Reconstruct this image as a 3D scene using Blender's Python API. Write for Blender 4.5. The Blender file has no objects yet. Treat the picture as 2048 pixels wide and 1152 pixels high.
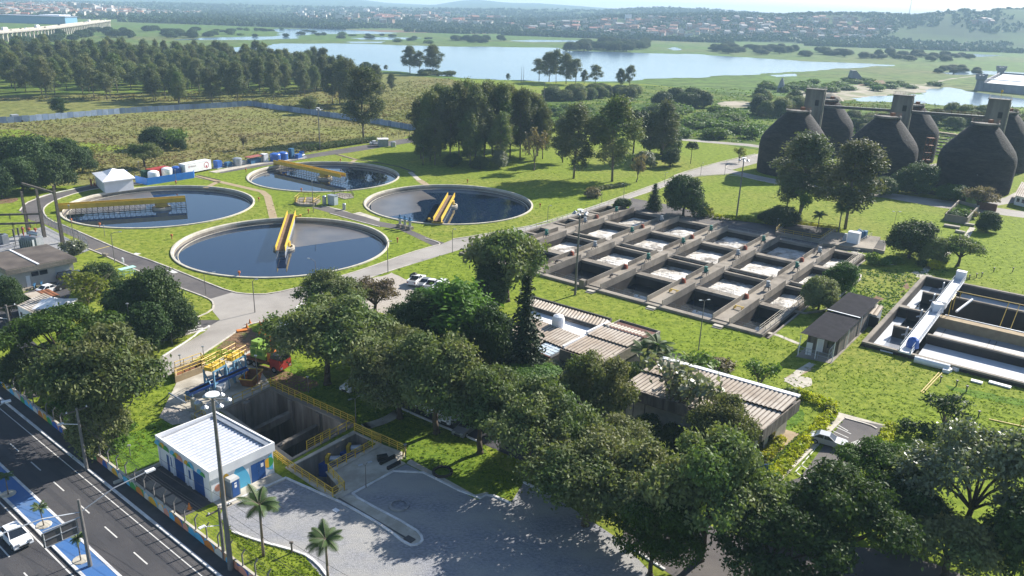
import bpy, math, random
import numpy as np
from mathutils import Vector, Matrix
from mathutils.geometry import delaunay_2d_cdt
random.seed(7); RNG=np.random.default_rng(7)
S=bpy.context.scene
COL=S.collection
# ------------------------------------------------------------------ camera
CAMH=50.0; F=1565.0; P=math.radians(19.617); R=math.radians(-2.0)
f_=np.array([0,math.cos(P),-math.sin(P)]); d0=np.array([0,-math.sin(P),-math.cos(P)]); x0=np.array([1.,0,0])
RX=math.cos(R)*x0+math.sin(R)*d0; DN=-math.sin(R)*x0+math.cos(R)*d0
cam=bpy.data.cameras.new('camera'); camo=bpy.data.objects.new('camera',cam); COL.objects.link(camo)
up=-DN; bk=-f_
camo.matrix_world=Matrix(((RX[0],up[0],bk[0],0),(RX[1],up[1],bk[1],0),(RX[2],up[2],bk[2],CAMH),(0,0,0,1)))
cam.sensor_width=36; cam.lens=F/2048*36; cam.clip_start=1; cam.clip_end=30000
S.camera=camo
def G(u,v,z=0.0):
    "point of the place at height z seen at photograph position (u,v)"
    d=(u-1024)/F*RX+(v-576)/F*DN+f_; t=(z-CAMH)/d[2]
    p=d*t; return (float(p[0]),float(p[1]),z)
def px(p):
    q=np.array([p[0],p[1],p[2]-CAMH]); w=q@f_; return 1024+F*(q@RX)/w,576+F*(q@DN)/w
def hgt(u,v,v2):
    b=G(u,v); lo,hi=0,120
    for _ in range(40):
        m=(lo+hi)/2
        if px((b[0],b[1],m))[1]>v2: lo=m
        else: hi=m
    return lo
def depth(p): return float(np.array([p[0],p[1],p[2]-CAMH])@f_)
def wid(u,v,w): return w*depth(G(u,v))/F
# ------------------------------------------------------------------ light
SAZ=math.radians(47); SEL=math.radians(32)
w=bpy.data.worlds.new('World'); S.world=w; w.use_nodes=True
nt=w.node_tree; bgn=nt.nodes['Background']
sky=nt.nodes.new('ShaderNodeTexSky'); sky.sky_type='NISHITA'; sky.sun_disc=False
sky.sun_elevation=SEL; sky.sun_rotation=SAZ; sky.altitude=700; sky.air_density=1.0; sky.dust_density=0.9; sky.ozone_density=2.0
nt.links.new(sky.outputs[0],bgn.inputs[0]); bgn.inputs[1].default_value=0.075
sl=bpy.data.lights.new('sun','SUN'); sl.energy=4.9; sl.angle=math.radians(0.5); sl.color=(1,.95,.87)
so=bpy.data.objects.new('sun',sl); COL.objects.link(so)
so.rotation_euler=Vector((-math.sin(SAZ)*math.cos(SEL),-math.cos(SAZ)*math.cos(SEL),-math.sin(SEL))).to_track_quat('-Z','Y').to_euler()
S.view_settings.view_transform='Standard'; S.view_settings.look='None'; S.view_settings.gamma=1; S.view_settings.use_curve_mapping=False
S.view_settings.exposure=1.2
S.cycles.max_bounces=5; S.cycles.diffuse_bounces=2; S.cycles.glossy_bounces=2; S.cycles.transmission_bounces=3; S.cycles.volume_bounces=1; S.cycles.transparent_max_bounces=4
S.cycles.use_denoising=True
# ------------------------------------------------------------------ materials
MATS={}
def mat(name,c1,c2=None,scale=1.0,rough=.75,spec=.3,bump=0.0,bscale=None,metal=0.0,detail=5,c3=None,scale3=.05,stretch=None,lo=.35,hi=.65,world=False,trans=0.0,rnd=0.0,fac3=(.4,.62)):
    if name in MATS: return MATS[name]
    m=bpy.data.materials.new(name); m.use_nodes=True; t=m.node_tree; N=t.nodes; L=t.links
    b=N['Principled BSDF']; b.inputs['Roughness'].default_value=rough; b.inputs['Specular IOR Level'].default_value=spec; b.inputs['Metallic'].default_value=metal
    b.inputs['Base Color'].default_value=(*c1,1)
    if world:
        co=N.new('ShaderNodeNewGeometry').outputs['Position']
    else:
        co=N.new('ShaderNodeTexCoord').outputs['Object']
    if stretch:
        mp=N.new('ShaderNodeMapping'); mp.inputs['Scale'].default_value=stretch; L.new(co,mp.inputs[0]); co=mp.outputs[0]
    out=None
    if c2 is not None:
        n=N.new('ShaderNodeTexNoise'); n.inputs['Scale'].default_value=scale; n.inputs['Detail'].default_value=detail; n.inputs['Roughness'].default_value=.65
        L.new(co,n.inputs['Vector'])
        mr=N.new('ShaderNodeMapRange'); mr.inputs[1].default_value=lo; mr.inputs[2].default_value=hi; L.new(n.outputs['Fac'],mr.inputs[0])
        mx=N.new('ShaderNodeMix'); mx.data_type='RGBA'; mx.inputs[6].default_value=(*c1,1); mx.inputs[7].default_value=(*c2,1); L.new(mr.outputs[0],mx.inputs[0]); out=mx.outputs[2]
    if c3 is not None:
        n=N.new('ShaderNodeTexNoise'); n.inputs['Scale'].default_value=scale3; n.inputs['Detail'].default_value=6; n.inputs['Roughness'].default_value=.6; L.new(co,n.inputs['Vector'])
        mr=N.new('ShaderNodeMapRange'); mr.inputs[1].default_value=fac3[0]; mr.inputs[2].default_value=fac3[1]; L.new(n.outputs['Fac'],mr.inputs[0])
        mx=N.new('ShaderNodeMix'); mx.data_type='RGBA'; mx.inputs[7].default_value=(*c3,1); L.new(mr.outputs[0],mx.inputs[0])
        if out is None: mx.inputs[6].default_value=(*c1,1)
        else: L.new(out,mx.inputs[6])
        out=mx.outputs[2]
    if rnd:
        oi=N.new('ShaderNodeObjectInfo'); mr=N.new('ShaderNodeMapRange'); mr.inputs[3].default_value=1-rnd; mr.inputs[4].default_value=1+rnd; L.new(oi.outputs['Random'],mr.inputs[0])
        h=N.new('ShaderNodeHueSaturation'); L.new(mr.outputs[0],h.inputs['Value'])
        mr2=N.new('ShaderNodeMapRange'); mr2.inputs[3].default_value=.5-rnd*.07; mr2.inputs[4].default_value=.5+rnd*.07
        mu=N.new('ShaderNodeMath'); mu.operation='FRACT'; m7=N.new('ShaderNodeMath'); m7.operation='MULTIPLY'; m7.inputs[1].default_value=7.31
        L.new(oi.outputs['Random'],m7.inputs[0]); L.new(m7.outputs[0],mu.inputs[0]); L.new(mu.outputs[0],mr2.inputs[0]); L.new(mr2.outputs[0],h.inputs['Hue'])
        if out is None: h.inputs['Color'].default_value=(*c1,1)
        else: L.new(out,h.inputs['Color'])
        out=h.outputs[0]
    if out is not None: L.new(out,b.inputs['Base Color'])
    if bump:
        n=N.new('ShaderNodeTexNoise'); n.inputs['Scale'].default_value=bscale or scale*3; n.inputs['Detail'].default_value=4; L.new(co,n.inputs['Vector'])
        bp=N.new('ShaderNodeBump'); bp.inputs['Strength'].default_value=min(1,bump); bp.inputs['Distance'].default_value=bump if bump>1 else .3; L.new(n.outputs['Fac'],bp.inputs['Height']); L.new(bp.outputs[0],b.inputs['Normal'])
    if trans:
        tr=N.new('ShaderNodeBsdfTranslucent'); ms=N.new('ShaderNodeMixShader'); ms.inputs[0].default_value=trans
        if out is not None:
            g=N.new('ShaderNodeMix'); g.data_type='RGBA'; g.blend_type='MULTIPLY'; g.inputs[0].default_value=1; g.inputs[7].default_value=(1.5,1.6,.6,1); L.new(out,g.inputs[6]); L.new(g.outputs[2],tr.inputs[0])
        else: tr.inputs[0].default_value=(*c1,1)
        L.new(b.outputs[0],ms.inputs[1]); L.new(tr.outputs[0],ms.inputs[2]); L.new(ms.outputs[0],N['Material Output'].inputs['Surface'])
    MATS[name]=m; return m
def water(name,c,rough=.03,bump=.02,bscale=1.5,c2=None,scale=.05,spec=.5,lo=.35,hi=.65):
    m=mat(name,c,c2,scale=scale,rough=rough,spec=spec,bump=bump,bscale=bscale,world=True,lo=lo,hi=hi); return m
M={}
def grassmat(name,base,dark,dry,soil,s_big=.02,s_mid=.22,s_fine=.85,bump=.6,dryamt=(.45,.68),soilamt=(.62,.72),fine=(.40,.57)):
    m=bpy.data.materials.new(name); m.use_nodes=True; N=m.node_tree.nodes; L=m.node_tree.links; b=N['Principled BSDF']; b.inputs['Roughness'].default_value=.95; b.inputs['Specular IOR Level'].default_value=.08
    co=N.new('ShaderNodeNewGeometry').outputs['Position']
    def noise(sc,det,ro,st=None):
        n=N.new('ShaderNodeTexNoise'); n.inputs['Scale'].default_value=sc; n.inputs['Detail'].default_value=det; n.inputs['Roughness'].default_value=ro
        if st: mp=N.new('ShaderNodeMapping'); mp.inputs['Rotation'].default_value=(0,0,.6); mp.inputs['Scale'].default_value=st; L.new(co,mp.inputs[0]); L.new(mp.outputs[0],n.inputs['Vector'])
        else: L.new(co,n.inputs['Vector'])
        return n.outputs['Fac']
    def rng_(f,lo,hi):
        r=N.new('ShaderNodeMapRange'); r.inputs[1].default_value=lo; r.inputs[2].default_value=hi; L.new(f,r.inputs[0]); return r.outputs[0]
    def mix(f,a_,c_):
        x=N.new('ShaderNodeMix'); x.data_type='RGBA'; L.new(f,x.inputs[0])
        if isinstance(a_,tuple): x.inputs[6].default_value=(*a_,1)
        else: L.new(a_,x.inputs[6])
        x.inputs[7].default_value=(*c_,1); return x.outputs[2]
    o=mix(rng_(noise(s_big,7,.62),*dryamt),base,dry); o=mix(rng_(noise(s_mid,8,.7,(1,1.9,1)),.5,.72),o,tuple((x+y)/2 for x,y in zip(base,dark))); o=mix(rng_(noise(s_mid*.7,9,.75,(1.3,1,1)),*soilamt),o,soil)
    ff=noise(s_fine,9,.78); o=mix(rng_(ff,fine[1],fine[0]),o,dark)
    L.new(o,b.inputs['Base Color']); bp=N.new('ShaderNodeBump'); bp.inputs['Strength'].default_value=bump; bp.inputs['Distance'].default_value=.25; L.new(ff,bp.inputs['Height']); L.new(bp.outputs[0],b.inputs['Normal']); MATS[name]=m; return m
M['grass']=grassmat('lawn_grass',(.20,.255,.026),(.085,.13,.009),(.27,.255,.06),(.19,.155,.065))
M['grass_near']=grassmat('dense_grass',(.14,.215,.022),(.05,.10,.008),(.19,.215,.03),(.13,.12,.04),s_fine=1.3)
M['weeds']=grassmat('weedy_grass',(.12,.21,.022),(.04,.09,.008),(.16,.2,.03),(.1,.1,.03),s_fine=1.1)
M['field']=grassmat('dry_field',(.215,.225,.065),(.085,.085,.028),(.215,.185,.075),(.15,.105,.055),s_big=.022,s_mid=.11,s_fine=.55,bump=.8,dryamt=(.42,.60),soilamt=(.55,.68),fine=(.36,.56))
M['meadow']=grassmat('meadow_grass',(.19,.20,.055),(.075,.09,.022),(.235,.19,.075),(.10,.12,.03),s_big=.012,s_mid=.05,s_fine=.28,bump=.6,dryamt=(.42,.62))
M['wet']=grassmat('wetland_grass',(.10,.17,.026),(.05,.09,.016),(.15,.17,.04),(.12,.12,.045),s_big=.006,s_mid=.03,s_fine=.12,bump=.3)
M['marsh']=grassmat('marsh_plain',(.105,.18,.032),(.05,.085,.02),(.17,.165,.065),(.15,.12,.07),s_big=.0035,s_mid=.014,s_fine=.07,bump=.2,dryamt=(.46,.64),soilamt=(.58,.70))
M['rimc']=mat('pale_rim_concrete',(.56,.52,.43),(.42,.385,.31),scale=.6,rough=.9,c3=(.30,.27,.215),scale3=.2,fac3=(.55,.75))
M['wear']=mat('worn_tyre_track',(.047,.046,.049),(.058,.056,.06),scale=.3,rough=.75,world=True)
M['scrub']=mat('scrub_ground',(.11,.18,.025),(.17,.17,.045),scale=.08,rough=.95,spec=.05,bump=1.0,bscale=.5,world=True,detail=9,c3=(.04,.08,.012),scale3=.06)
M['soil']=mat('bare_soil',(.20,.115,.065),(.13,.075,.04),scale=.5,rough=.95,bump=.8,bscale=2,world=True,c3=(.09,.11,.02),scale3=.4,fac3=(.5,.7))
M['sand']=mat('pale_sand',(.38,.33,.26),(.25,.21,.16),scale=.1,rough=.95,world=True,c3=(.14,.15,.06),scale3=.05)
M['asph']=mat('old_asphalt',(.105,.095,.095),(.075,.068,.07),scale=.35,rough=.9,spec=.2,bump=.2,bscale=8,world=True,c3=(.13,.118,.11),scale3=.09)
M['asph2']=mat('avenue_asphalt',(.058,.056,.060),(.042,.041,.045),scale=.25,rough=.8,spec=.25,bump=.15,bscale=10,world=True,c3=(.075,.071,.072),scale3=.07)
M['conc_road']=mat('concrete_road',(.30,.275,.25),(.23,.21,.19),scale=.3,rough=.9,spec=.2,bump=.15,bscale=6,world=True,c3=(.34,.315,.285),scale3=.06)
M['gravelpark']=mat('pale_gravel',(.42,.38,.33),(.33,.29,.25),scale=2.0,rough=.95,world=True,bump=.5,bscale=5)
M['gravel']=mat('grey_gravel',(.30,.305,.33),(.185,.19,.21),scale=2.6,rough=.95,spec=.1,bump=.45,bscale=9,world=True,c3=(.34,.33,.31),scale3=.10,detail=12,lo=.41,hi=.59,stretch=(1,1.8,1))
M['path']=mat('tan_path',(.36,.28,.17),(.27,.20,.12),scale=.8,rough=.9,world=True)
M['kerb']=mat('pale_kerb',(.55,.51,.45),(.35,.31,.26),scale=.7,rough=.85,world=True)
M['kerbw']=mat('white_kerb',(.70,.69,.68),(.45,.44,.43),scale=.8,rough=.8,world=True)
M['line']=mat('road_paint',(.68,.66,.62),(.4,.39,.37),scale=3,rough=.7,world=True,lo=.2,hi=.8)
M['yline']=mat('yellow_paint',(.6,.45,.08),rough=.7)
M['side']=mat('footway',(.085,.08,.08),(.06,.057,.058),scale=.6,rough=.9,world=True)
M['blue_pave']=mat('blue_median',(.045,.13,.32),(.10,.16,.27),scale=.35,rough=.75,world=True,lo=.45,hi=.75,detail=8)
M['conc']=mat('weathered_concrete',(.235,.205,.17),(.125,.108,.09),scale=.5,rough=.9,spec=.2,bump=.2,bscale=4,c3=(.30,.265,.22),scale3=.12)
M['conc_lt']=mat('pale_concrete',(.50,.46,.39),(.36,.33,.27),scale=.6,rough=.9,spec=.2,c3=(.28,.25,.20),scale3=.15,fac3=(.5,.75))
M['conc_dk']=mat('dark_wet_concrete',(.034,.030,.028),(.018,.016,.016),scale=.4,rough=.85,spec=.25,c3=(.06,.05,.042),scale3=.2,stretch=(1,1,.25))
M['pitwall']=mat('pit_concrete',(.36,.33,.29),(.19,.165,.14),scale=.5,rough=.9,c3=(.10,.085,.07),scale3=.3,stretch=(1,1,.15),bump=.2)
M['dig']=mat('dark_digester_concrete',(.034,.030,.030),(.014,.013,.014),scale=.55,rough=.85,spec=.25,c3=(.060,.048,.040),scale3=.12,stretch=(1,1,5),bump=1,bscale=1.4,fac3=(.5,.75),lo=.42,hi=.58,detail=10)
M['tower']=mat('tower_concrete',(.22,.20,.18),(.12,.11,.10),scale=.35,rough=.9,c3=(.07,.065,.06),scale3=.15,stretch=(1,1,.2))
M['wht']=mat('white_paint',(.78,.78,.79),(.66,.66,.68),scale=.5,rough=.6,world=False)
M['whtroof']=mat('white_metal_roof',(.62,.63,.67),(.40,.43,.50),scale=1.3,rough=.45,spec=.4,stretch=(1,4,1))
M['blue']=mat('blue_door_paint',(.022,.085,.27),(.018,.07,.22),scale=.7,rough=.5)
M['bluesheet']=mat('blue_hoarding',(.02,.15,.50),(.016,.12,.42),scale=.5,rough=.5)
M['bluetank']=mat('blue_plastic',(.03,.115,.42),(.025,.09,.34),scale=1,rough=.4,spec=.5)
M['ltblue']=mat('light_blue_steel',(.16,.32,.46),(.10,.22,.34),scale=1,rough=.5)
M['dkblue']=mat('dark_blue_steel',(.03,.10,.20),(.05,.15,.28),scale=1,rough=.5)
M['yel']=mat('yellow_paint_steel',(.62,.42,.035),(.50,.32,.03),scale=.8,rough=.5,spec=.4)
M['yeldk']=mat('worn_yellow_steel',(.48,.33,.05),(.36,.24,.04),scale=.8,rough=.55)
M['rust']=mat('rusty_steel',(.26,.10,.04),(.13,.05,.025),scale=1.2,rough=.8)
M['deck']=mat('deck_planks',(.20,.13,.085),(.14,.09,.06),scale=.8,rough=.85)
M['steel']=mat('galvanised_steel',(.42,.44,.47),(.32,.34,.37),scale=1,rough=.45,metal=.6)
M['dksteel']=mat('dark_steel',(.06,.06,.065),(.10,.09,.085),scale=1,rough=.6)
M['grey']=mat('grey_paint',(.36,.38,.40),(.28,.30,.32),scale=.8,rough=.6)
M['black']=mat('black_rubber',(.018,.018,.02),rough=.7)
M['glass']=mat('dark_glass',(.015,.02,.028),rough=.08,spec=.7)
M['red']=mat('red_paint',(.38,.04,.03),(.28,.028,.022),scale=1,rough=.5)
M['redbrown']=mat('red_brown_box',(.30,.085,.05),rough=.7)
M['orange']=mat('orange_paint',(.62,.20,.03),(.5,.15,.02),scale=1,rough=.5)
M['green']=mat('green_motor_paint',(.035,.20,.15),(.03,.13,.10),scale=2,rough=.5)
M['lime']=mat('lime_green_paint',(.24,.38,.06),(.18,.29,.045),scale=1,rough=.5)
M['fibro']=mat('weathered_fibre_cement',(.40,.33,.26),(.26,.205,.155),scale=.5,rough=.9,c3=(.48,.43,.37),scale3=.15,stretch=(1,1,1),bump=.1)
M['fibro_w']=mat('bleached_fibre_cement',(.55,.51,.46),(.40,.36,.31),scale=.4,rough=.9,c3=(.36,.30,.235),scale3=.2)
M['fibro_dk']=mat('roof_valley_dirt',(.17,.135,.105),(.10,.08,.065),scale=.5,rough=.95)
M['brick']=mat('brown_roof_gravel',(.17,.085,.065),(.11,.055,.042),scale=2.5,rough=.95)
M['darkroof']=mat('dark_flat_roof',(.085,.07,.062),(.055,.045,.04),scale=1.2,rough=.95,c3=(.12,.10,.085),scale3=.3)
M['darktile']=mat('dark_tile_roof',(.026,.025,.032),(.013,.013,.017),scale=.8,rough=.9,spec=.08)
M['panel']=mat('stained_panel',(.22,.19,.165),(.09,.075,.065),scale=1.0,rough=.9,stretch=(1,1,.15),lo=.4,hi=.6)
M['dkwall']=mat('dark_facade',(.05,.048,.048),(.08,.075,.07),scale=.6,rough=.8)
M['hoard']=mat('blue_grey_hoarding',(.22,.29,.42),(.13,.17,.27),scale=.25,rough=.8,stretch=(1,1,.2))
M['wood']=mat('weathered_post',(.14,.12,.10),(.08,.07,.06),scale=2,rough=.9)
M['polec']=mat('concrete_pole',(.19,.18,.17),(.13,.12,.115),scale=1,rough=.85)
M['bark']=mat('brown_bark',(.085,.063,.045),(.045,.034,.025),scale=2.5,rough=.95,stretch=(1,1,.3))
M['barkp']=mat('pale_bark',(.20,.165,.13),(.11,.085,.065),scale=1.5,rough=.9,stretch=(1,1,.3))
M['tent']=mat('white_tent_fabric',(.82,.82,.83),(.74,.74,.76),scale=.4,rough=.7)
M['foam']=mat('churning_foam',(.52,.485,.43),(.15,.125,.10),scale=.55,rough=.6,bump=1.0,bscale=1.2,world=True,detail=8,c3=(.74,.71,.66),scale3=.3,lo=.38,hi=.56)
M['scum']=mat('grey_scum_film',(.115,.105,.10),(.085,.08,.08),scale=.5,rough=.28,spec=.45,world=True,c3=(.14,.125,.115),scale3=.12,detail=8)
M['whtwater']=water('pale_milky_water',(.62,.64,.67),rough=.25,c2=(.52,.54,.57),scale=.4)
M['greywater']=water('grey_water',(.30,.31,.33),rough=.18,c2=(.24,.25,.27),scale=.4)
M['clwater']=water('dark_clear_water',(.006,.016,.040),rough=.025,bump=.008,bscale=.8,spec=.6)
M['basinwater']=water('dark_still_water',(.018,.022,.028),rough=.04,bump=.01,bscale=.6,spec=.6)
M['lake']=water('lake_water',(.07,.13,.19),rough=.15,bump=.05,bscale=.12,spec=.6,c2=(.13,.19,.25),scale=.004)
M['skin']=mat('skin_tone',(.35,.2,.13),rough=.6)
def leafmat(name,a,b,trans=.25,rnd=.18,rough=.6,spec=.16,scale=.45,c3=None,scale3=.12): return mat(name,a,b,scale=scale,rough=rough,spec=spec,trans=trans,rnd=rnd,c3=c3,scale3=scale3,world=True)
M['leaf_broad']=leafmat('broad_leaf',(.118,.165,.058),(.052,.090,.026),c3=(.165,.175,.075))
M['leaf_dark']=leafmat('dark_leaf',(.062,.100,.030),(.030,.056,.016),trans=.2)
M['leaf_flat']=leafmat('flat_canopy_leaf',(.060,.11,.014),(.036,.072,.010),trans=.25)
M['leaf_euc']=leafmat('eucalypt_leaf',(.105,.132,.060),(.054,.076,.034),c3=(.135,.140,.075))
M['leaf_bright']=leafmat('bright_leaf',(.095,.17,.026),(.06,.115,.018),trans=.3)
M['leaf_olive']=leafmat('olive_leaf',(.16,.165,.030),(.10,.12,.022),trans=.35)
M['leaf_silver']=leafmat('silvery_leaf',(.19,.205,.135),(.10,.12,.065),rough=.4,spec=.5)
M['leaf_pink']=leafmat('dusty_leaf',(.19,.14,.10),(.12,.105,.06),trans=.3)
M['leaf_yellow']=leafmat('yellow_leaf',(.46,.43,.02),(.22,.27,.02),trans=.35)
M['leaf_con']=leafmat('conifer_needle',(.040,.062,.026),(.024,.040,.018),trans=.1)
M['leaf_palm']=leafmat('palm_frond',(.085,.13,.04),(.055,.09,.028),trans=.25)
M['leaf_scrub']=leafmat('scrub_leaf',(.12,.185,.040),(.075,.125,.026),trans=.3)
M['leaf_far']=leafmat('far_leaf',(.055,.085,.030),(.035,.06,.02),trans=.1,spec=.03)
# ------------------------------------------------------------------ mesh builder
class MB:
    def __init__(s): s.v=[]; s.f=[]; s.m=[]
    def add(s,vs,fs,m=0):
        o=len(s.v); s.v+= [tuple(map(float,a)) for a in vs]; s.f+=[tuple(i+o for i in f) for f in fs]; s.m+=[m]*len(fs); return s
    def box(s,c,size,rz=0.0,m=0,taper=1.0):
        x,y,z=[a/2 for a in size]; ca,sa=math.cos(rz),math.sin(rz); vs=[]
        for k,t in ((-1,1),(1,taper)):
            for i,j in ((-1,-1),(1,-1),(1,1),(-1,1)):
                a,b=i*x*t,j*y*t; vs.append((c[0]+a*ca-b*sa,c[1]+a*sa+b*ca,c[2]+k*z))
        return s.add(vs,[(3,2,1,0),(4,5,6,7),(0,1,5,4),(1,2,6,5),(2,3,7,6),(3,0,4,7)],m)
    def prism(s,poly,z0,z1,m=0,cap=True):
        n=len(poly)
        ar=sum(poly[i][0]*poly[(i+1)%n][1]-poly[(i+1)%n][0]*poly[i][1] for i in range(n))
        if ar<0: poly=poly[::-1]
        zz0=[z0]*n if not hasattr(z0,'__len__') else z0; zz1=[z1]*n if not hasattr(z1,'__len__') else z1
        vs=[(p[0],p[1],a) for p,a in zip(poly,zz0)]+[(p[0],p[1],a) for p,a in zip(poly,zz1)]
        fs=[(i,(i+1)%n,n+(i+1)%n,n+i) for i in range(n)]
        if cap: fs+=[tuple(range(n,2*n)),tuple(range(n-1,-1,-1))]
        return s.add(vs,fs,m)
    def tube(s,a,b,r,r2=None,n=6,m=0,cap=True):
        a=Vector(a); b=Vector(b); r2=r if r2 is None else r2; d=(b-a)
        if d.length<1e-6: return s
        q=d.to_track_quat('Z','Y'); vs=[]
        for p,rr in ((a,r),(b,r2)):
            for i in range(n):
                t=2*math.pi*i/n; vs.append(p+q@Vector((rr*math.cos(t),rr*math.sin(t),0)))
        fs=[(i,(i+1)%n,n+(i+1)%n,n+i) for i in range(n)]
        if cap: fs+=[tuple(range(n-1,-1,-1)),tuple(range(n,2*n))]
        return s.add(vs,fs,m)
    def beam(s,a,b,w,h,m=0):
        "rectangular bar from a to b, w wide, h tall"
        a=Vector(a); b=Vector(b); d=(b-a); L=d.length
        if L<1e-6: return s
        side=d.cross(Vector((0,0,1)))
        if side.length<1e-5: side=Vector((1,0,0))
        side.normalize(); upv=side.cross(d).normalized(); vs=[]
        for p in (a,b):
            for i,j in ((-1,-1),(1,-1),(1,1),(-1,1)): vs.append(p+side*(i*w/2)+upv*(j*h/2))
        return s.add(vs,[(3,2,1,0),(4,5,6,7),(0,1,5,4),(1,2,6,5),(2,3,7,6),(3,0,4,7)],m)
    def path(s,pts,r,n=5,m=0,r2=None):
        k=len(pts)-1
        for i in range(k):
            ra=r if r2 is None else r+(r2-r)*i/k; rb=r if r2 is None else r+(r2-r)*(i+1)/k
            s.tube(pts[i],pts[i+1],ra,rb,n,m)
        return s
    def lathe(s,prof,n=32,c=(0,0,0),m=0,capt=False,capb=False):
        vs=[];fs=[];k=len(prof)
        for r,z in prof:
            for i in range(n):
                t=2*math.pi*i/n; vs.append((c[0]+r*math.cos(t),c[1]+r*math.sin(t),c[2]+z))
        for j in range(k-1):
            for i in range(n): a=j*n+i; b=j*n+(i+1)%n; fs.append((a,b,b+n,a+n))
        if capt: fs.append(tuple((k-1)*n+i for i in range(n)))
        if capb: fs.append(tuple(n-1-i for i in range(n)))
        return s.add(vs,fs,m)
    def quad(s,a,b,c,d,m=0): return s.add([a,b,c,d],[(0,1,2,3)],m)
    def build(s,name,mats,parent=None,smooth=False,local=False):
        if not isinstance(mats,(list,tuple)): mats=[mats]
        me=bpy.data.meshes.new(name)
        v=s.v
        if parent is not None and not local:
            inv=WM[parent.name].inverted(); v=[tuple(inv@Vector(p)) for p in s.v]
        me.from_pydata(v,[],s.f)
        for q in mats: me.materials.append(q)
        if len(mats)>1: me.polygons.foreach_set('material_index',s.m)
        if smooth: me.polygons.foreach_set('use_smooth',[True]*len(s.f))
        me.update()
        o=bpy.data.objects.new(name,me); COL.objects.link(o)
        if parent is not None: o.parent=parent; WM[o.name]=WM[parent.name]
        else: WM[o.name]=Matrix.Identity(4)
        return o
WM={}
def tag(o,label=None,cat=None,group=None,kind=None):
    if label: o['label']=label
    if cat: o['category']=cat
    if group: o['group']=group
    if kind: o['kind']=kind
    return o
def thing(name,label,cat,loc=(0,0,0),rz=0.0,group=None):
    o=bpy.data.objects.new(name,None); COL.objects.link(o); o.location=loc; o.rotation_euler=(0,0,rz); o.empty_display_size=.1
    WM[o.name]=Matrix.Translation(Vector(loc))@Matrix.Rotation(rz,4,'Z')
    return tag(o,label,cat,group)
def solo(name,mb,m,label,cat,group=None,loc=None,smooth=False):
    "a thing made of one mesh"
    if loc is not None: mb.v=[(a-loc[0],b-loc[1],c-loc[2]) for a,b,c in mb.v]
    o=mb.build(name,m,smooth=smooth)
    if loc is not None: o.location=loc; WM[o.name]=Matrix.Translation(Vector(loc))
    return tag(o,label,cat,group)
KIDS={}
def copy_thing(root,loc,rz=0.0,label=None,group=None,scale=None):
    c=root.copy(); COL.objects.link(c); c.location=loc; c.rotation_euler=(0,0,rz)
    if scale: c.scale=scale
    if label: c['label']=label
    if group: c['group']=group
    for ch in list(root.children):
        k=ch.copy(); COL.objects.link(k); k.parent=c
        for g in list(ch.children):
            q=g.copy(); COL.objects.link(q); q.parent=k
    return c
def struct(name,mb,m,kind='structure'):
    o=mb.build(name,m); o['kind']=kind; return o
def gp(pts,z=0.0): return [G(u,v,z)[:2] for u,v in pts]
def rough(poly,amp=.5,step=2.0,seed=1,iters=3):
    "an irregular outline"
    r=random.Random(seed); pts=[tuple(p) for p in poly]
    for it in range(iters):
        out=[]
        for i in range(len(pts)):
            a=pts[i]; b=pts[(i+1)%len(pts)]; out.append(a); L=math.dist(a,b)
            if L>step:
                k=r.uniform(-1,1)*min(amp*3,L*.16); n=(-(b[1]-a[1])/L,(b[0]-a[0])/L)
                out.append(((a[0]+b[0])/2+n[0]*k,(a[1]+b[1])/2+n[1]*k))
        pts=out
    return pts
def smoothpoly(pts,closed=True,it=2):
    for _ in range(it):
        out=[]; n=len(pts); rg=range(n if closed else n-1)
        if not closed: out.append(pts[0])
        for i in rg:
            a=pts[i]; b=pts[(i+1)%n]
            out.append(tuple(a[k]*.75+b[k]*.25 for k in range(len(a)))); out.append(tuple(a[k]*.25+b[k]*.75 for k in range(len(a))))
        if not closed: out.append(pts[-1])
        pts=out
    return pts
def inside(p,poly):
    x,y=p[0],p[1]; c=False; n=len(poly); j=n-1
    for i in range(n):
        xi,yi=poly[i][0],poly[i][1]; xj,yj=poly[j][0],poly[j][1]
        if (yi>y)!=(yj>y) and x<(xj-xi)*(y-yi)/(yj-yi)+xi: c=not c
        j=i
    return c
def flat(poly,z=0.0,holes=(),m=0):
    vs=[]; ed=[]
    for h in [poly]+list(holes):
        o=len(vs); n=len(h); vs+=[Vector((p[0],p[1])) for p in h]; ed+=[(o+i,o+(i+1)%n) for i in range(n)]
    v2,e2,f2,ov,oe,of=delaunay_2d_cdt(vs,ed,[],0,1e-6)
    mb=MB(); fs=[]
    for f in f2:
        a,b,c=[v2[i] for i in f[:3]]; ct=(a+b+c)/3
        if not inside(ct,poly) or any(inside(ct,h) for h in holes): continue
        fs.append(tuple(f) if (b-a).cross(c-a)>0 else tuple(f[::-1]))
    mb.add([(p.x,p.y,z) for p in v2],fs,m); return mb
EXCL=[]
def inside_np(X,Y,poly):
    c=np.zeros(len(X),bool); n=len(poly); j=n-1
    for i in range(n):
        xi,yi=poly[i][:2]; xj,yj=poly[j][:2]
        c^=((yi>Y)!=(yj>Y))&(X<(xj-xi)*(Y-yi)/((yj-yi) or 1e-9)+xi); j=i
    return c
def sheet(name,poly,m,z,holes=(),kind='structure'):
    if not any(w_ in name for w_ in ('lawn','weed','field','meadow','mown','land','wood','scrub','worn_ground')): EXCL.append([tuple(q[:2]) for q in poly])
    return struct(name,flat(poly,z,holes),m,kind)
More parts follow.
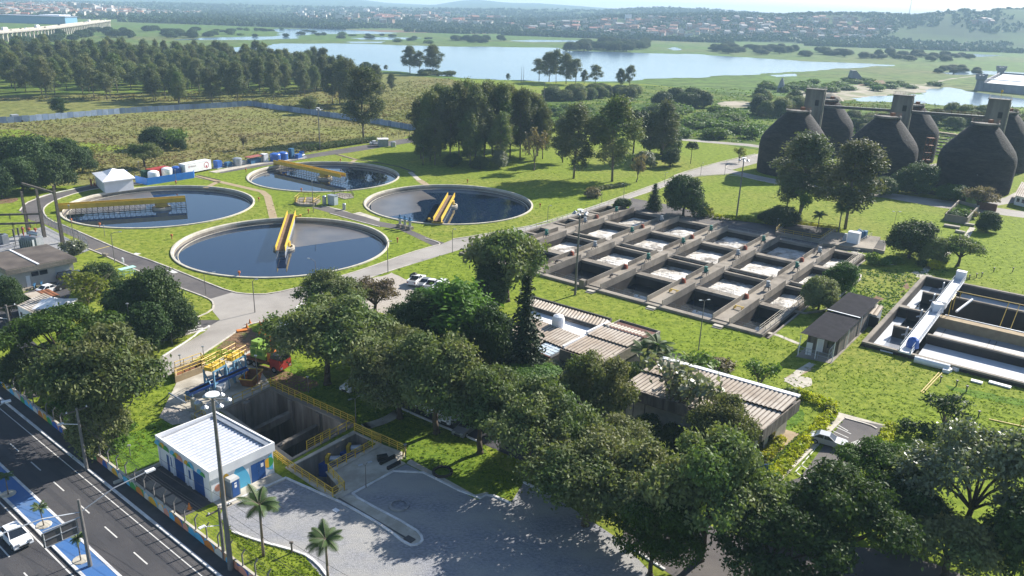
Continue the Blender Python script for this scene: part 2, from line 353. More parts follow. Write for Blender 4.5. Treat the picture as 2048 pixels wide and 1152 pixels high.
def strip(pts,w,closed=False):
    "outline of a band of width w along a polyline"
    L=[];Rr=[]; n=len(pts)
    for i in range(n):
        a=pts[max(0,i-1)]; b=pts[min(n-1,i+1)]; d=(b[0]-a[0],b[1]-a[1]); l=math.hypot(*d) or 1; nx,ny=-d[1]/l,d[0]/l
        L.append((pts[i][0]+nx*w/2,pts[i][1]+ny*w/2)); Rr.append((pts[i][0]-nx*w/2,pts[i][1]-ny*w/2))
    return L,Rr
def band(mb,pts,w,z0,z1,m=0,closed=False):
    "solid band (kerb, low wall) along a polyline"
    if closed: pts=list(pts)+[pts[0]]
    L,Rr=strip(pts,w)
    if closed:
        L[0]=L[-1]=tuple((a+b)/2 for a,b in zip(L[0],L[-1])); Rr[0]=Rr[-1]=tuple((a+b)/2 for a,b in zip(Rr[0],Rr[-1]))
    for i in range(len(pts)-1):
        p=[L[i],Rr[i],Rr[i+1],L[i+1]]
        vs=[(x,y,z0) for x,y in p]+[(x,y,z1) for x,y in p]
        fs=[(4,5,6,7),(0,1,5,4) if False else (1,2,6,5),(3,0,4,7)]
        if not closed and i==0: fs.append((0,1,5,4))
        if not closed and i==len(pts)-2: fs.append((2,3,7,6))
        mb.add(vs,fs,m)
    return mb
def ribbon(mb,pts,w,z,m=0):
    L,Rr=strip(pts,w)
    for i in range(len(pts)-1): mb.quad((*Rr[i],z),(*Rr[i+1],z),(*L[i+1],z),(*L[i],z),m)
    return mb
def lerp(a,b,t): return tuple(x+(y-x)*t for x,y in zip(a,b))
def ang(a,b): return math.atan2(b[1]-a[1],b[0]-a[0])
# ------------------------------------------------------------------ main geometry shared by ground and things
CLF=[(-1.17097*50,4.73087*50),(-.35585*50,4.13697*50),(-1.7995*50,3.87485*50),(-1.0007*50,3.26357*50)]
CR_=22.735
EB=np.array([.603,.798]); EB/=np.linalg.norm(EB); EA=np.array([EB[1],-EB[0]])
AZ=math.atan2(EA[1],EA[0])      # heading of the plant's cross axis
class FR:
    "a frame on the plant's axes"
    def __init__(s,o,ea=EA,eb=EB): s.o=np.array(o[:2]); s.ea=ea; s.eb=eb
    def __call__(s,a,b,z=None):
        p=s.o+s.ea*a+s.eb*b
        return (float(p[0]),float(p[1])) if z is None else (float(p[0]),float(p[1]),z)
    def rect(s,a0,a1,b0,b1): return [s(a0,b0),s(a1,b0),s(a1,b1),s(a0,b1)]
    def inv(s,p): d=np.array(p[:2])-s.o; return float(d@s.ea),float(d@s.eb)
BAS=FR(G(1190,572,.6))
SET=FR(G(1724,682,.8))
WB=[(-39.1,76.4),(-34.6,82.0),(-26.0,75.7),(-30.7,69.7)]
PIT=[(-36.9,89.4),(-32.5,96.0),(-19.4,86.6),(-24.9,78.3)]
PIT2=[G(u,v)[:2] for u,v in [(575,936),(709,865),(760,889),(657,946),(689,981),(666,994)]]
def circ(c,r,n=64): return [(c[0]+r*math.cos(2*math.pi*i/n),c[1]+r*math.sin(2*math.pi*i/n)) for i in range(n)]
BOUT=BAS.rect(-33.6,34.6,-1.2,60.6)
SOUT=SET.rect(-.2,60,-.2,46.4)
HOLES=[circ(c,CR_-.5) for c in CLF]+[BOUT,SOUT,PIT,PIT2]
# ------------------------------------------------------------------ ground
gm=flat([(-9000,-200),(9000,-200),(9000,12000),(-9000,12000)],0.0,HOLES)
struct('ground',gm,M['grass'])
# far land, from the plant outwards
def far(name,pts,m,z,amp=2,step=8,seed=1): return sheet(name,rough(gp(pts),amp,step,seed),M[m],z)
sheet('marsh_land',[G(-400,150)[:2],G(0,110)[:2],G(420,112)[:2],G(700,140)[:2],G(900,158)[:2],G(1290,168)[:2],G(1500,190)[:2],G(2500,240)[:2],(8800,3000),(8800,11800),(-8800,11800),(-8800,2200)],M['marsh'],.03)
far('dry_field',[(-60,250),(240,226),(505,212),(700,240),(835,264),(775,285),(640,302),(520,322),(430,335),(330,345),(270,362),(190,370),(110,372),(-60,345)],'field',.02,1.2,6,3)
far('mown_strip',[(35,258),(110,275),(262,293),(240,302),(180,306),(150,330),(-60,330),(-60,262)],'grass',.03,.6,5,4)
far('meadow',[(-90,246),(240,222),(505,208),(700,237),(840,262),(900,240),(1010,225),(1090,190),(985,175),(900,155),(760,142),(650,170),(560,185),(-90,190)],'meadow',.025,2,8,5)
far('wood_floor',[(-90,190),(560,186),(690,170),(740,150),(640,125),(420,115),(200,118),(-300,125)],'scrub',.035,2,8,6)
far('scrubland',[(1090,188),(1290,170),(1500,185),(2100,225),(2100,330),(1880,322),(1700,310),(1520,300),(1400,282),(1290,275),(1180,250),(1090,240),(1010,226)],'scrub',.02,2,8,7)
# water of the lake and the wet plain
def lake(name,pts,z=.06,amp=2.0,seed=1,step=12): return sheet(name,rough(gp(pts),amp,step,seed),M['lake'],z)
lake('lake',[(262,104),(330,98),(430,97),(520,94),(560,87),(700,87.5),(860,92),(1000,94),(1120,96),(1130,102),(1260,105),(1320,107),(1400,108.5),(1440,112),(1545,118),(1600,122),(1660,124.5),(1790,130),(1740,133),(1660,139),(1560,146),(1500,150),(1420,154),(1330,157),(1270,161),(1250,163),(1100,164),(1000,160),(925,156),(860,150),(800,143),(740,140),(690,134),(640,123),(590,112),(520,106),(440,104),(380,107),(300,106)],.06,2.5,11)
lake('marsh_pool',[(345,80),(400,76),(470,74),(545,73),(560,67),(530,60),(560,57),(660,58),(800,66),(760,68),(640,68),(600,71),(600,77),(520,80),(400,80)],.06,3,12,20)
lake('marsh_pool',[(700,76),(760,74),(845,76),(780,80),(720,79)],.06,2,13,20)
lake('marsh_pool',[(440,50),(512,48),(575,50),(560,54),(480,53)],.06,2,14,20)
lake('marsh_pool',[(690,84),(770,83),(765,86),(700,86)],.06,1.5,15,20)
lake('marsh_pool',[(1700,196),(1760,192),(1850,189),(1850,180),(1900,175),(1960,186),(2060,200),(2060,215),(1900,212),(1800,205),(1720,203)],.06,1.5,16,8)
lake('marsh_pool',[(1885,145),(1960,141),(2060,146),(2060,152),(1960,149),(1900,149)],.06,1,17,10)
lake('marsh_pool',[(1900,110),(1950,108),(2010,111),(1960,114)],.06,1,18,10)
lake('marsh_pool',[(1020,82),(1060,79.5),(1180,81),(1150,84),(1060,84)],.06,1.5,19,16)
lake('marsh_pool',[(1340,96),(1352,94.5),(1362,100),(1346,101)],.06,1,20,12)
lake('marsh_pool',[(1538,150),(1590,147.5),(1594,152),(1552,154)],.06,.6,21,8)
# bare quarry ground and far paths
far('quarry_floor',[(1580,188),(1660,174),(1790,166),(1880,172),(1850,185),(1760,193),(1700,200),(1620,200)],'sand',.05,1,6,22)
far('sandy_track',[(1436,206),(1470,202),(1505,204),(1500,215),(1460,219),(1440,214)],'sand',.05,.8,5,23)
far('quarry_floor',[(1716,162),(1768,160.5),(1772,172),(1722,172)],'soil',.055,.6,5,24)
rb=MB(); ribbon(rb,gp([(1800,180),(1840,171),(1900,158),(1960,151)]),4,.06); struct('far_track',rb,M['sand'])
far('mudflat',[(640,58),(900,62),(1000,67),(940,68),(760,64),(650,61)],'soil',.05,3,18,25)
# soil patches on the plant's lawns
def patch(name,pts,m,z,amp=.35,seed=1): return sheet(name,rough(gp(pts),amp,1.2,seed,4),M[m],z)
patch('soil_patch',[(1735,597),(1752,590),(1768,597),(1757,606),(1738,606)],'soil',.012,.3,31)
patch('soil_patch',[(1795,588),(1806,572),(1812,560),(1816,571),(1806,582)],'soil',.012,.3,32)
patch('soil_patch',[(0,399),(20,394),(36,397),(26,405),(0,408)],'soil',.012,.4,33)
patch('soil_patch',[(432,697),(462,668),(493,652),(505,663),(520,680),(515,700),(495,718),(470,700)],'soil',.008,.5,34)
patch('worn_ground',[(520,730),(590,750),(640,770),(590,790),(552,775),(505,745)],'soil',.008,.5,35)
patch('rough_lawn',[(520,640),(560,640),(590,665),(600,700),(560,705),(530,690),(505,662)],'grass_near',.006,.5,36)
patch('weed_bed',[(1690,560),(1720,590),(1790,610),(1720,612),(1690,590)],'weeds',.008,.5,38)
patch('weed_bed',[(1240,720),(1330,700),(1400,715),(1590,800),(1610,830),(1580,860),(1480,940),(1400,960),(1200,830)],'weeds',.007,.6,39)
patch('weed_bed',[(250,870),(330,835),(335,915),(290,945),(235,950),(200,900)],'weeds',.006,.5,40)
patch('weed_bed',[(1890,770),(1960,782),(2060,800),(2060,810),(1980,800),(1900,780)],'weeds',.008,.5,41)
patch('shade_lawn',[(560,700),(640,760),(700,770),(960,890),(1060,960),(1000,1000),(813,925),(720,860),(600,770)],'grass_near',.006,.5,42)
# ------------------------------------------------------------------ roads
sheet('inner_road',gp([(285,362),(191,369.6),(96,390),(72,398),(50,407),(39,422),(60,440),(91,449),(156,478),(177,498),(212,512),(278,543),(330,565),(385,585),(417,599),(464,585),(410,564),(316,526),(243,501),(195,480),(143,457),(97,440),(86,424),(89,413),(110,400),(156,385),(195,377),(285,368)]),M['asph'],.012)
sheet('inner_road',gp([(440,640),(382,640),(300,659),(233,674),(150,705),(60,760),(40,800),(100,790),(180,730),(243,695),(340,680),(399,662.5),(420,652)]),M['asph'],.013)
jn=gp([(464,585),(503,589),(542,588),(608,572.6),(670,556),(725,539.6),(817,506.6),(881,489),(905,479),(945,473.6),(1098,446),(1205,407.6),(1350,355.6),(1348,351),(1435,326),(1518,307),(1560,300),(1545,318),(1463,340),(1400,351),(1362,357),(1341,369),(1257,397),(1191,420),(1066,458),(938,494),(823,529),(725,560),(660,600),(600,622),(587,626),(545,640),(521,645),(489.6,652),(434,690),(347,746),(296,770),(280,752),(326,713),(410,664),(420,652),(440,640),(425,622),(428,605),(417,599)])
sheet('main_road',jn,M['conc_road'],.018)
sheet('digester_road',gp([(1348,351),(1400,341),(1463,340),(1539,356),(1640,372),(1765,384),(1900,402),(2060,425),(2060,437),(1880,415),(1765,395),(1640,383),(1539,366),(1463,347),(1400,351),(1362,357)]),M['conc_road'],.014)
sheet('back_track',gp([(1080,238),(1130,236),(1125,248),(1095,247)]),M['asph'],.03)
sheet('field_road',gp([(440,340),(520,325),(640,305),(700,295),(825,275),(880,268),(880,274),(830,284),(700,305),(640,313),(560,327),(440,347)]),M['asph'],.026)
sheet('back_track',gp([(1340,275),(1420,282),(1500,288),(1560,297),(1560,301),(1490,292),(1420,286),(1340,279)]),M['conc_road'],.026)
sheet('digester_yard',gp([(1870,405),(1990,412),(2060,400),(2060,370),(2010,395),(1960,408)]),M['conc_road'],.013)
sheet('digester_yard',gp([(1850,330),(1880,326),(1875,345),(1850,345)]),M['conc_road'],.013)
sheet('valve_track',gp([(623,415),(643,413),(660,415),(705,427),(728,433),(759,443),(797.6,450),(865,479),(905,490),(880,498),(850,484),(797.6,459),(759,453),(713.5,441.5),(663,427)]),M['asph'],.014)
sheet('valve_pad',gp([(655,413),(680,418),(705,427),(720,424),(760,437),(758,446),(728,440),(700,432),(650,419)]),M['conc_lt'],.008)
mb=MB()
for pts,w in [([(389,352),(437,363),(524,383),(535,392),(547,437)],1.9),([(437,363),(411,376)],1.6),([(700,327),(712,319),(674,309)],1.5),([(838,360),(856,372)],2.2),([(1575,760),(1600,745),(1622,735)],1.2)]:
    ribbon(mb,gp(pts),w,.02)
struct('footpath',mb,M['path'])
mb=MB()
for pts,w in [([(820,344),(838,360)],1.6),([(1705,503),(1785,530)],1.2),([(1838,555),(1870,520),(1905,500),(1930,478),(1945,455)],1.3),([(1575,765),(1600,742),(1625,727)],1.1),([(1520,660),(1560,672),(1598,688)],.9)]:
    ribbon(mb,gp(pts),w,.022)
sx=rough(gp([(1568,757),(1590,752),(1622,757),(1618,773),(1590,775)]),.2,1,5)
mb2=flat(sx,.024); mb.add(mb2.v,mb2.f)
sx=rough(gp([(1815,543),(1850,545),(1868,556),(1838,552)]),.2,1,6); mb2=flat(sx,.025); mb.add(mb2.v,mb2.f)
struct('worn_path',mb,M['conc_lt'])
mb=MB()
ribbon(mb,gp([(670,308),(705,318),(760,326),(800,334),(830,345)]),.9,.026); ribbon(mb,gp([(389,352),(432,364)]),.6,.03); ribbon(mb,gp([(394,349.5),(440,360.5)]),.6,.03)
struct('drain_channel',mb,M['conc_dk'])
# car park on gravel, yard and lower roads
sheet('gravel_car_park',rough(gp([(725,562),(783,545),(800,553),(900,590),(905,610),(820,640),(740,620),(690,600),(680,585)]),.15,1.5,9),M['gravelpark'],.015)
yard=gp([(440,1035),(448,1011),(573,957),(672,998),(700,985),(812,928),(955,1000),(978,988),(1021,1007),(1047,965.5),(1112,995),(1240,1080),(1330,1175),(660,1175),(604,1106),(514,1082),(465,1064)])
sheet('gravel_yard',yard,M['gravel'],.012)
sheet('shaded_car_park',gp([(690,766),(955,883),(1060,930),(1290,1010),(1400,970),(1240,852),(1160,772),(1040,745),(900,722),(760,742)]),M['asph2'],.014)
sheet('side_car_park',gp([(1600,955),(1690,835),(1770,852),(1700,975),(1560,1060),(1440,1010)]),M['asph'],.016)
sheet('car_park_apron',gp([(1675,824),(1775,851),(1757,880),(1738,868),(1752,858),(1688,836),(1555,965),(1535,958)]),M['conc_lt'],.013)
sheet('lower_road',gp([(1240,1082),(1380,1175),(2000,1175),(1900,1140),(1800,1100),(1500,1080),(1330,1020),(1250,1060)]),M['asph'],.015)
# painted lines on the car parks
mb=MB()
for a,b in [((1668,852),(1702,868)),((1662,860),(1697,876)),((1657,868),(1690,884)),((1652,876),(1684,892)),((1648,884),(1672,897)),((1602,930),(1625,945)),((1590,943),(1612,958)),((1676,850),(1696,862)),((1754,869),(1736,893)),((1672,848),(1590,945)),
            ((705,773),(728,756)),((740,788),(760,772)),((850,832),(868,815)),((880,846),(896,826)),((910,858),(928,842))]:
    ribbon(mb,[G(*a)[:2],G(*b)[:2]],.13,.022)
for k in range(6): ribbon(mb,[lerp(G(1703,885)[:2],G(1716,880)[:2],k/5),lerp(G(1706,892)[:2],G(1722,886)[:2],k/5)],.14,.022)
struct('parking_lines',mb,M['line'])
# zebra crossings
mb=MB()
z0,z1=G(389,637.5),G(411,661); e0,e1=G(358,645),G(380,666)
for k in range(6):
    t=k/5; a=lerp(z0,z1,t)[:2]; b=lerp(e0,e1,t)[:2]; ribbon(mb,[a,b],.42,.024)
z0,z1=G(570,640),G(585,655); e0,e1=G(543,648),G(556,662)
for k in range(5):
    t=k/4; ribbon(mb,[lerp(z0,z1,t)[:2],lerp(e0,e1,t)[:2]],.42,.024)
struct('zebra_crossing',mb,M['line'])
mb=MB()
ribbon(mb,[G(224,491)[:2],G(190,500)[:2]],.22,.02); struct('yellow_road_line',mb,M['yline'])
mb=MB()
for a,b in [((268,507),(279,508.5)),((338,540),(352,546))]: ribbon(mb,[G(*a)[:2],G(*b)[:2]],1.0,.02)
struct('road_mark',mb,M['line'])
# kerbs
kb=MB()
KR=[[(285,368),(195,377),(156,385),(110,400),(89,413),(86,424),(97,440),(143,457),(195,480),(243,501),(316,526),(410,564),(464,585),(503,589),(542,588),(608,572.6),(670,556),(725,539.6),(817,506.6),(868,492),(881,489),(876,484),(850,477)],
    [(905,478.5),(945,472.6),(1098,445),(1205,406.6),(1350,354.6),(1348,350),(1435,325),(1510,308)],
    [(177,498),(212,512),(278,543),(330,565),(385,585),(417,597),(428,606),(425,622),(382,640),(300,659),(233,673)],
    [(823,529),(783,541),(725,561)],[(938,495),(1066,459),(1191,421)],[(1257,398),(1341,370),(1362,358.5),(1400,352),(1463,348.5),(1539,366),(1640,383)],
    [(1463,340),(1450,336),(1455,331),(1475,324),(1520,310)],
    [(243,695),(340,680),(399,662.5),(420,652)],[(347,746),(434,690),(489.6,652),(521,644)],
    [(660,427),(713.5,442),(759,453.5)],[(643,412.5),(660,414.5)],[(39,422),(50,407),(72,398),(96,390)],
    [(1688,836),(1740,850),(1754,858)],[(1688,836),(1620,902),(1556,965)]]
for k in KR: band(kb,smoothpoly(gp(k),False,1),.28,-.05,.12)
struct('kerb',kb,M['kerb'])
kb=MB()
for k in [[(191,369),(96,389),(72,397)],[(416,656),(400,662),(385,676),(326,713)],[(418,652),(416,656)],[(587,626),(595,612),(608,607)],
          [(572,957),(672,1001),(700,1015),(770,1055),(816,1092),(838,1090),(847,1078),(830,1058),(720,1000),(705,988)],
          [(705,988),(813,929),(955.6,1000),(978,988),(1021.5,1007)],[(1047,965),(1112,995)],[(465,1064),(514,1082),(604,1106),(635,1127),(660,1160)],[(440,1012),(448,1011),(573,956)],
          [(692,767),(796,815),(872,848),(955,883)],[(1240,1082),(1330,1140)]]:
    band(kb,smoothpoly(gp(k),False,1),.25,-.05,.14)
struct('white_kerb',kb,M['kerbw'])
sheet('island_slab',smoothpoly(gp([(672,1001),(700,1015),(770,1055),(816,1090),(838,1088),(845,1078),(828,1058),(720,1000),(705,988)]),True,1),M['conc_lt'],.06)
sheet('yard_apron',gp([(700,985),(812,927),(790,915),(690,965),(668,992),(676,1000)]),M['conc_lt'],.02)
sheet('yard_footway',gp([(813,927),(955,998),(978,986),(972,984),(950,990),(820,918)]),M['conc_lt'],.016)
# avenue
AF=FR((-57.0,83.0),np.array([math.sin(math.radians(128.4)),math.cos(math.radians(128.4))]),np.array([math.sin(math.radians(38.4)),math.cos(math.radians(38.4))]))
bw=AF.inv(G(0,768))[1]; b2=AF.inv(G(0,932.5))[1]; b3=AF.inv(G(0,984.6))[1]
L0,L1=-60,90
sheet('avenue',AF.rect(L0,L1,b2-.1,-.0),M['asph2'],.010); sheet('avenue',AF.rect(L0,L1,b3-14,b3+.1),M['asph2'],.010)
sheet('footway',AF.rect(L0,L1,.3,bw-.1),M['side'],.10)
struct('median',MB().prism(AF.rect(L0,L1,b3,b2),-.05,.13),M['blue_pave'])
kb=MB()
for b in (.15,b2+.12,b3-.12): band(kb,[AF(L0,b),AF(L1,b)],.26,-.05,.15)
struct('avenue_kerb',kb,M['kerbw'])
mb=MB()
ribbon(mb,[AF(L0,b2-.55),AF(L1,b2-.55)],.14,.016); ribbon(mb,[AF(L0,b3+-.7),AF(L1,b3-.7)],.14,.016); 
for px_ in [(67,930),(113,983),(163,1034.5),(223,1086),(285,1130.5)]:
    a,b=AF.inv(G(px_[0],px_[1]-0)); 
def dash(b,a0,a1,step=5.9,ln=2.6):
    a=a0
    while a<a1: ribbon(mb,[AF(a,b),AF(a+ln,b)],.13,.016); a+=step
DA=[AF.inv(G(u,v)) for u,v in [(23.7,897),(67,931),(114.5,969),(166.7,1014),(223,1062.6),(284.7,1114.7)]]
db=sum(b for a,b in DA)/len(DA); st=(DA[-1][0]-DA[0][0])/5
dash(db,DA[0][0]-1.3-st*6,90,st); 
E_=[AF.inv(G(u,v)) for u,v in [(8,1102),(50,1144)]]
dash(E_[0][1],E_[0][0]-1.3-st*8,90,st)
ribbon(mb,[AF(L0,-.9),AF(L1,-.9)],.10,.0155)
struct('lane_marking',mb,M['line'])
mb=MB()
for b in (db-1.0,db-2.6,db+1.0,db+2.5,E_[0][1]-1,E_[0][1]+1): ribbon(mb,[AF(L0,b),AF(L1,b)],.55,.0125)
struct('tyre_tracks',mb,M['wear'])
sheet('gutter_strip',AF.rect(L0,L1,-.75,.02),M['side'],.013)
# ------------------------------------------------------------------ clarifiers and their scraper bridges
ORD=['first','second','third','fourth','fifth','sixth','seventh','eighth']
CLN=['round settling tank farthest back, beside the row of blue plant tanks','round settling tank beside the main road with a small dark tree in front','round settling tank next to the white tent','large round settling tank nearest the road junction, half covered by grey scum']
BR=[((557,329),(675,354),1.2),((873,448),(905,390),1.2),((119.5,418),(372,402),1.2),((586,432),(566,499),1.2)]
BLN=['yellow scraper bridge of the farthest round tank, truss hanging over the water','yellow scraper bridge pointing at the camera beside a small dark tree','long yellow scraper bridge over the round tank by the white tent','yellow scraper bridge with brown deck in the tank nearest the junction']
WZ=-.95
for i,c in enumerate(CLF):
    r=CR_
    t=thing('settling_tank',CLN[i],'settling tank',(c[0],c[1],0),0,'round settling tanks')
    MB().lathe([(r-.02,-.2),(r,.24),(r-.46,.26),(r-.55,.1),(r-.55,-2.2)],96,(c[0],c[1],0)).build('tank_rim',M['rimc'],t)
    MB().lathe([(r-.56,-.35),(r-.6,-2.4)],96,(c[0],c[1],0)).build('tank_wall',M['conc'],t)
    MB().lathe([(r-1.25,WZ-.4),(r-1.25,WZ+.14),(r-1.4,WZ+.14),(r-1.4,WZ-.4)],96,(c[0],c[1],0)).build('weir_ring',M['conc_lt'],t)
    mb=MB(); mb.add([(c[0]+(r-.57)*math.cos(2*math.pi*k/96),c[1]+(r-.57)*math.sin(2*math.pi*k/96),WZ) for k in range(96)],[tuple(range(96))]); mb.build('water_surface',M['clwater'],t)
    MB().lathe([(2.3,WZ-.3),(2.3,WZ+.55),(1.9,WZ+.6),(1.9,WZ+.2)],28,(c[0],c[1],0),capt=True).build('centre_well',M['conc_lt'],t)
    (ua,va),(ub,vb),bz=BR[i]
    A=np.array(G(ua,va,bz)[:2]); B=np.array(G(ub,vb,bz)[:2]); cc=np.array(c); d=(A-B)/np.linalg.norm(A-B)
    ext=min(9,max(3.0,float((cc-B)@d))); L=r-.1
    hd=math.atan2(d[1],d[0])
    def W(x,y,z): return (c[0]+x*d[0]-y*d[1],c[1]+x*d[1]+y*d[0],z)
    # scum: the sector swept clean ends at the bridge
    if i in (3,1,2):
        s0,s1={3:(-66,0),1:(-150,-45),2:(-84,0)}[i]; s0=math.radians(s0)+hd; s1=math.radians(s1)+hd; rr=r-1.42
        rndk=random.Random(i); mb=MB(); vs=[]; n=40
        for k in range(n+1):
            a=s0+(s1-s0)*k/n; q=rr if i==3 else rr*(.98-.0*k); vs.append((c[0]+q*math.cos(a),c[1]+q*math.sin(a),WZ+.012))
        ins=[]
        for k in range(n,-1,-1):
            a=s0+(s1-s0)*k/n; q={3:2.6,1:9,2:5}[i]+rndk.uniform(-.25,.25)+(0 if i==3 else 1.2*math.sin(k*.16)); ins.append((c[0]+q*math.cos(a),c[1]+q*math.sin(a),WZ+.012))
        for k in range(n): mb.quad(vs[k],vs[k+1],ins[n-k-1],ins[n-k])
        mb.build('scum_film',M['scum'],t)
    b=thing('scraper_bridge',BLN[i],'scraper bridge',(c[0],c[1],0),hd,'yellow scraper bridges')
    z0=.75; hh=1.15
    for s in (-1,1): MB().beam(W(-ext,s*.95,z0+hh/2),W(L+.4,s*.95,z0+hh/2),.12,hh).build('side_girder',M['yel'],b)
    MB().beam(W(-ext,0,z0+.25),W(L+.4,0,z0+.25),1.7,.08).build('walkway_deck',M['deck'],b)
    mb=MB(); n=int((L+ext)/1.25)
    for s in (-1,1):
        y=s*.9
        mb.beam(W(-ext,y,WZ+.25),W(L-2.2,y,WZ+.25),.09,.09)
        for k in range(n):
            xa=-ext+k*(L-2.2+ext)/n; xb=-ext+(k+1)*(L-2.2+ext)/n
            mb.tube(W(xa,y,WZ+.25),W(xa,y,z0+.02),.045,n=4); mb.tube(W(xa,y,WZ+.25),W(xb,y,z0+.02),.035,n=4)
    for k in range(0,n,2):
        xa=-ext+k*(L-2.2+ext)/n; mb.tube(W(xa,-.9,WZ+.25),W(xa,.9,WZ+.25),.035,n=4)
    mb.build('truss',M['dksteel'] if i in (0,2) else M['steel'],b)
    mb=MB(); mb.box(W(L-.2,0,.58),(.9,2.6,.32),hd); 
    for s in (-1,1): mb.tube(W(L-.2,s*1.15,.54),W(L-.2,s*1.45,.54),.2,n=10)
    mb.build('end_carriage',M['yeldk'],b)
    mb=MB(); mb.lathe([(1.5,WZ+.75),(1.5,z0-.02),(1.2,z0)],16,(c[0],c[1],0),capt=True); mb.build('pivot_drum',M['yeldk'],b)
    mb=MB(); mb.tube(W(L-1.2,-1.1,z0+.1),W(L-1.2,-2.4,z0+.1),.13,n=8); mb.box(W(L-1.2,-2.2,z0+.25),(.6,.5,.5),hd); mb.build('drive_motor',M['yel'],b)
# ------------------------------------------------------------------ aeration basin
A_=[-26.3,-13.2,0,13.0,25.8]; RZ=.6; FOZ=-1.1; STZ=-1.9
ROW=[(0,13.1),(14.9,27.0),(30.6,44.0),(45.6,59.2)]
bas=thing('aeration_basin','concrete aeration basin of many open square cells crossed by long walkways','treatment basin',BAS(0,0,0))
wl=MB(); wd=MB()
def wallbox(a0,a1,b0,b1,z1=.45):
    wl.prism(BAS.rect(a0,a1,b0,b1),z1-.55,z1); wd.prism(BAS.rect(a0+.03,a1-.03,b0+.03,b1-.03),-4.2,z1-.55)
wallbox(-33.6,33.5,-1.2,0); wallbox(-33.6,33.5,59.2,60.6)
wallbox(-33.6,-33.0,0,59.2)
for k in range(-1,4):
    cells=[(-27.9,-24.7)] if False else None
xs=[A_[0]+1.6]+[v for a in A_[1:] for v in (a-1.6,a+1.6)]+[32.3]
for j in range(0,len(xs),2):
    a0,a1=xs[j],xs[j+1]
    wallbox(a0,a1,13.1,14.9,.3); wallbox(a0,a1,27.0,27.6,.35); wallbox(a0,a1,30.0,30.6,.35); wallbox(a0,a1,44.0,45.6,.3)
for b0 in (4,16,22,34,40,50): wallbox(-33.0,-27.9,b0,b0+.9,.4)
for b0,b1 in ((8,14),(28,33),(46,49)): wallbox(-33.0,-27.9,b0,b1,.38)
wl.build('basin_wall',M['conc'],bas); wd.build('wetted_wall',M['conc_dk'],bas)
MB().prism(BAS.rect(-33.6,34.6,-1.2,60.6),-4.4,-4.2).build('basin_floor',M['conc_dk'],bas)
for k,a in enumerate(A_):
    w=MB().prism(BAS.rect(a-1.6,a+1.6,0.0,59.2),.1,RZ).build('walkway',M['conc'],bas)
    MB().prism(BAS.rect(a-1.57,a+1.57,0.02,59.18),-4.2,.1).build('walkway_wall',M['conc_dk'],bas)
    pb=MB()
    for s in (-1,1):
        for b0,b1 in ROW:
            pb.prism(BAS.rect(a+s*1.53-.065,a+s*1.53+.065,b0+.35+(-.9 if b0==0 else 0),b1-.1 if s>0 else b1+.9),RZ,RZ+.95)
    pb.build('parapet',M['conc'],bas)
wk=MB().prism(BAS.rect(32.3,33.5,0,59.2),-.1,.45); wk.build('walkway',M['conc'],bas); MB().prism(BAS.rect(32.33,33.47,0.02,59.2),-4.2,-.1).build('walkway_wall',M['conc_dk'],bas)
tw=MB(); tw.prism(BAS.rect(34.25,34.6,-1.2,60.6),-1.5,.12); tw.prism(BAS.rect(33.5,34.25,-1.2,60.6),-1.6,-1.3); tw.build('side_trench',M['conc'],bas)
rl=MB()
def rail(mb,pts,z,h=1.0,post=1.6,r=.03,mid=True):
    for p,q in zip(pts[:-1],pts[1:]):
        L=math.dist(p,q); n=max(1,round(L/post))
        for k in range(n+1):
            s=lerp(p,q,k/n); mb.tube((*s,z),(*s,z+h),r,n=4)
        for hh in ([h,h*.5] if mid else [h]): mb.tube((*p,z+hh),(*q,z+hh),r,n=4)
for a in (32.4,33.4): rail(rl,[BAS(a,0),BAS(a,59)],.45,.95,2.4,.045)
rl.build('walkway_railing',M['conc_lt'],bas)
rl=MB(); rail(rl,[BAS(-33.3,0),BAS(-33.3,60)],.45,1.0,2.2,.035)
for j in range(2,len(xs),2):
    for bb in (-.3,13.4,14.6,27.3,30.3,44.3,45.3,59.8): rail(rl,[BAS(xs[j]+.2,bb),BAS(xs[j+1]-.2,bb)],.4,.9,2.4,.018)
rl.build('thin_railing',M['grey'],bas)
for j in range(0,len(xs),2):
    for q,(b0,b1) in enumerate(ROW):
        a0,a1=xs[j],xs[j+1]
        if q==0:
            MB().prism(BAS.rect(a0-.1,a1+.1,b0-.1,b1+.1),STZ-.1,STZ).build('still_water',M['basinwater'],bas)
        else:
            n=14; vs=[]; fs=[]; rr=random.Random(j*10+q)
            for y in range(n+1):
                for x in range(n+1):
                    u_=x/n; v_=y/n; hump=math.exp(-((u_-.5)**2+(v_-.5)**2)*9)
                    p=BAS(a0-.05+(a1-a0+.1)*u_,b0-.05+(b1-b0+.1)*v_); vs.append((*p,FOZ-.25+.35*hump+rr.uniform(-.07,.07)))
            for y in range(n):
                for x in range(n): fs.append((y*(n+1)+x,y*(n+1)+x+1,(y+1)*(n+1)+x+1,(y+1)*(n+1)+x))
            MB().add(vs,fs).build('foaming_water',M['foam'] if (j,q) not in ((4,2),(6,2)) else M['foam_dull'] if 'foam_dull' in M else M['foam'],bas,smooth=True)
    MB().prism(BAS.rect(xs[j]-.1,xs[j+1]+.1,27.5,30.1),-1.3,-1.2).build('channel_water',M['basinwater'],bas)
MB().prism(BAS.rect(-33.1,-27.8,0,59.2),-2.3,-2.2).build('channel_water',M['basinwater'],bas)
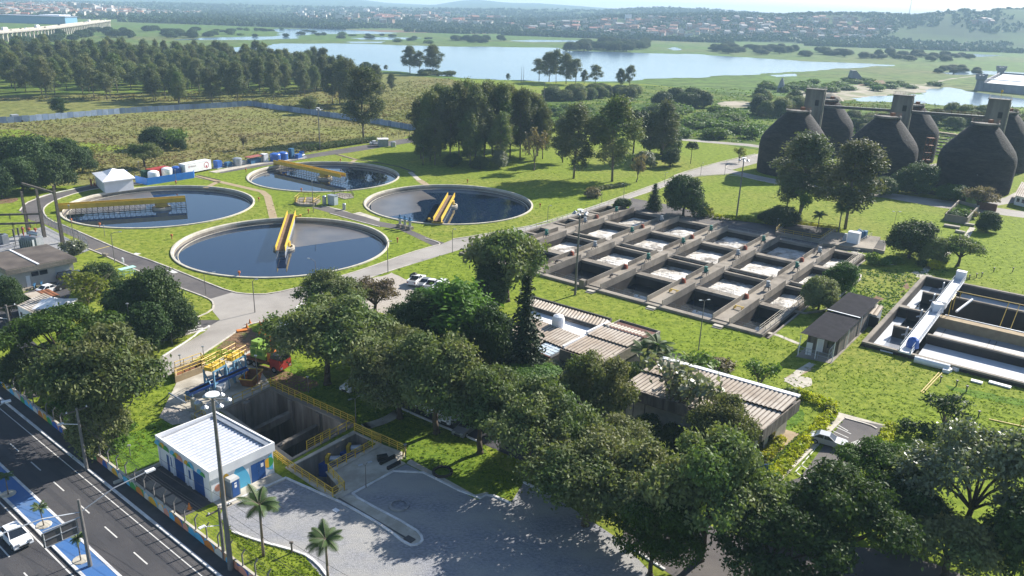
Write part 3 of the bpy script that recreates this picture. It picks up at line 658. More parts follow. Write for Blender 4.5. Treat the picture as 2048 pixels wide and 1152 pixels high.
# aerator motors standing on the walkways
WN=['walkway beside the main road','second walkway from the road','middle long walkway','fourth walkway from the road','walkway near the bushy trees']
def aerator(p,label,grp,mt):
    t=thing('aerator_motor',label,'aerator motor',(*p,RZ),AZ,grp)
    mb=MB()
    for x in (-.55,.55):
        for y in (-.55,.55): mb.beam((x,y,0),(x*.6,y*.6,.75),.1,.1)
    mb.box((0,0,.8),(1.0,1.0,.12)); mb.build('support_frame',M['dksteel'],t,local=True)
    mb=MB().lathe([(.32,.86),(.36,1.0),(.36,1.55),(.3,1.62),(.3,1.75),(.38,1.77),(.38,1.98),(.1,2.05)],12,capt=True); mb.build('motor_housing',mt,t,local=True)
    MB().box((.42,0,1.25),(.22,.3,.35)).build('terminal_box',mt,t,local=True)
    return t
for k,a in enumerate(A_):
    for q,(b,kind) in enumerate([(7.2,'f'),(13.7,'r'),(20.6,'m'),(37.0,'m'),(44.8,'r'),(52.0,'m')]):
        nm=WN[k]; o_=['first','first','first','second','second','third'][q]
        if kind=='m': aerator(BAS(a+.2,b),f'{"green" if (k+q)%3 else "grey"} aerator motor on the {nm}, {o_} from its front end','aerator motors',M['green'] if (k+q)%3 else M['grey'])
        elif kind=='r':
            mb=MB(); p=BAS(a-1.2,b); mb.box((*p,RZ+.35),(.9,.6,.7),AZ,taper=.8); mb.box((*p,RZ+.78),(.5,.45,.16),AZ)
            solo('junction_box',mb,M['redbrown'],f'red junction box on the {nm}, {o_} from its front end','junction box','red junction boxes',(*p,RZ))
        elif k>0:
            mb=MB(); p=BAS(a,b)
            for sx_ in (-.7,.7): mb.beam((*BAS(a+sx_,b-.6),RZ+.25),(*BAS(a+sx_,b+.6),RZ+.25),.12,.5)
            mb.beam((*BAS(a-.7,b),RZ+.55),(*BAS(a+.7,b),RZ+.55),.3,.12)
            solo('motor_stand',mb,M['yeldk'] if k>2 else M['dksteel'],f'empty low motor stand at the front of the {nm}','motor stand','empty motor stands',(*p,RZ))
p=BAS(1.3,-2.1)
mb=MB().box((*BAS(-2.2,-.9),.6),(1.1,1.0,2.0),AZ); solo('valve_pillar',mb,M['conc'],'squat concrete pillar at the front corner of the middle walkway','pillar',None,(*BAS(-2.2,-.9),-.4))
for k,a in enumerate((.4,13.2,26)):
    p=BAS(a,-2.0); mb=MB().box((*p,.12),(1.6,.9,.36),AZ); mb.box((*BAS(a,-2.6),.02),(1.6,.5,.2),AZ)
    solo('concrete_step',mb,M['conc_lt'],['pale concrete step at the front end of the middle walkway','pale concrete step below the fourth walkway of the basin','pale concrete step at the front end of the walkway next to the bushy trees'][k],'step','steps of the basin',(*p,0))
# basin behind the cells: yard slab, side pit with yellow railing, valves
sheet('basin_yard',gp([(1258,418),(1345,437),(1440,453),(1545,476),(1660,497),(1740,507),(1745,478),(1640,462),(1560,452),(1480,442),(1400,425),(1330,408),(1262,396)]),M['asph'],.02)
q=[(1548,452),(1561,450),(1668,463),(1612,482),(1547,471)]
t=thing('inlet_chamber','dark inlet chamber with yellow handrails behind the aeration cells','chamber',G(1610,468))
pl=gp([(1550,471),(1568,453),(1672,465),(1640,487)]); MB().prism(pl,0,.9).build('chamber_wall',M['conc'],t); MB().prism([lerp(p,(sum(a[0] for a in pl)/4,sum(a[1] for a in pl)/4),.1) for p in pl],.9,.93).build('chamber_opening',M['conc_dk'],t)
mb=MB(); rail(mb,[pl[0],pl[1],pl[2],pl[3],pl[0]],.9,1.0,2,.05); mb.build('handrail',M['yeldk'],t)
t=thing('sludge_pump_house','group of tilted grey hoppers and a white control cabinet behind the basin','pump station',G(1705,487))
MB().prism(gp([(1635,492),(1745,505),(1760,480),(1665,470)]),0,.8).build('plinth',M['conc'],t)
c0=G(1706,485,.8); MB().box((c0[0],c0[1],2.1),(2.6,1.8,2.6),AZ).build('control_cabinet',M['wht'],t)
for k in range(4):
    c1=G(1690+k*9,480-k*3,.8); mb=MB().box((c1[0],c1[1],1.6),(1.0,1.6,1.6),AZ,taper=.5); mb.build('hopper',M['grey'],t)
mb=MB(); 
for k in range(3): c1=G(1716+k*6,476,.8); mb.box((c1[0],c1[1],1.7),(1,1.3,1.8),AZ)
mb.build('motor_block',M['dkblue'],t)
t=thing('valve_chamber','open concrete valve chamber with a ramp beside the sludge hoppers','chamber',G(1745,495))
pl=gp([(1733,500),(1768,508),(1773,488),(1742,481)]); MB().prism(pl,0,.7).build('chamber_wall',M['conc'],t); cxy=(sum(a[0] for a in pl)/4,sum(a[1] for a in pl)/4)
MB().prism([lerp(p,cxy,.15) for p in pl],.7,.73).build('chamber_opening',M['conc_dk'],t); mb=MB(); rail(mb,[G(1711,496)[:2],G(1742,477)[:2]],.5,1,2,.04); mb.beam(G(1714,499,.4),G(1744,480,.6),1.2,.2); mb.build('ramp',M['conc_lt'],t)
# ------------------------------------------------------------------ rectangular settling basin
st=thing('rectangular_basin','long rectangular settling basin with white scum channels and a white walkway','treatment basin',SET(0,0,0))
SZ=.8; AR=60
wl=MB(); wd=MB()
def sw(a0,a1,b0,b1,z1=SZ,zt=None):
    wl.prism(SET.rect(a0,a1,b0,b1),z1-.3,z1); wd.prism(SET.rect(a0+.03,a1-.03,b0+.03,b1-.03),-4,z1-.3)
sw(0,.7,-.2,46.4); sw(.7,AR,-.2,.45); sw(.7,AR,45.7,46.4)
sw(7.6,AR,11.6,12.2,.5); sw(5.6,AR,35.4,36.0,.8); 
for b in (11.4,22.4,34.6): sw(2.2,5.4,b,b+.7,.7)
sw(.7,2.2,22.2,23.6,.75)
wl.build('basin_wall',M['conc'],st); wd.build('wetted_wall',M['conc_dk'],st)
MB().prism(SET.rect(6.5,AR,22.0,23.7),-4,.5).build('dividing_wall',M['path'],st)
MB().prism(SET.rect(-.2,AR,-.2,46.4),-4.3,-4.0).build('basin_floor',M['conc_dk'],st)
for (a0,a1,b0,b1,z,m,nm) in [(.68,2.2,.4,46,-1.3,'whtwater','scum_channel'),(2.2,5.6,.4,11.5,-1.4,'greywater','grey_water'),(2.2,5.6,12,22.5,-1.45,'basinwater','still_water'),(2.2,5.6,23,34.7,-1.5,'basinwater','still_water'),(2.2,5.6,35.2,46,-1.3,'greywater','grey_water'),
   (7.7,AR,.4,11.7,-1.2,'whtwater','scum_layer'),(7.7,AR,12.1,22.1,-1.3,'chan2','grey_water'),(7.7,AR,23.6,35.5,-3.2,'basinwater','still_water'),(7.7,AR,35.9,45.8,-1.3,'whtwater','scum_layer')]:
    mm=M[m] if m in M else mat('grey_settled_sludge',(.27,.27,.28),(.22,.22,.23),scale=.5,rough=.5,world=True)
    MB().prism(SET.rect(a0,a1,b0,b1),z-.1,z).build(nm,mm,st)
mb=MB()
for k in range(6): 
    a=9+k*8
    for seg in ([SET(a,17),SET(a+7,17)],[SET(a,17),SET(a,21.5)],[SET(a+7,17),SET(a+7,21.5)],): ribbon(mb,seg,.14,-1.28)
ribbon(mb,[SET(8,12.9),SET(AR,12.9)],.12,-1.28)
mb.build('scraper_rail',M['dksteel'],st)
wk=MB().prism(SET.rect(5.7,7.5,-.6,47.4),.75,1.0); wk.build('white_walkway',M['wht'],st)
rl=MB(); rail(rl,[SET(5.75,-.5),SET(5.75,47.3)],1.0,1.1,1.5,.04); rail(rl,[SET(7.45,-.5),SET(7.45,47.3)],1.0,1.1,1.5,.04); rl.build('walkway_railing',M['steel'],st)
mb=MB(); mb.prism(SET.rect(5.75,5.85,-.5,47.3),1.0,1.45); mb.prism(SET.rect(7.35,7.45,-.5,47.3),1.0,1.45); mb.build('toe_board',M['wht'],st)
yl=MB(); yl.tube(SET(7.7,35.7,1.9),SET(AR,35.7,1.9),.09,n=5)
for a in (8.5,16.5,18.2,26,34): yl.tube(SET(a,35.7,1.9),SET(a-.2,26.5,-2.5) if a>10 else SET(a,35.7,-2),.07,n=5)
for b in (24,28): yl.tube(SET(8.6,b,.5),SET(8.6,b,3.6),.07,n=5)
yl.tube(SET(8.6,24,3.5),SET(8.6,28,3.5),.07,n=5)
yl.build('yellow_pipe',M['yeldk'],st)
pp=MB(); pp.tube(SET(8,24.5,.35),SET(AR,24.5,.35),.14,n=6); pp.build('pipe_run',M['steel'],st)
for k,b in enumerate((8,19,30,39)):
    mb=MB(); p=SET(4.9,b)
    mb.path([SET(4.9,b,.2),SET(4.9,b,1.9),SET(4.9,b+.9,1.9),SET(4.9,b+.9,.6)],.13,6); mb.path([SET(4.3,b,.6),SET(4.9,b,.9)],.13,6)
    mb.build('bent_pipe',M['steel'],st)
mb=MB(); p=SET(6.6,23.5); mb.box((*p,1.8),(1.9,1.7,1.5),AZ+.5,taper=.8); mb.box((*SET(6.9,26.5),1.7),(1.6,1.6,1.3),AZ); solo('covered_drive_unit',mb,M['tent'],'white wrapped drive unit on the middle of the white walkway','drive unit',None,(*p,1.0))
mb=MB(); p=SET(6.6,47.6); mb.box((*p,1.9),(1.8,1.4,1.8),AZ); solo('control_box',mb,M['wht'],'white control box at the far end of the white walkway','control box',None,(*p,1.0))
mb=MB(); p=SET(7.0,2.6); 
for k in range(10):
    a=k/9*math.pi*2; 
mb.lathe([(1.0,1.0),(.95,1.5),(.8,2.3),(.25,2.7)],9,(*p,0),capt=True); solo('tarpaulin_cover',mb,M['bluetank'],'blue tarpaulin draped over machinery at the near end of the white walkway','tarpaulin',None,(*p,1.0))
mb=MB(); mb.tube(SET(9.5,26,1.0),SET(11,31.5,2.2),.22,n=8); solo('white_pipe_arm',mb,M['wht'],'loose white pipe leaning over the dark channel','pipe',None,SET(9.5,26,1.0))
mb=MB(); mb.tube(G(1829,718,.5),G(1899,736,.5),.55,.55,12); solo('large_white_pipe',mb,M['wht'],'thick white pipe lying on the grass along the basin wall','pipe',None,G(1862,727))
mb=MB(); r0=random.Random(3)
for k in range(6): p=G(1896+r0.uniform(-5,12),738+r0.uniform(-4,8)); mb.box((p[0],p[1],.25),(r0.uniform(.6,1.4),r0.uniform(.3,.8),.5),r0.uniform(0,3))
solo('broken_pipe_pieces',mb,M['wht'],'heap of broken white pieces at the end of the thick white pipe','rubble',None,G(1898,740))
for k,((u0,v0),(u1,v1),lb) in enumerate([((1761,699),(1822,713),'long flat white plank beside the basin wall'),((1978,763),(2022,775),'white slab lying in the weeds past the basin'),((1942,760),(1965,766),'short white slab lying beside the long one')]):
    mb=MB(); mb.beam(G(u0,v0,.15),G(u1,v1,.15),.8,.2); solo('white_slab',mb,M['wht'],lb,'slab','white slabs on the grass',G(u0,v0))
mb=MB(); mb.beam(G(1842,784,.1),G(1878,745,.1),.12,.12); mb.beam(G(1846,786,.1),G(1884,746,.1),.12,.12); solo('yellow_pole_pair',mb,M['yeldk'],'pair of yellow poles lying on the lawn below the basin','pole',None,G(1860,765))
mb=MB(); mb.beam(G(1978,838,.1),G(2060,856,.1),.1,.1); rail(mb,[G(2040,852)[:2],G(2060,835)[:2]],0,1.0,1.2,.05); solo('yellow_railing',mb,M['yel'],'yellow railing pieces on the lawn past the lone bush','railing',None,G(2045,848))
# ------------------------------------------------------------------ helpers for buildings
def corr_roof(mb,p0,p1,p2,p3,amp=.12,pitch=.75,m=0):
    "corrugated sheet p0-p1 (along the ridges' repeat) x p0-p3 (along the ridges); valleys hold dirt (second material)"
    p0,p1,p2,p3=[Vector(p) for p in (p0,p1,p2,p3)]
    pitch=min(pitch,.56); amp=min(amp,.075); n=max(4,int((p1-p0).length/pitch)*4); up=Vector((0,0,1)); vs=[];fs=[[],[]]
    for k in range(n+1):
        t=(k+(.15 if k%4==1 else -.15 if k%4==2 else 0))/n; h=amp if k%4 in (1,2) else -amp*.3; a=p0.lerp(p1,t)+up*h; b=p3.lerp(p2,t)+up*h; vs+=[a,b]
    o=len(mb.v); mb.v+=[tuple(map(float,v)) for v in vs]
    for k in range(n): mb.f.append((o+2*k,o+2*k+2,o+2*k+3,o+2*k+1)); mb.m.append(1 if k%4==3 else 0)
    return mb
def q4(a,b,c): "fourth corner of a parallelogram"; return (a[0]+c[0]-b[0],a[1]+c[1]-b[1])
def wallpt(a,b,t,z,off=0.0):
    "point on the wall from a to b, t metres along, pushed outwards by off"
    d=np.array(b[:2])-np.array(a[:2]); L=np.linalg.norm(d); d/=L; n=np.array([d[1],-d[0]])
    p=np.array(a[:2])+d*t+n*off; return (float(p[0]),float(p[1]),z)
def panel(mb,a,b,t0,t1,z0,z1,off=.03,th=.06,m=0):
    "thin box standing proud of a wall"
    i=[wallpt(a,b,t0,z0,off-th),wallpt(a,b,t1,z0,off-th),wallpt(a,b,t1,z0,off),wallpt(a,b,t0,z0,off)]
    mb.prism([p[:2] for p in i],z0,z1,m); return mb
def facepoly(mb,a,b,pts,off,m=0):
    "flat painted shape on a wall; pts are (metres along, height)"
    mb.add([wallpt(a,b,t,z,off) for t,z in pts],[tuple(range(len(pts)))],m); return mb
# ------------------------------------------------------------------ digesters
DG=[(94.2,268.9),(120.7,260.8),(147.1,251.1),(121.2,314.4),(150.2,305.6),(177.5,292.0)]
DL=['dark conical digester tank nearest the road bend, behind the tall pair of trees','middle dark conical digester tank of the front row, half hidden by a tall tree','dark conical digester tank of the front row closest to the small guard house','rear digester tank behind the one by the road bend','rear digester tank in the middle of the back row, stairs beside it','rear digester tank cut by the edge of the picture']
for i,(x,y) in enumerate(DG):
    H_=21.3 if i<3 else 21.0; r=11.0 if i<3 else 10.8
    t=thing('digester_tank',DL[i],'digester tank',(x,y,0),0,'concrete digester tanks')
    MB().lathe([(r*.985,-.2),(r,2),(r*1.01,9),(r*.985,11.2),(r*.92,12.8),(r*.8,14.6),(r*.62,17),(r*.44,19.2),(r*.33,20.4),(r*.31,H_-.6)],56,(x,y,0)).build('tank_body',M['dig'],t,smooth=True)
    MB().lathe([(r*.31,H_-.7),(r*.37,H_-.6),(r*.37,H_-.05),(r*.34,H_),(r*.33,H_-.3)],32,(x,y,0),capt=True).build('neck_ring',M['tower'],t)
    mb=MB(); rail(mb,circ((x,y),r*.36,12)+[circ((x,y),r*.36,12)[0]],H_,.9,1.5,.03); mb.box((x+1,y-1,H_+.5),(1.2,1.0,1.0),.4); mb.build('top_railing',M['rust'],t)
def ztop(p,v):
    lo,hi=0,80
    for _ in range(40):
        m=(lo+hi)/2
        if px((*p,m))[1]>v: lo=m
        else: hi=m
    return lo
TW=[]
for i in range(3):
    a,b=DG[i],DG[i+3]; p=((a[0]*.52+b[0]*.48),(a[1]*.52+b[1]*.48)); h=ztop(p,[179,191,199][i]); TW.append((p,h)); hd=ang(a,b)
    t=thing('stair_tower',['tall concrete stair tower between the two digesters by the road bend','middle concrete stair tower between two digesters','concrete stair tower with a yellow lamp on top, closest to the picture edge'][i],'tower',(*p,0),hd-math.pi/2,'digester stair towers')
    MB().box((*p,h/2),(6.3,3.6,h),hd-math.pi/2).build('tower_shaft',M['tower'],t)
    MB().box((*p,h+.12),(6.8,4.2,.24),hd-math.pi/2).build('roof_slab',M['tower'],t)
    rc=[(p[0]+sx_*3.2*math.cos(hd-math.pi/2)-sy_*1.9*math.sin(hd-math.pi/2),p[1]+sx_*3.2*math.sin(hd-math.pi/2)+sy_*1.9*math.cos(hd-math.pi/2)) for sx_,sy_ in ((-1,-1),(1,-1),(1,1),(-1,1))]
    mb=MB(); rail(mb,rc+[rc[0]],h+.24,1.0,1.6,.04); mb.build('roof_railing',M['conc_lt'],t)
    f=(p[0]-3.45*0,p[1]); mb=MB(); q0=(p[0]-math.cos(hd)*1.83-math.sin(hd)*-1.2,p[1]-math.sin(hd)*1.83+math.cos(hd)*-1.2); mb.box((*q0,21.8),(1.3,.12,2.0),hd-math.pi/2); mb.build('door_opening',M['black'],t)
    mb=MB(); e=(p[0]+math.cos(hd-math.pi/2)*3.3,p[1]+math.sin(hd-math.pi/2)*3.3); mb.box((*e,h/2-.3),(.35,.5,h-.6),hd-math.pi/2); mb.build('pale_corner_rib',M['conc_lt'],t)
    if i==2: mb=MB(); mb.tube((*p,h+.2),(*p,h+2.2),.06); mb.lathe([(.1,2.2),(.4,2.5),(.4,2.9),(.1,3.2)],8,(p[0],p[1],h)); mb.build('yellow_lamp',M['yel'],t)
for i in range(2):
    a=np.array(TW[i][0]); b=np.array(TW[i+1][0]); d=(b-a)/np.linalg.norm(b-a); a=a+d*3.2; b=b-d*3.2; z=20.6
    t=thing('footbridge',['high footbridge joining the road bend tower to the middle tower','high footbridge joining the middle tower to the lamp-topped tower'][i],'footbridge',(*a,0),0,'digester footbridges')
    MB().beam((*a,z),(*b,z),1.7,.9).build('bridge_beam',M['dksteel'],t)
    mb=MB(); s=np.array([-d[1],d[0]])*.8
    for sg in (-1,1): rail(mb,[tuple(a+s*sg),tuple(b+s*sg)],z+.45,1.0,2.0,.035)
    mb.build('bridge_railing',M['rust'],t)
for i,(c,a0) in enumerate([((134.5,280),0),((137,262),0)]):
    t=thing('stair_scaffold',['rusty steel stairs clinging to the middle digester','rusty steel stairs on the side of the digester by the guard house'][i],'stairs',(*c,0),0,'digester stairs')
    mb=MB(); w=2.2
    for sx_ in (-w/2,w/2):
        for sy_ in (-w/2,w/2): mb.tube((c[0]+sx_,c[1]+sy_,0),(c[0]+sx_,c[1]+sy_,14.5),.07,n=4)
    mb.build('upright_posts',M['rust'],t); mb=MB()
    for k in range(6):
        z=k*2.4; s=1 if k%2 else -1; mb.beam((c[0]-s*w/2,c[1]-.6,z),(c[0]+s*w/2,c[1]-.6,z+2.4),.8,.12); mb.box((c[0],c[1]+.3,z+2.35),(w,1.6,.08)); rail(mb,[(c[0]-w/2,c[1]+w/2),(c[0]+w/2,c[1]+w/2)],z+2.4,.9,1.1,.03)
    mb.build('stair_flights',M['rust'],t)
# low wall and stepped bank by the digesters
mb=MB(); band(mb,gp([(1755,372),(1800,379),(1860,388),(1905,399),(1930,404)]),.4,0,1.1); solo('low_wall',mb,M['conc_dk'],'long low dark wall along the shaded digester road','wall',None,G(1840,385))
mb=MB()
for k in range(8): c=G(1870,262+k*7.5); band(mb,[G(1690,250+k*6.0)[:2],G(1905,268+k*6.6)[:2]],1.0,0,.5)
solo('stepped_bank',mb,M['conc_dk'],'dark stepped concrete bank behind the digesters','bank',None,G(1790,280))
mb=MB(); band(mb,gp([(1690,250),(1770,256),(1850,265),(1960,280)]),2.2,0,1.2); solo('pale_bank_wall',mb,M['path'],'long pale wall at the top of the stepped bank','wall',None,G(1800,260))
# planter in front of the digester road
t=thing('walled_planter','raised concrete planter full of shrubs beside the digester road','planter',G(1925,432))
pl=gp([(1888,441),(1932,449),(1955,424),(1915,413)]); mb=MB()
band(mb,pl,.35,0,1.9,closed=True); mb.build('planter_wall',M['conc'],t); MB().prism(pl,-.1,1.0).build('planter_soil',M['weeds'],t)
for k,((u0,v0),(u1,v1),w_,m_) in enumerate([((1888,450),(1920,455),1.6,'conc'),((1929,447.5),(1949,450.5),1.1,'conc_lt'),((1911,461.5),(1930,465),1.1,'conc_lt')]):
    mb=MB(); mb.beam(G(u0,v0,.35),G(u1,v1,.35),w_,.5); solo('lawn_slab',mb,M[m_],['grey concrete slab on the lawn below the planter','pale short slab closest to the small round tree','pale short slab farther down the lawn path'][k],'slab','slabs below the planter',G(u0,v0))
mb=MB(); mb.box((*G(1972,420)[:2],1.0),(5,1.2,2),AZ); solo('brick_screen_wall',mb,M['brick'],'short brown screen wall beside the planter','wall',None,G(1972,420))
# guard house at the edge
t=thing('guard_house','small pale house with a corrugated roof beside the digesters','house',G(2040,412))
a,b,c=G(2027,409)[:2],G(2060,417)[:2],G(2070,398)[:2]; d=q4(a,b,c); MB().prism([a,b,c,d],0,2.8).build('wall',M['wht'],t)
ov=[lerp(p,((a[0]+c[0])/2,(a[1]+c[1])/2),-.18) for p in (a,b,c,d)]
mb=MB(); corr_roof(mb,(*ov[0],3.0),(*ov[1],3.0),(*ov[2],4.0),(*ov[3],4.0),.1,.7); mb.build('roof',[M['fibro_w'],M['fibro_dk']],t)
mb=MB(); panel(mb,a,b,.6,1.5,1.0,2.1); panel(mb,a,b,2.2,3.2,1.0,2.1); mb.build('window_band',M['glass'],t)
# ------------------------------------------------------------------ white tent, hoarding, tanks, trailer, row of plant
t=thing('white_tent','large white marquee tent with a pyramid roof beside the round tank','tent',G(230,380))
ta=G(199,388)[:2]; tb=G(211.5,387)[:2]; tf=G(211,387)[:2]; tr_=G(268.5,379)[:2]; tl=G(192,370)[:2]; tbk=q4(tl,tf,tr_)
base=[tf,tr_,tbk,tl]; MB().prism(base,0,3.1).build('side_wall',M['tent'],t)
ct=(sum(p[0] for p in base)/4,sum(p[1] for p in base)/4); ov=[lerp(p,ct,-.13) for p in base]
mb=MB(); vs=[(*p,3.1) for p in ov]+[(*p,3.45) for p in ov]; tp=[lerp(p,ct,.45) for p in ov]
mb.add([(*p,3.05) for p in ov]+[(*p,3.35) for p in ov]+[(*lerp(p,ct,.5),4.1) for p in ov]+[(*ct,5.3)],[(0,1,5,4),(1,2,6,5),(2,3,7,6),(3,0,4,7),(4,5,9,8),(5,6,10,9),(6,7,11,10),(7,4,8,11),(8,9,12),(9,10,12),(10,11,12),(11,8,12)]); mb.build('tent_roof',M['tent'],t)
t=thing('blue_hoarding','long low bright blue hoarding around the white and blue tanks','fence',G(340,360))
hp=gp([(272,365),(295,370.5),(388,356)]); mb=MB(); band(mb,hp,.12,0,2.0); mb.build('hoarding_panel',M['bluesheet'],t)
mb=MB(); band(mb,gp([(388,356),(388.5,350)]),.12,0,1.6); mb.build('hoarding_return',M['bluesheet'],t)
mb=MB(); band(mb,gp([(243,357),(256,357.5)]),.12,0,2.6); solo('blue_screen',mb,M['blue'],'dark blue upright panel behind the white tent','panel',None,G(250,357))
def tank(u,v,r,h,m,label,dome=True,cat='tank'):
    p=G(u,v); t=thing('plastic_tank',label,cat,p,0,'plant water tanks')
    MB().lathe([(r,0),(r*1.02,h*.5),(r,h*.82)],24,p).build('tank_shell',M[m],t)
    MB().lathe([(r,h*.82),(r*.9,h*.9),(r*.55,h*.98),(r*.2,h)] if dome else [(r*1.03,h*.82),(r*1.03,h*.9),(r*.6,h)],24,p,capt=True).build('tank_lid',M[m],t); return t
tank(308,359,1.55,2.6,'tent','white domed tank at the hoarding corner, next to the dark green machine'); tank(335,352.5,1.5,2.7,'tent','second white domed tank, between the red container and the blue tank'); tank(353.5,350,1.35,2.7,'bluetank','blue domed tank behind the hoarding next to the white trailer')
tank(475.5,331.5,1.4,2.6,'steel','grey cylindrical tank standing between blue machinery',False)
tank(551,322,1.75,2.7,'bluetank','blue domed tank in the row beside the road, nearer one of the pair'); tank(566,319.5,1.7,2.7,'bluetank','blue domed tank in the row beside the road, farther one of the pair')
mb=MB(); p=G(530,324); mb.box((p[0],p[1],1.3),(1.9,1.6,2.6),AZ); mb.box((p[0],p[1],2.65),(2.0,1.7,.12),AZ); solo('white_cabinet',mb,M['wht'],'white upright cabinet beside the red-roofed shelter','cabinet',None,p)
p=G(317,352); t=thing('red_container','small red container behind the white tanks','container',p); MB().box((p[0],p[1],1.2),(6.5,2.4,2.3),AZ+1.75).build('container_body',M['red'],t); MB().box((p[0],p[1],2.42),(6.6,2.5,.1),AZ+1.75).build('container_roof',M['red'],t)
p=G(290,356); mb=MB(); mb.box((p[0],p[1],1.1),(1.8,1.5,2.2),AZ); mb.box((p[0]+1.6,p[1]-.3,.8),(1.4,1.3,1.5),AZ); mb.tube((p[0],p[1],2),(p[0]+1.8,p[1],2.3),.3,n=8); solo('green_generator',mb,mat('dark_green_paint',(.02,.07,.045),(.03,.09,.06),scale=1),'dark green machine unit inside the blue hoarding','machine',None,p)
# white trailer container with the round red emblem
ta=G(372,350.5); tb=G(423.5,340); hd=ang(ta,tb); Lc=math.dist(ta[:2],tb[:2])
t=thing('white_trailer','long white container trailer with a red ring emblem beside the hoarding','container',ta,hd)
def TL(x,y,z): return (ta[0]+x*math.cos(hd)-y*math.sin(hd),ta[1]+x*math.sin(hd)+y*math.cos(hd),z)
MB().prism([TL(0,0,0)[:2],TL(Lc,0,0)[:2],TL(Lc,2.6,0)[:2],TL(0,2.6,0)[:2]],.45,3.1).build('container_body',M['wht'],t)
MB().prism([TL(-.05,-.05,0)[:2],TL(Lc+.05,-.05,0)[:2],TL(Lc+.05,2.65,0)[:2],TL(-.05,2.65,0)[:2]],3.1,3.2).build('container_roof',M['wht'],t)
mb=MB()
for x in (.8,1.8,Lc-2.2,Lc-1): mb.tube(TL(x,.15,.4),TL(x,2.4,.4),.4,n=12)
mb.build('wheel_set',M['black'],t)
mb=MB(); cx=Lc-1.9; n=28
for k in range(n):
    if 19<=k<=20: continue
    a0,a1=2*math.pi*k/n,2*math.pi*(k+1)/n; mb.quad(TL(cx+.95*math.cos(a0),-.02,1.85+.95*math.sin(a0)),TL(cx+.95*math.cos(a1),-.02,1.85+.95*math.sin(a1)),TL(cx+.78*math.cos(a1),-.02,1.85+.78*math.sin(a1)),TL(cx+.78*math.cos(a0),-.02,1.85+.78*math.sin(a0)))
mb.add([TL(cx+.3*math.cos(a),-.02,1.5+.3*math.sin(a)) for a in [k*math.pi/6 for k in range(12)]],[tuple(range(12))]); mb.quad(TL(cx-.1,-.022,.85),TL(cx+.1,-.022,.85),TL(cx+.1,-.022,1.5),TL(cx-.1,-.022,1.5))
mb.build('ring_emblem',mat('emblem_red',(.38,.02,.05),rough=.6),t)
def text(body,size,loc,rot,m,name,parent):
    cu=bpy.data.curves.new(name,'FONT'); cu.body=body; cu.size=size; cu.extrude=.004; o=bpy.data.objects.new(name,cu); COL.objects.link(o); me=bpy.data.meshes.new_from_object(o); bpy.data.objects.remove(o)
    me.materials.clear(); me.materials.append(m); o=bpy.data.objects.new(name,me); COL.objects.link(o); o.matrix_world=Matrix.Translation(Vector(loc))@rot; 
    if parent: mw=o.matrix_world.copy(); o.parent=parent; o.matrix_basis=WM[parent.name].inverted()@mw
    return o
def wallrot(h): return Matrix.Rotation(h,4,'Z')@Matrix.Rotation(math.pi/2,4,'X')
text('VEOLIA',.62,TL(2.0,-.03,2.05),wallrot(hd),mat('letter_grey',(.25,.16,.17),rough=.6),'lettering',t)
mb=MB(); 
for k in range(14):
    a0,a1=2*math.pi*k/14,2*math.pi*(k+1)/14; mb.quad(TL(1.5+.32*math.cos(a0),-.02,2.25+.32*math.sin(a0)),TL(1.5+.32*math.cos(a1),-.02,2.25+.32*math.sin(a1)),TL(1.5+.22*math.cos(a1),-.02,2.25+.22*math.sin(a1)),TL(1.5+.22*math.cos(a0),-.02,2.25+.22*math.sin(a0)))
mb.build('small_emblem',mat('emblem_red',(.38,.02,.05),rough=.6),t)
# the rest of the row
def skid(u,v,L,W_,H_,m,label,name='pump_skid',cat='machinery'):
    p=G(u,v); h=AZ+1.75; t=thing(name,label,cat,p,h)
    MB().box((p[0],p[1],.15),(L,W_,.3),h).build('skid_base',M['grey'],t); ca,sa=math.cos(h),math.sin(h)
    MB().box((p[0]-L*.2*ca,p[1]-L*.2*sa,.3+H_/2),(L*.45,W_*.8,H_),h).build('machine_block',M[m],t)
    mb=MB(); mb.tube((p[0],p[1],.9),(p[0]+L*.45*ca,p[1]+L*.45*sa,.9),.3,n=8); mb.tube((p[0]+L*.3*ca,p[1]+L*.3*sa,.3),(p[0]+L*.3*ca,p[1]+L*.3*sa,1.7),.2,n=8); mb.build('pipework',M['steel'],t); return t
skid(440,335.5,4,2.2,2.1,'bluetank','blue boxed machine at the end of the white trailer'); skid(461,333,4.5,1.6,1.3,'dkblue','small dark blue pump skid in front of the grey cylinder'); skid(586,317,3,1.8,3.2,'dkblue','tall dark blue machine beyond the pair of blue tanks'); skid(601,316.5,4.5,1.8,1.3,'bluetank','blue pump skid at the far end of the plant row'); skid(490,329,4,1.5,1.0,'steel','grey pipe skid between the grey cylinder and the red-roofed shelter')
p=G(509,326.5); h=AZ+1.75; t=thing('open_shelter','small shelter with a red roof over dark machines','shelter',p,h)
mb=MB(); ca,sa=math.cos(h),math.sin(h)
for sx_ in (-2.6,2.6):
    for sy_ in (-1,1): mb.tube((p[0]+sx_*ca-sy_*sa,p[1]+sx_*sa+sy_*ca,0),(p[0]+sx_*ca-sy_*sa,p[1]+sx_*sa+sy_*ca,2.2),.06,n=4)
mb.build('post_frame',M['dksteel'],t); MB().box((p[0],p[1],2.3),(5.8,2.8,.14),h).build('roof',mat('faded_red_roof',(.33,.10,.08),(.25,.08,.06),scale=.8),t); MB().box((p[0],p[1],.85),(4.4,1.5,1.6),h).build('machine_block',M['dkblue'],t)
mb=MB(); band(mb,gp([(599,314.5),(609,314.2)]),.08,0,2.1); solo('blue_mesh_panel',mb,M['bluesheet'],'blue mesh panel closing the far end of the plant row','panel',None,G(604,314))
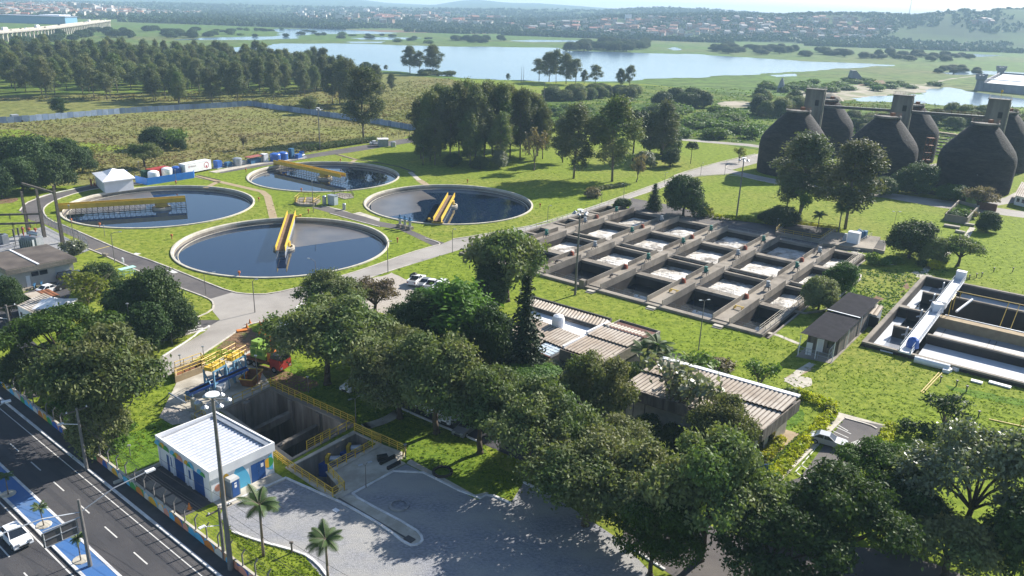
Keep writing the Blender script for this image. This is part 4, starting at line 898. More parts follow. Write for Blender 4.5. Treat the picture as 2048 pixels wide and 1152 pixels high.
mb=MB(); band(mb,gp([(425,345),(470,336),(520,327),(606,316)]),3.0,-.02,.12); solo('plant_slab',mb,M['conc_lt'],'narrow concrete slab carrying the row of blue plant','slab',None,G(500,330))
p=G(766,292); t=thing('grey_pump_hut','small grey hut with two tanks beside the field road','hut',p); MB().box((p[0],p[1],1.3),(3.6,3,2.6),.3).build('hut_wall',M['grey'],t); MB().box((p[0],p[1],2.7),(4,3.4,.2),.3).build('roof',M['wht'],t); mb=MB(); mb.lathe([(1,0),(1,1.8),(.4,2)],12,(p[0]+4,p[1]-1,0),capt=True); mb.build('side_tank',M['steel'],t)
# valve chambers among the round tanks
t=thing('valve_manifold','yellow railed valve pit with pale pipes between the round tanks','valve pit',G(614,410))
pl=gp([(589,408),(600,412.5),(628,413),(641,404),(625,398),(600,399)]); MB().prism(pl,0,.6).build('pit_wall',M['conc'],t); mb=MB(); rail(mb,pl+[pl[0]],.6,1.2,1.0,.055); mb.build('pit_railing',M['yeldk'],t)
mb=MB(); p=G(612,408); 
for k in range(3): mb.tube((p[0]-2.5+k*2.2,p[1]-.8,.6),(p[0]-2.5+k*2.2,p[1]+.8,1.5),.25,n=8)
mb.build('valve_pipe',M['yeldk'],t)
t=thing('sunken_valve_pit','low railed valve pit on the grass behind the grey boxes','valve pit',G(690,393))
pl=gp([(664,391),(690,399),(708,396),(702,388),(680,386)]); MB().prism(pl,-.05,.15).build('pit_wall',M['conc'],t); mb=MB(); rail(mb,pl+[pl[0]],.15,1.0,1.2,.04); mb.build('pit_railing',M['wood'],t)
p=G(666,409); t=thing('grey_control_box','large pale grey control box beside the valve track','control box',p); MB().box((p[0],p[1],1.25),(2.4,1.4,2.4),AZ+.1).build('box_body',mat('pale_blue_grey',(.42,.47,.50),(.36,.41,.44),scale=1),t); MB().box((p[0],p[1],2.5),(2.6,1.6,.12),AZ+.1).build('box_lid',M['steel'],t)
mb=MB(); p=G(649,408.5); mb.tube(p,(p[0],p[1],2.0),.55,n=12); mb.lathe([(.6,2.0),(.3,2.3)],12,p,capt=True); solo('grey_cylinder_tank',mb,M['steel'],'upright grey cylinder left of the control box','cylinder',None,p)
mb=MB(); p=G(688.5,419.5); mb.tube(p,(p[0],p[1],1.5),.42,n=12); mb.lathe([(.48,1.5),(.3,1.65)],12,p,capt=True); solo('concrete_post_cap',mb,M['steel'],'short fat grey post alone on the valve track verge','post',None,p)
for k,(u,v) in enumerate([(800,454),(810,456.5),(820,459)]):
    p=G(u,v); t=thing('gate_valve',['first','second','third'][k]+' gate valve beside the valve track, counted from the round tank','valve',p,0,'row of gate valves')
    mb=MB(); mb.box((p[0],p[1],.3),(1.2,1.2,.9),AZ); mb.build('plinth',M['conc'],t); mb=MB(); mb.tube((p[0],p[1],.7),(p[0],p[1],2.2),.32,n=10); mb.build('valve_stem',M['steel'],t); mb=MB(); mb.lathe([(.62,2.2),(.62,2.35),(.25,2.4),(.22,3.0),(.05,3.1)],12,p,capt=True,capb=True); mb.build('hand_wheel',M['dkblue'],t)
# ------------------------------------------------------------------ far castle-like prison and viaduct are with the background
# ------------------------------------------------------------------ offices with corrugated roofs
def gz(u,v,z): return G(u,v,z)
t=thing('office_wing','office wing with a bleached corrugated roof and stained side panels','building',G(1130,640))
zt=4.2
def blk(tl,tr,br,z,): 
    a=gz(*tl,z)[:2]; b=gz(*tr,z)[:2]; c=gz(*br,z)[:2]; return a,b,c,q4(a,b,c)
# upper long wing
a=gz(1046,610,zt)[:2]; b=gz(1063,594,zt)[:2]; c=gz(1223,640,zt)[:2]; d=gz(1187,657,zt)[:2]
d=q4(c,b,a) if False else (c[0]+a[0]-b[0],c[1]+a[1]-b[1])
MB().prism([a,b,c,d],0,zt-.15).build('wall',M['panel'],t)
mb=MB(); band(mb,[a,b,c,d],.3,zt-.15,zt+.25,closed=True); mb.build('parapet',M['dkwall'],t)
i0,i1,i2,i3=[lerp(p,((a[0]+c[0])/2,(a[1]+c[1])/2),.035) for p in (a,b,c,d)]
mb=MB(); corr_roof(mb,(*lerp(i1,i0,.12),zt+.05),(*lerp(i2,i3,.12),zt+.05),(*i3,zt+.02),(*i0,zt+.02),.08,.85); mb.build('roof',[M['fibro_w'],M['fibro_dk']],t)
mb=MB(); mb.prism([lerp(i0,i3,0),lerp(i0,i3,.97),lerp(lerp(i0,i3,.97),i2,.0),i3],zt,zt+.01)
# front wings
t2=thing('office_block','office block with brown gravel gutters and a corrugated roof beside the dark conifer','building',G(1200,680))
zb=4.6
e=gz(1126,697,zb)[:2]; f=gz(1217,652,zb)[:2]; g_=gz(1297,676,zb)[:2]; h_=(e[0]+g_[0]-f[0],e[1]+g_[1]-f[1])
f2=gz(1238,641,zb)[:2]; g2=gz(1327,668,zb)[:2]; e2=gz(1126,699,zb)[:2]; h2=gz(1221,732,zb)[:2]
fb=lerp(e,f,1.28); gb=(h_[0]+fb[0]-e[0],h_[1]+fb[1]-e[1]); e0=lerp(f,e,1.06); h0=(h_[0]+e0[0]-e[0],h_[1]+e0[1]-e[1])
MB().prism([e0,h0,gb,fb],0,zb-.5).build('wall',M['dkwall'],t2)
mb=MB(); band(mb,[e0,h0,gb,fb],.22,zb-1.4,zb+.15,closed=True); mb.build('parapet',M['conc'],t2)
MB().prism([f,g_,gb,fb],zb-.45,zb-.12).build('gravel_roof',M['brick'],t2); MB().prism([e0,h0,h_,e],zb-.45,zb-.12).build('gravel_roof',M['brick'],t2)
mb=MB(); m1=lerp(e,f,.5); n1=lerp(h_,g_,.5); m2=lerp(e,f,.86); n2=lerp(h_,g_,.86)
corr_roof(mb,(*e,zb+.05),(*h_,zb+.05),(*n1,zb+.28),(*m1,zb+.28),.1,.8); mb.build('roof',[M['fibro'],M['fibro_dk']],t2)
mb=MB(); corr_roof(mb,(*m1,zb+.48),(*n1,zb+.48),(*n2,zb+.62),(*m2,zb+.62),.1,.8); corr_roof(mb,(*m2,zb+.85),(*n2,zb+.85),(*g_,zb+.7),(*f,zb+.7),.1,.8); mb.build('roof',[M['fibro'],M['fibro_dk']],t2)
mb=MB(); band(mb,[e,m1],.3,zb-.1,zb+.45); band(mb,[m1,f],.3,zb-.1,zb+.85); mb.build('white_verge',M['wht'],t2)
mb=MB(); panel(mb,h0,gb,1,3.5,.2,2.6,.1); panel(mb,h0,gb,4.2,6.5,.9,2.4,.1); mb.build('window_band',M['glass'],t2)
t3=thing('office_annex','low annex with tan corrugated roofs tucked between office wing and conifer','building',G(1110,680))
za=3.6
A0=gz(1066,639,za)[:2]; A1=gz(1168,678,za)[:2]; A2=gz(1130,697,za)[:2]; A3=(A0[0]+A2[0]-A1[0],A0[1]+A2[1]-A1[1]); A2b=lerp(A1,A2,1.75); A3b=lerp(A0,A3,1.75)
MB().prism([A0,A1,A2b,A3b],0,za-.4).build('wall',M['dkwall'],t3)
mb=MB(); corr_roof(mb,(*A0,za+.3),(*A1,za+.3),(*A2,za+.02),(*A3,za+.02),.1,.8); mb.build('roof',[M['fibro'],M['fibro_dk']],t3)
mb=MB(); corr_roof(mb,(*A3,za-.1),(*lerp(A3,A2,.62),za-.1),(*lerp(A3b,A2b,.62),za-.28),(*A3b,za-.28),.1,.8); mb.build('roof',[M['fibro'],M['fibro_dk']],t3)
S0=lerp(A3,A2,.66); S1=lerp(A3,A2,.97); S2=lerp(A3b,A2b,.97); S3=lerp(A3b,A2b,.66)
mb=MB(); mb.prism([S0,S1,S2,S3],za-.4,za-.18); mb.build('skylight',mat('pale_skylight',(.45,.52,.56),(.38,.45,.5),scale=.8,rough=.25,spec=.6),t3)
mb=MB()
for k in range(1,4): mb.beam((*lerp(S0,S3,k/4),za-.15),(*lerp(S1,S2,k/4),za-.15),.08,.06)
for k in range(1,3): mb.beam((*lerp(S0,S1,k/3),za-.15),(*lerp(S3,S2,k/3),za-.15),.08,.06)
mb.build('skylight_bar',M['wht'],t3)
mb=MB(); band(mb,[A3b,A2b],.3,za-1.4,za-.1); mb.build('fascia',M['brick'],t3)
mb=MB(); mb.prism([lerp(A0,A1,0),lerp(A0,A1,1),lerp(lerp(A0,A1,1),d,.0),d,a],2.9,za+.3); 
mb=MB(); mb.prism([A0,A1,d,lerp(a,d,.1)],za-.5,za+.1); mb.build('white_gutter',M['wht'],t3)
p=gz(1116,652,za+.1); mb=MB(); mb.lathe([(1.0,0),(1.0,1.2),(.8,1.7),(.3,1.95)],16,(p[0],p[1],za+.1),capt=True); solo('roof_water_tank',mb,M['tent'],'white domed water tank on the office roof gutter','tank',None,(p[0],p[1],za+.1))
# long rear building
t4=thing('long_office','long brown-roofed building half hidden by pale trees beside the hedge','building',G(1450,830))
zl=4.8
B0=gz(1326,722,zl)[:2]; B1=gz(1600,800,zl)[:2]; B2=gz(1527,860,zl)[:2]; B3=(B0[0]+B2[0]-B1[0],B0[1]+B2[1]-B1[1])
cb=((B0[0]+B2[0])/2,(B0[1]+B2[1])/2); ins=[lerp(p,cb,.10) for p in (B0,B1,B2,B3)]
MB().prism(ins,0,zl-1.2).build('wall',M['conc_lt'],t4)
mb=MB(); band(mb,[B3,B2,B1],.2,zl-1.5,zl+.05); mb.build('fascia',M['panel'],t4)
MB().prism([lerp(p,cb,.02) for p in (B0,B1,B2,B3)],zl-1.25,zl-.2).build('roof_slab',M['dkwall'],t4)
Ma=lerp(B3,B0,.5); Mb=lerp(B2,B1,.5); T0=lerp(B3,B0,.93); T1=lerp(B2,B1,.93)
mb=MB(); corr_roof(mb,(*B3,zl-.12),(*B2,zl-.12),(*Mb,zl+.15),(*Ma,zl+.15),.11,.85); mb.build('roof',[M['fibro'],M['fibro_dk']],t4)
mb=MB(); corr_roof(mb,(*Ma,zl+.4),(*Mb,zl+.4),(*T1,zl+.6),(*T0,zl+.6),.11,.85); mb.build('roof',[M['fibro'],M['fibro_dk']],t4)
mb=MB(); mb.prism([T0,T1,B1,B0],zl+.55,zl+.75); mb.build('white_ridge_cap',M['wht'],t4)
mb=MB(); panel(mb,ins[2],ins[1],.8,2.6,.1,2.4,.06); panel(mb,ins[2],ins[1],4,6,1,2.3,.06); mb.build('window_band',M['glass'],t4)
sheet('building_footway',[lerp(p,cb,-.06) for p in (B0,B1,B2,B3)],M['path'],.03)
# dark roofed shed and its fence
t5=thing('dark_roof_shed','open sided shed with a long dark tile roof by the rectangular basin','shed',G(1680,660))
zs=3.6
D0=gz(1600,670,zs)[:2]; D1=gz(1671,683,zs)[:2]; D2=gz(1757,595,zs)[:2]; D2=gz(1759,600,zs)[:2]; D3=(D0[0]+D2[0]-D1[0],D0[1]+D2[1]-D1[1])
cd=((D0[0]+D2[0])/2,(D0[1]+D2[1])/2); iw=[lerp(p,cb2,.0) for p,cb2 in zip((D0,D1,D2,D3),[cd]*4)]; iw=[lerp(p,cd,.1) for p in (D0,D1,D2,D3)]
sheet('shed_floor',[lerp(p,cd,-.03) for p in (D0,D1,D2,D3)],M['conc'],.03)
half=[lerp(iw[0],iw[3],.0),lerp(iw[1],iw[2],.0),lerp(iw[1],iw[2],.72),lerp(iw[0],iw[3],.72)]
MB().prism([lerp(iw[0],iw[3],.1),lerp(iw[1],iw[2],.1),iw[2],iw[3]],0,zs-.5).build('wall',M['panel'],t5)
mb=MB(); 
for s0,s1,z0_,z1_ in ((0,.55,zs+.45,zs-.0),(.55,1,zs+.25,zs-.1)):
    pass
R0,R1,R2,R3=(*D0,zs+.35),(*D1,zs-.15),(*D2,zs-.15),(*D3,zs+.35)
def stepped(mb,lo,hi,n):
    for k in range(n):
        ta,tb_=lo+(hi-lo)*k/n,lo+(hi-lo)*(k+1)/n
        for q in range(9):
            ua,ub=q/9,(q+1)/9; z=.05*(8-q)
            def PT(t,u_): x=lerp(lerp(R0,R3,t),lerp(R1,R2,t),u_); return x
            a_,b_,c_,d_=PT(ta,ua),PT(ta,ub+.02),PT(tb_,ub+.02),PT(tb_,ua)
            mb.quad((a_[0],a_[1],a_[2]-.03),(b_[0],b_[1],b_[2]+.05),(c_[0],c_[1],c_[2]+.05),(d_[0],d_[1],d_[2]-.03))
stepped(mb,0,.53,1); mb.build('roof',M['darktile'],t5)
R0,R1,R2,R3=[(p[0],p[1],p[2]+.22) for p in (R0,R1,R2,R3)]
mb=MB(); stepped(mb,.52,1,1); mb.build('roof',M['darktile'],t5)
mb=MB(); mb.beam(lerp(R0,R3,.525),lerp(R1,R2,.525),.25,.1); mb.build('roof_flashing',M['steel'],t5)
mb=MB()
for p in (D0,D1,lerp(D0,D1,.5),lerp(D1,D2,.3),lerp(D1,D2,.6),lerp(D1,D2,.95)): q=lerp(p,cd,.03); mb.tube((*q,0),(*q,zs-.2),.07,n=6)
mb.build('post',M['wht'],t5)
mb=MB(); panel(mb,half[0],half[1],.6,1.5,.1,2.2,1.4*0+.1); 
p_=lerp(iw[0],iw[3],.1); q_=lerp(iw[1],iw[2],.1); panel(mb,p_,q_,1.6,2.5,.1,2.3,.05); mb.build('door',M['wht'],t5); mb=MB(); panel(mb,p_,q_,3.0,4.2,1,2.2,.05); mb.build('window',M['glass'],t5)
mb=MB(); fl=gp([(1655,723),(1727,637)]); rail(mb,fl,0,2.0,2.2,.05); 
for k in range(40): s=lerp(fl[0],fl[1],k/39); mb.tube((*s,.1),(*s,1.95),.012,n=3)
mb2=gp([(1594,706),(1655,723)]); rail(mb,mb2,0,1.2,1.5,.04); solo('mesh_fence',mb,M['grey'],'grey mesh fence running beside the dark roofed shed','fence',None,G(1680,690))
t6=thing('small_hut','tiny hut with a corrugated roof and open dark doorway beside the dark roofed shed','hut',G(1743,650))
H0=G(1727,650)[:2]; H1=G(1749,656)[:2]; H2=G(1760,641)[:2]; H3=(H0[0]+H2[0]-H1[0],H0[1]+H2[1]-H1[1]); MB().prism([H0,H1,H2,H3],0,2.3).build('wall',M['grey'],t6)
hc=((H0[0]+H2[0])/2,(H0[1]+H2[1])/2); o=[lerp(p,hc,-.15) for p in (H0,H1,H2,H3)]; mb=MB(); corr_roof(mb,(*o[0],2.45),(*o[1],2.4),(*o[2],2.6),(*o[3],2.65),.09,.6); mb.build('roof',[M['fibro'],M['fibro_dk']],t6); mb=MB(); panel(mb,H0,H1,.7,2.3,.05,1.95,.05); mb.build('doorway',M['black'],t6)
t7=thing('concrete_kerb_curve','curved low kerb below the two bushy trees','kerb',G(1590,620)); mb=MB(); band(mb,gp([(1587,623),(1610,628),(1650,622),(1690,585),(1720,560),(1722,552),(1705,545)]),.25,-.1,.3); mb.build('kerb_line',M['conc_lt'],t7)
# ------------------------------------------------------------------ substation and workshop by the road loop
t=thing('workshop','low workshop with a dark flat roof and a grey roller door by the substation','building',G(90,560))
zw=4.0
K0=gz(11,542,zw)[:2]; K1=gz(153,515,zw)[:2]; K2=gz(94,488,zw)[:2]; K3=(K0[0]+K2[0]-K1[0],K0[1]+K2[1]-K1[1]); 
kc=((K0[0]+K2[0])/2,(K0[1]+K2[1])/2); kw=[lerp(p,kc,.09) for p in (K0,K1,K2,K3)]
MB().prism(kw,0,zw-.9).build('wall',mat('grey_rendered_wall',(.42,.40,.38),(.34,.32,.30),scale=.5),t)
MB().prism([K0,K1,K2,K3],zw-.9,zw-.02).build('fascia',M['conc'],t); MB().prism([lerp(p,kc,.02) for p in (K0,K1,K2,K3)],zw-.02,zw+.06).build('roof',M['darkroof'],t)
mb=MB(); u0=lerp(K0,K1,.45); u1=lerp(K3,K2,.45); mb.beam((*u0,zw+.12),(*u1,zw+.12),.35,.14); mb.build('roof_seam',M['wht'],t)
LW=math.dist(kw[0],kw[1]); mb=MB(); panel(mb,kw[0],kw[1],LW*.70,LW*.93,.05,2.9,.05); mb.build('roller_door',M['grey'],t)
mb=MB(); panel(mb,kw[0],kw[1],LW*.33,LW*.44,1.9,2.7,.05); panel(mb,kw[0],kw[1],LW*.46,LW*.58,1.9,2.7,.05); mb.build('window_band',M['glass'],t); mb=MB(); panel(mb,kw[0],kw[1],LW*.24,LW*.30,.05,2.2,.05); mb.build('door',M['wht'],t)
mb=MB(); band(mb,gp([(40,585),(118,562)]),.3,-.05,.12); mb.prism([*gp([(38,583),(117,560),(140,548),(50,570)])],-.05,.10); solo('workshop_footway',mb,M['conc'],'concrete footway along the workshop front','footway',None,G(80,572))
sheet('workshop_yard',gp([(-40,600),(40,588),(118,563),(160,555),(135,600),(110,640),(40,640),(-40,660)]),M['asph2'],.013)
sheet('side_road',gp([(-60,640),(0,627),(40,660),(75,690),(40,700),(0,665),(-60,690)]),M['asph2'],.012)
sheet('substation_yard',gp([(-60,500),(90,452),(180,500),(150,512),(90,488),(0,520),(-60,530)]),M['gravel'],.013)
for k,((u,v),vt,lb) in enumerate([((59,462),395,'concrete gantry pillar of the substation farthest from the workshop roof'),((86,465),372,'concrete gantry pillar in the middle of the substation'),((127,487),371,'concrete gantry pillar beside the road fence')]):
    pass
t=thing('substation_gantry','concrete substation gantry of three pillars carrying beams and black insulators','gantry',G(90,475))
PL=[((58,470),383),((89,474),378),((125.5,486),371)]; tops=[]
for (u,v),vt in PL:
    b=G(u,v); h=hgt(u,v,vt); MB().box((b[0],b[1],h/2),(.65,.65,h),AZ,taper=.6).build('pillar',M['wood'],t); tops.append((b,h))
mb=MB(); zb_=tops[2][1]-1.6
mb.beam((*tops[2][0][:2],zb_),(tops[2][0][0]-10,tops[2][0][1]+5.5,zb_+.5),.35,.45); mb.build('cross_beam',M['wood'],t)
for (bz,off) in ((5.2,0),(3.2,.3)):
    mb=MB(); mb.beam((*tops[1][0][:2],bz),(tops[1][0][0]-15,tops[1][0][1]-4,bz),.35,.4); mb.build('cross_beam',M['wood'],t)
ib=MB()
for k in range(4):
    for j in range(2):
        c=(tops[1][0][0]-2.5-k*3.2,tops[1][0][1]-.7-k*.9); z=5.6-2*j
        for q in range(5): ib.lathe([(.05,0),(.22,.06),(.05,.12)],8,(c[0]+j*.3,c[1],z-1.4+q*.24))
        ib.tube((c[0]+j*.3,c[1],z-1.5),(c[0]+j*.3,c[1],z-.1),.05,n=5)
ib.build('insulator_string',M['black'],t)
wb=MB()
for j in range(3): 
    a=tops[2][0]; wb.tube((a[0]-3*j-1,a[1]+1.6*j+.5,zb_+.2),(a[0]-3*j-9,a[1]+1.6*j-3,zb_-1.5),.02,n=3)
wb.build('wire',M['black'],t)
p=G(67,497); t=thing('power_transformer','grey power transformer with red-tipped bushings in the substation yard','transformer',p,AZ+.5)
MB().box((p[0],p[1],1.4),(3.6,2.0,2.4),AZ+.5).build('tank_body',M['steel'],t); mb=MB()
for k in range(7): mb.box((p[0]+math.cos(AZ+.5)*(-1.5+k*.5)-math.sin(AZ+.5)*-1.4,p[1]+math.sin(AZ+.5)*(-1.5+k*.5)+math.cos(AZ+.5)*-1.4,1.4),(.12,.8,2.0),AZ+.5)
mb.build('cooling_fins',M['grey'],t); mb=MB(); mb.tube((p[0]-.5,p[1]+.3,3.3),(p[0]+2.0,p[1]-.6,3.3),.42,n=10); mb.build('oil_drum',M['steel'],t)
for k in range(3): mb=MB(); q=(p[0]-1.8+k*1.3,p[1]+.4); mb.tube((*q,2.6),(*q,3.9),.12,n=8); mb.lathe([(.1,0),(.3,.1),(.32,.4),(.1,.55)],10,(*q,3.8),capt=True); mb.build('bushing',M['redbrown'],t)
p=G(33,490); mb=MB()
for k in range(3): 
    q=G(32+k*9,492-k*3); mb.tube(q,(q[0],q[1],2.0),.08,n=5); mb.tube((q[0],q[1],2.0),(q[0],q[1],3.6),.2,n=8)
solo('isolator_post',mb,M['dksteel'],'row of dark isolator posts inside the substation yard','isolator',None,p)
mb=MB()
for k in range(2): q=G(2+k*8,487); mb.box((q[0],q[1],1.0),(1.6,1.2,2.0),AZ)
solo('switch_cabinet',mb,M['steel'],'small grey switch cabinets at the picture edge of the substation','cabinet',None,G(4,488))
mb=MB(); fl=gp([(90,447),(158,480),(176,497)]); rail(mb,fl,0,2.0,2.0,.05)
for a,b in zip(fl[:-1],fl[1:]):
    n=int(math.dist(a,b)/2)
    for k in range(n): mb.tube((*lerp(a,b,k/n),0),(*lerp(a,b,(k+1)/n),1.9),.03,n=3)
solo('road_fence',mb,M['grey'],'steel fence between the substation and the road loop','fence',None,G(125,465))
mb=MB(); fl=gp([(0,471),(60,460),(88,448)]); rail(mb,fl,0,1.8,2.5,.04); solo('yard_fence',mb,M['dksteel'],'thin dark fence behind the substation yard','fence',None,G(40,465))
mb=MB(); fl=gp([(0,508),(30,500),(62,490)]); rail(mb,fl,0,1.4,2.2,.04); solo('yard_railing',mb,M['dksteel'],'low dark railing in front of the isolator posts','railing',None,G(30,500))
# portable cabin, shed with rusty roof and small tent
zc=2.9
t=thing('portable_cabin','white portable cabin with a ribbed roof under the flat green tree','cabin',G(80,640))
Q0=gz(35,612,zc)[:2]; Q1=gz(72,630,zc)[:2]; Q2=gz(125,604,zc)[:2]; Q3=(Q0[0]+Q2[0]-Q1[0],Q0[1]+Q2[1]-Q1[1])
MB().prism([Q0,Q1,Q2,Q3],.2,zc).build('wall',M['wht'],t); qc=((Q0[0]+Q2[0])/2,(Q0[1]+Q2[1])/2); o=[lerp(p,qc,-.04) for p in (Q0,Q1,Q2,Q3)]
mb=MB(); corr_roof(mb,(*o[1],zc+.08),(*o[2],zc+.08),(*o[3],zc+.08),(*o[0],zc+.08),.04,.5); mb.build('roof',[M['fibro_w'],M['fibro_dk']],t)
LQ=math.dist(Q0,Q1); 
for k in range(3): mb=MB(); panel(mb,Q0,Q1,LQ*(.1+.3*k),LQ*(.1+.3*k)+.7,1.1,2.1,.04); w_=mb.build('window',M['glass'],t); mb=MB(); panel(mb,Q0,Q1,LQ*(.1+.3*k)+.9,LQ*(.1+.3*k)+1.6,1.2,1.7,.35,.35); mb.build('air_conditioner',M['wht'],t)
t=thing('rusty_roof_shed','small shed roofed half in pale sheet and half in rusty sheet','shed',G(85,600))
zr=2.8; V0=gz(55,596,zr)[:2]; V1=gz(69,600.5,zr)[:2]; V2=gz(120,590,zr)[:2]; V3=gz(97,578,zr)[:2]; V0=(V1[0]+V3[0]-V2[0],V1[1]+V3[1]-V2[1])
MB().prism([V0,V1,V2,V3],0,zr-.1).build('wall',M['dkwall'],t); mv=lerp(V1,V2,.5); mv2=lerp(V0,V3,.5)
mb=MB(); mb.prism([V0,V1,mv,mv2],zr-.08,zr+.04); mb.build('pale_roof_sheet',M['fibro_w'],t); mb=MB(); corr_roof(mb,(*mv,zr+.05),(*V2,zr+.05),(*V3,zr+.05),(*mv2,zr+.05),.05,.5); mb.build('rusty_roof_sheet',M['rust'],t)
p=G(110,642); t=thing('small_tent','small white pyramid tent against the portable cabin','tent',p); zt_=2.5; w_=2.9; hd=.2
def TP(x,y): return (p[0]+x*math.cos(hd)-y*math.sin(hd),p[1]+x*math.sin(hd)+y*math.cos(hd))
cs=[TP(-w_,-w_),TP(w_,-w_),TP(w_,w_),TP(-w_,w_)]
mb=MB(); mb.add([(*c,zt_) for c in cs]+[(*c,zt_+.25) for c in cs]+[(*lerp(c,p,.5),zt_+.75) for c in cs]+[(p[0],p[1],zt_+1.7)],[(0,1,5,4),(1,2,6,5),(2,3,7,6),(3,0,4,7),(4,5,9,8),(5,6,10,9),(6,7,11,10),(7,4,8,11),(8,9,12),(9,10,12),(10,11,12),(11,8,12)]); mb.build('tent_roof',M['tent'],t)
mb=MB()
for c in cs: mb.tube((*lerp(c,p,.04),0),(*lerp(c,p,.04),zt_),.05,n=5)
mb.build('pole',M['steel'],t)
t=thing('garden_pavilion','pale mint railing and shelter behind the dark round trees','shelter',G(255,550)); mb=MB(); rail(mb,gp([(238,556),(272,551)]),0,1.2,1.0,.06); mb.build('railing',mat('mint_paint',(.40,.62,.55),(.34,.55,.5),scale=1),t); mb=MB(); mb.box((*G(256,551)[:2],1.5),(3.0,1.2,.14),AZ+1.6); mb.build('roof',mat('mint_paint',(.40,.62,.55)),t); mb=MB()
for u in (246,268): mb.tube(G(u,553),(*G(u,553)[:2],1.5),.05,n=5)
mb.build('post',mat('mint_paint',(.40,.62,.55)),t)
mb=MB(); p=G(247,530); mb.box((p[0],p[1],1.0),(.5,.3,.9),AZ); mb.tube(p,(p[0],p[1],.9),.05); solo('meter_box',mb,M['wht'],'small pale meter box on the verge of the loop road','box',None,p)
mb=MB(); p=G(210,513); mb.box((p[0],p[1],.35),(.9,.6,.7),AZ); mb.box((p[0]+.3,p[1],.5),(.5,.7,.3),AZ+.3); solo('concrete_block',mb,M['conc'],'concrete block at the road edge by the workshop lawn','block',None,p)
mb=MB(); p=G(183,372); mb.box((p[0],p[1],1.0),(.8,.2,2.0),AZ); mb.box((p[0]+.9,p[1],.5),(1.0,.15,1.0),AZ); solo('barrier_gate',mb,M['redbrown'],'reddish gate panel across the loop road at the white tent','gate',None,p)
# ------------------------------------------------------------------ pump building with the mural
PAL={n:mat('mural_'+n,c,rough=.6) for n,c in dict(sky=(.10,.42,.62),amber=(.70,.38,.03),leaf=(.06,.30,.07),salmon=(.70,.30,.20),cream=(.62,.58,.50),orange=(.60,.20,.03),navy=(.03,.12,.40)).items()}
t=thing('pump_building','white pump building with a bright metal roof and painted coloured petals','building',(*WB[3],0))
hB=3.75; MB().prism(WB,-.3,hB-.75).build('wall',M['wht'],t)
bc=((WB[0][0]+WB[2][0])/2,(WB[0][1]+WB[2][1])/2); ov=[lerp(p,bc,-.045) for p in WB]; inn=[lerp(p,bc,.03) for p in WB]
mb=MB(); band(mb,[lerp(p,bc,-.02) for p in WB],.28,hB-.95,hB+.12,closed=True); par=mb.build('parapet',M['wht'],t)
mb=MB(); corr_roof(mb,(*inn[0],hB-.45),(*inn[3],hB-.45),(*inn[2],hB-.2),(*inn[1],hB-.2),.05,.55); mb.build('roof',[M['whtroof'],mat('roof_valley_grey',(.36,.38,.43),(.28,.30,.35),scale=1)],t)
mb=MB(); mb.beam((*lerp(inn[1],inn[0],.05),hB-.05),(*lerp(inn[2],inn[3],.05),hB-.05),.5,.12); mb.build('parapet_shade_strip',M['steel'],t)  # strip added inside the parapet, its grey standing in for shade on the roof
LW=math.dist(WB[0],WB[3]); FW=math.dist(WB[3],WB[2])
a,b=WB[0],WB[3]
for t0,t1,z1,nm in ((1.7,2.15,2.1,'narrow_door'),(3.5,5.3,2.5,'roller_door'),(7.3,9.3,2.5,'roller_door')): mb=MB(); panel(mb,a,b,t0,t1,.05,z1,.03); mb.build(nm,M['blue'],t)
for t0 in (2.55,6.3): mb=MB(); panel(mb,a,b,t0,t0+.4,1.0,2.1,.03); mb.build('window',M['blue'],t)
for k in (0,1,2,3,4): mb=MB(); panel(mb,a,b,[0,2.95,5.75,6.85,10.0][k],[.3,3.25,6.05,7.15,10.6][k],0,hB-.9,.1,.1); mb.build('pilaster',M['wht'],t)
a,b=WB[3],WB[2]
db_=MB(); panel(db_,a,b,4.75,5.6,.05,2.25,.04); d1_=db_.build('door',M['blue'],t); db_=MB(); panel(db_,a,b,5.63,6.5,.05,2.25,.04); d2_=db_.build('door',M['blue'],t)
mb=MB(); panel(mb,a,b,5.95,6.3,1.5,1.95,.055,.01); mb.build('notice',M['wht'],t)
PM=list(PAL.values()); PI={n:i for i,n in enumerate(PAL)}
mp=MB()
def disc(cx,cz,r,a0,a1,n=14): return [(cx,cz)]+[(cx+r*math.cos(math.radians(a0+(a1-a0)*k/n)),cz+r*math.sin(math.radians(a0+(a1-a0)*k/n))) for k in range(n+1)]
def petal(cx,w,h,lean=0,z=0.05,n=8):
    L=[];Rr=[]
    for k in range(n+1):
        s=k/n; ww=w*math.cos(s*math.pi/2)**.75*(1-.1*(1-s)**2); L.append((cx-ww/2+lean*s,z+h*s)); Rr.append((cx+ww/2+lean*s,z+h*s))
    return L+Rr[::-1][1:]
facepoly(mp,a,b,petal(1.75,2.0,2.75),.008,PI['amber']); facepoly(mp,a,b,petal(3.35,2.7,3.0,0),.012,PI['sky'])
facepoly(mp,a,b,[(2.05,.05),(2.75,.05),(2.75,.9),(2.5,1.7),(2.25,2.15),(2.05,1.6)],.016,PI['leaf']); facepoly(mp,a,b,disc(.75,1.45,.42,0,359),.009,PI['salmon'])
mp.build('petal_mural',PM,t); mp=MB(); facepoly(mp,a,b,disc(7.55,1.55,1.0,95,265),.010,PI['sky']); facepoly(mp,a,b,disc(7.0,1.6,.62,0,359),.014,PI['leaf']); facepoly(mp,a,b,disc(7.0,1.6,.62,90,270),.018,PI['amber'])
mp.build('circle_mural',PM,t)
a,b=[lerp(p,bc,-.02) for p in (WB[0],WB[3])]; mp=MB(); o_=.145
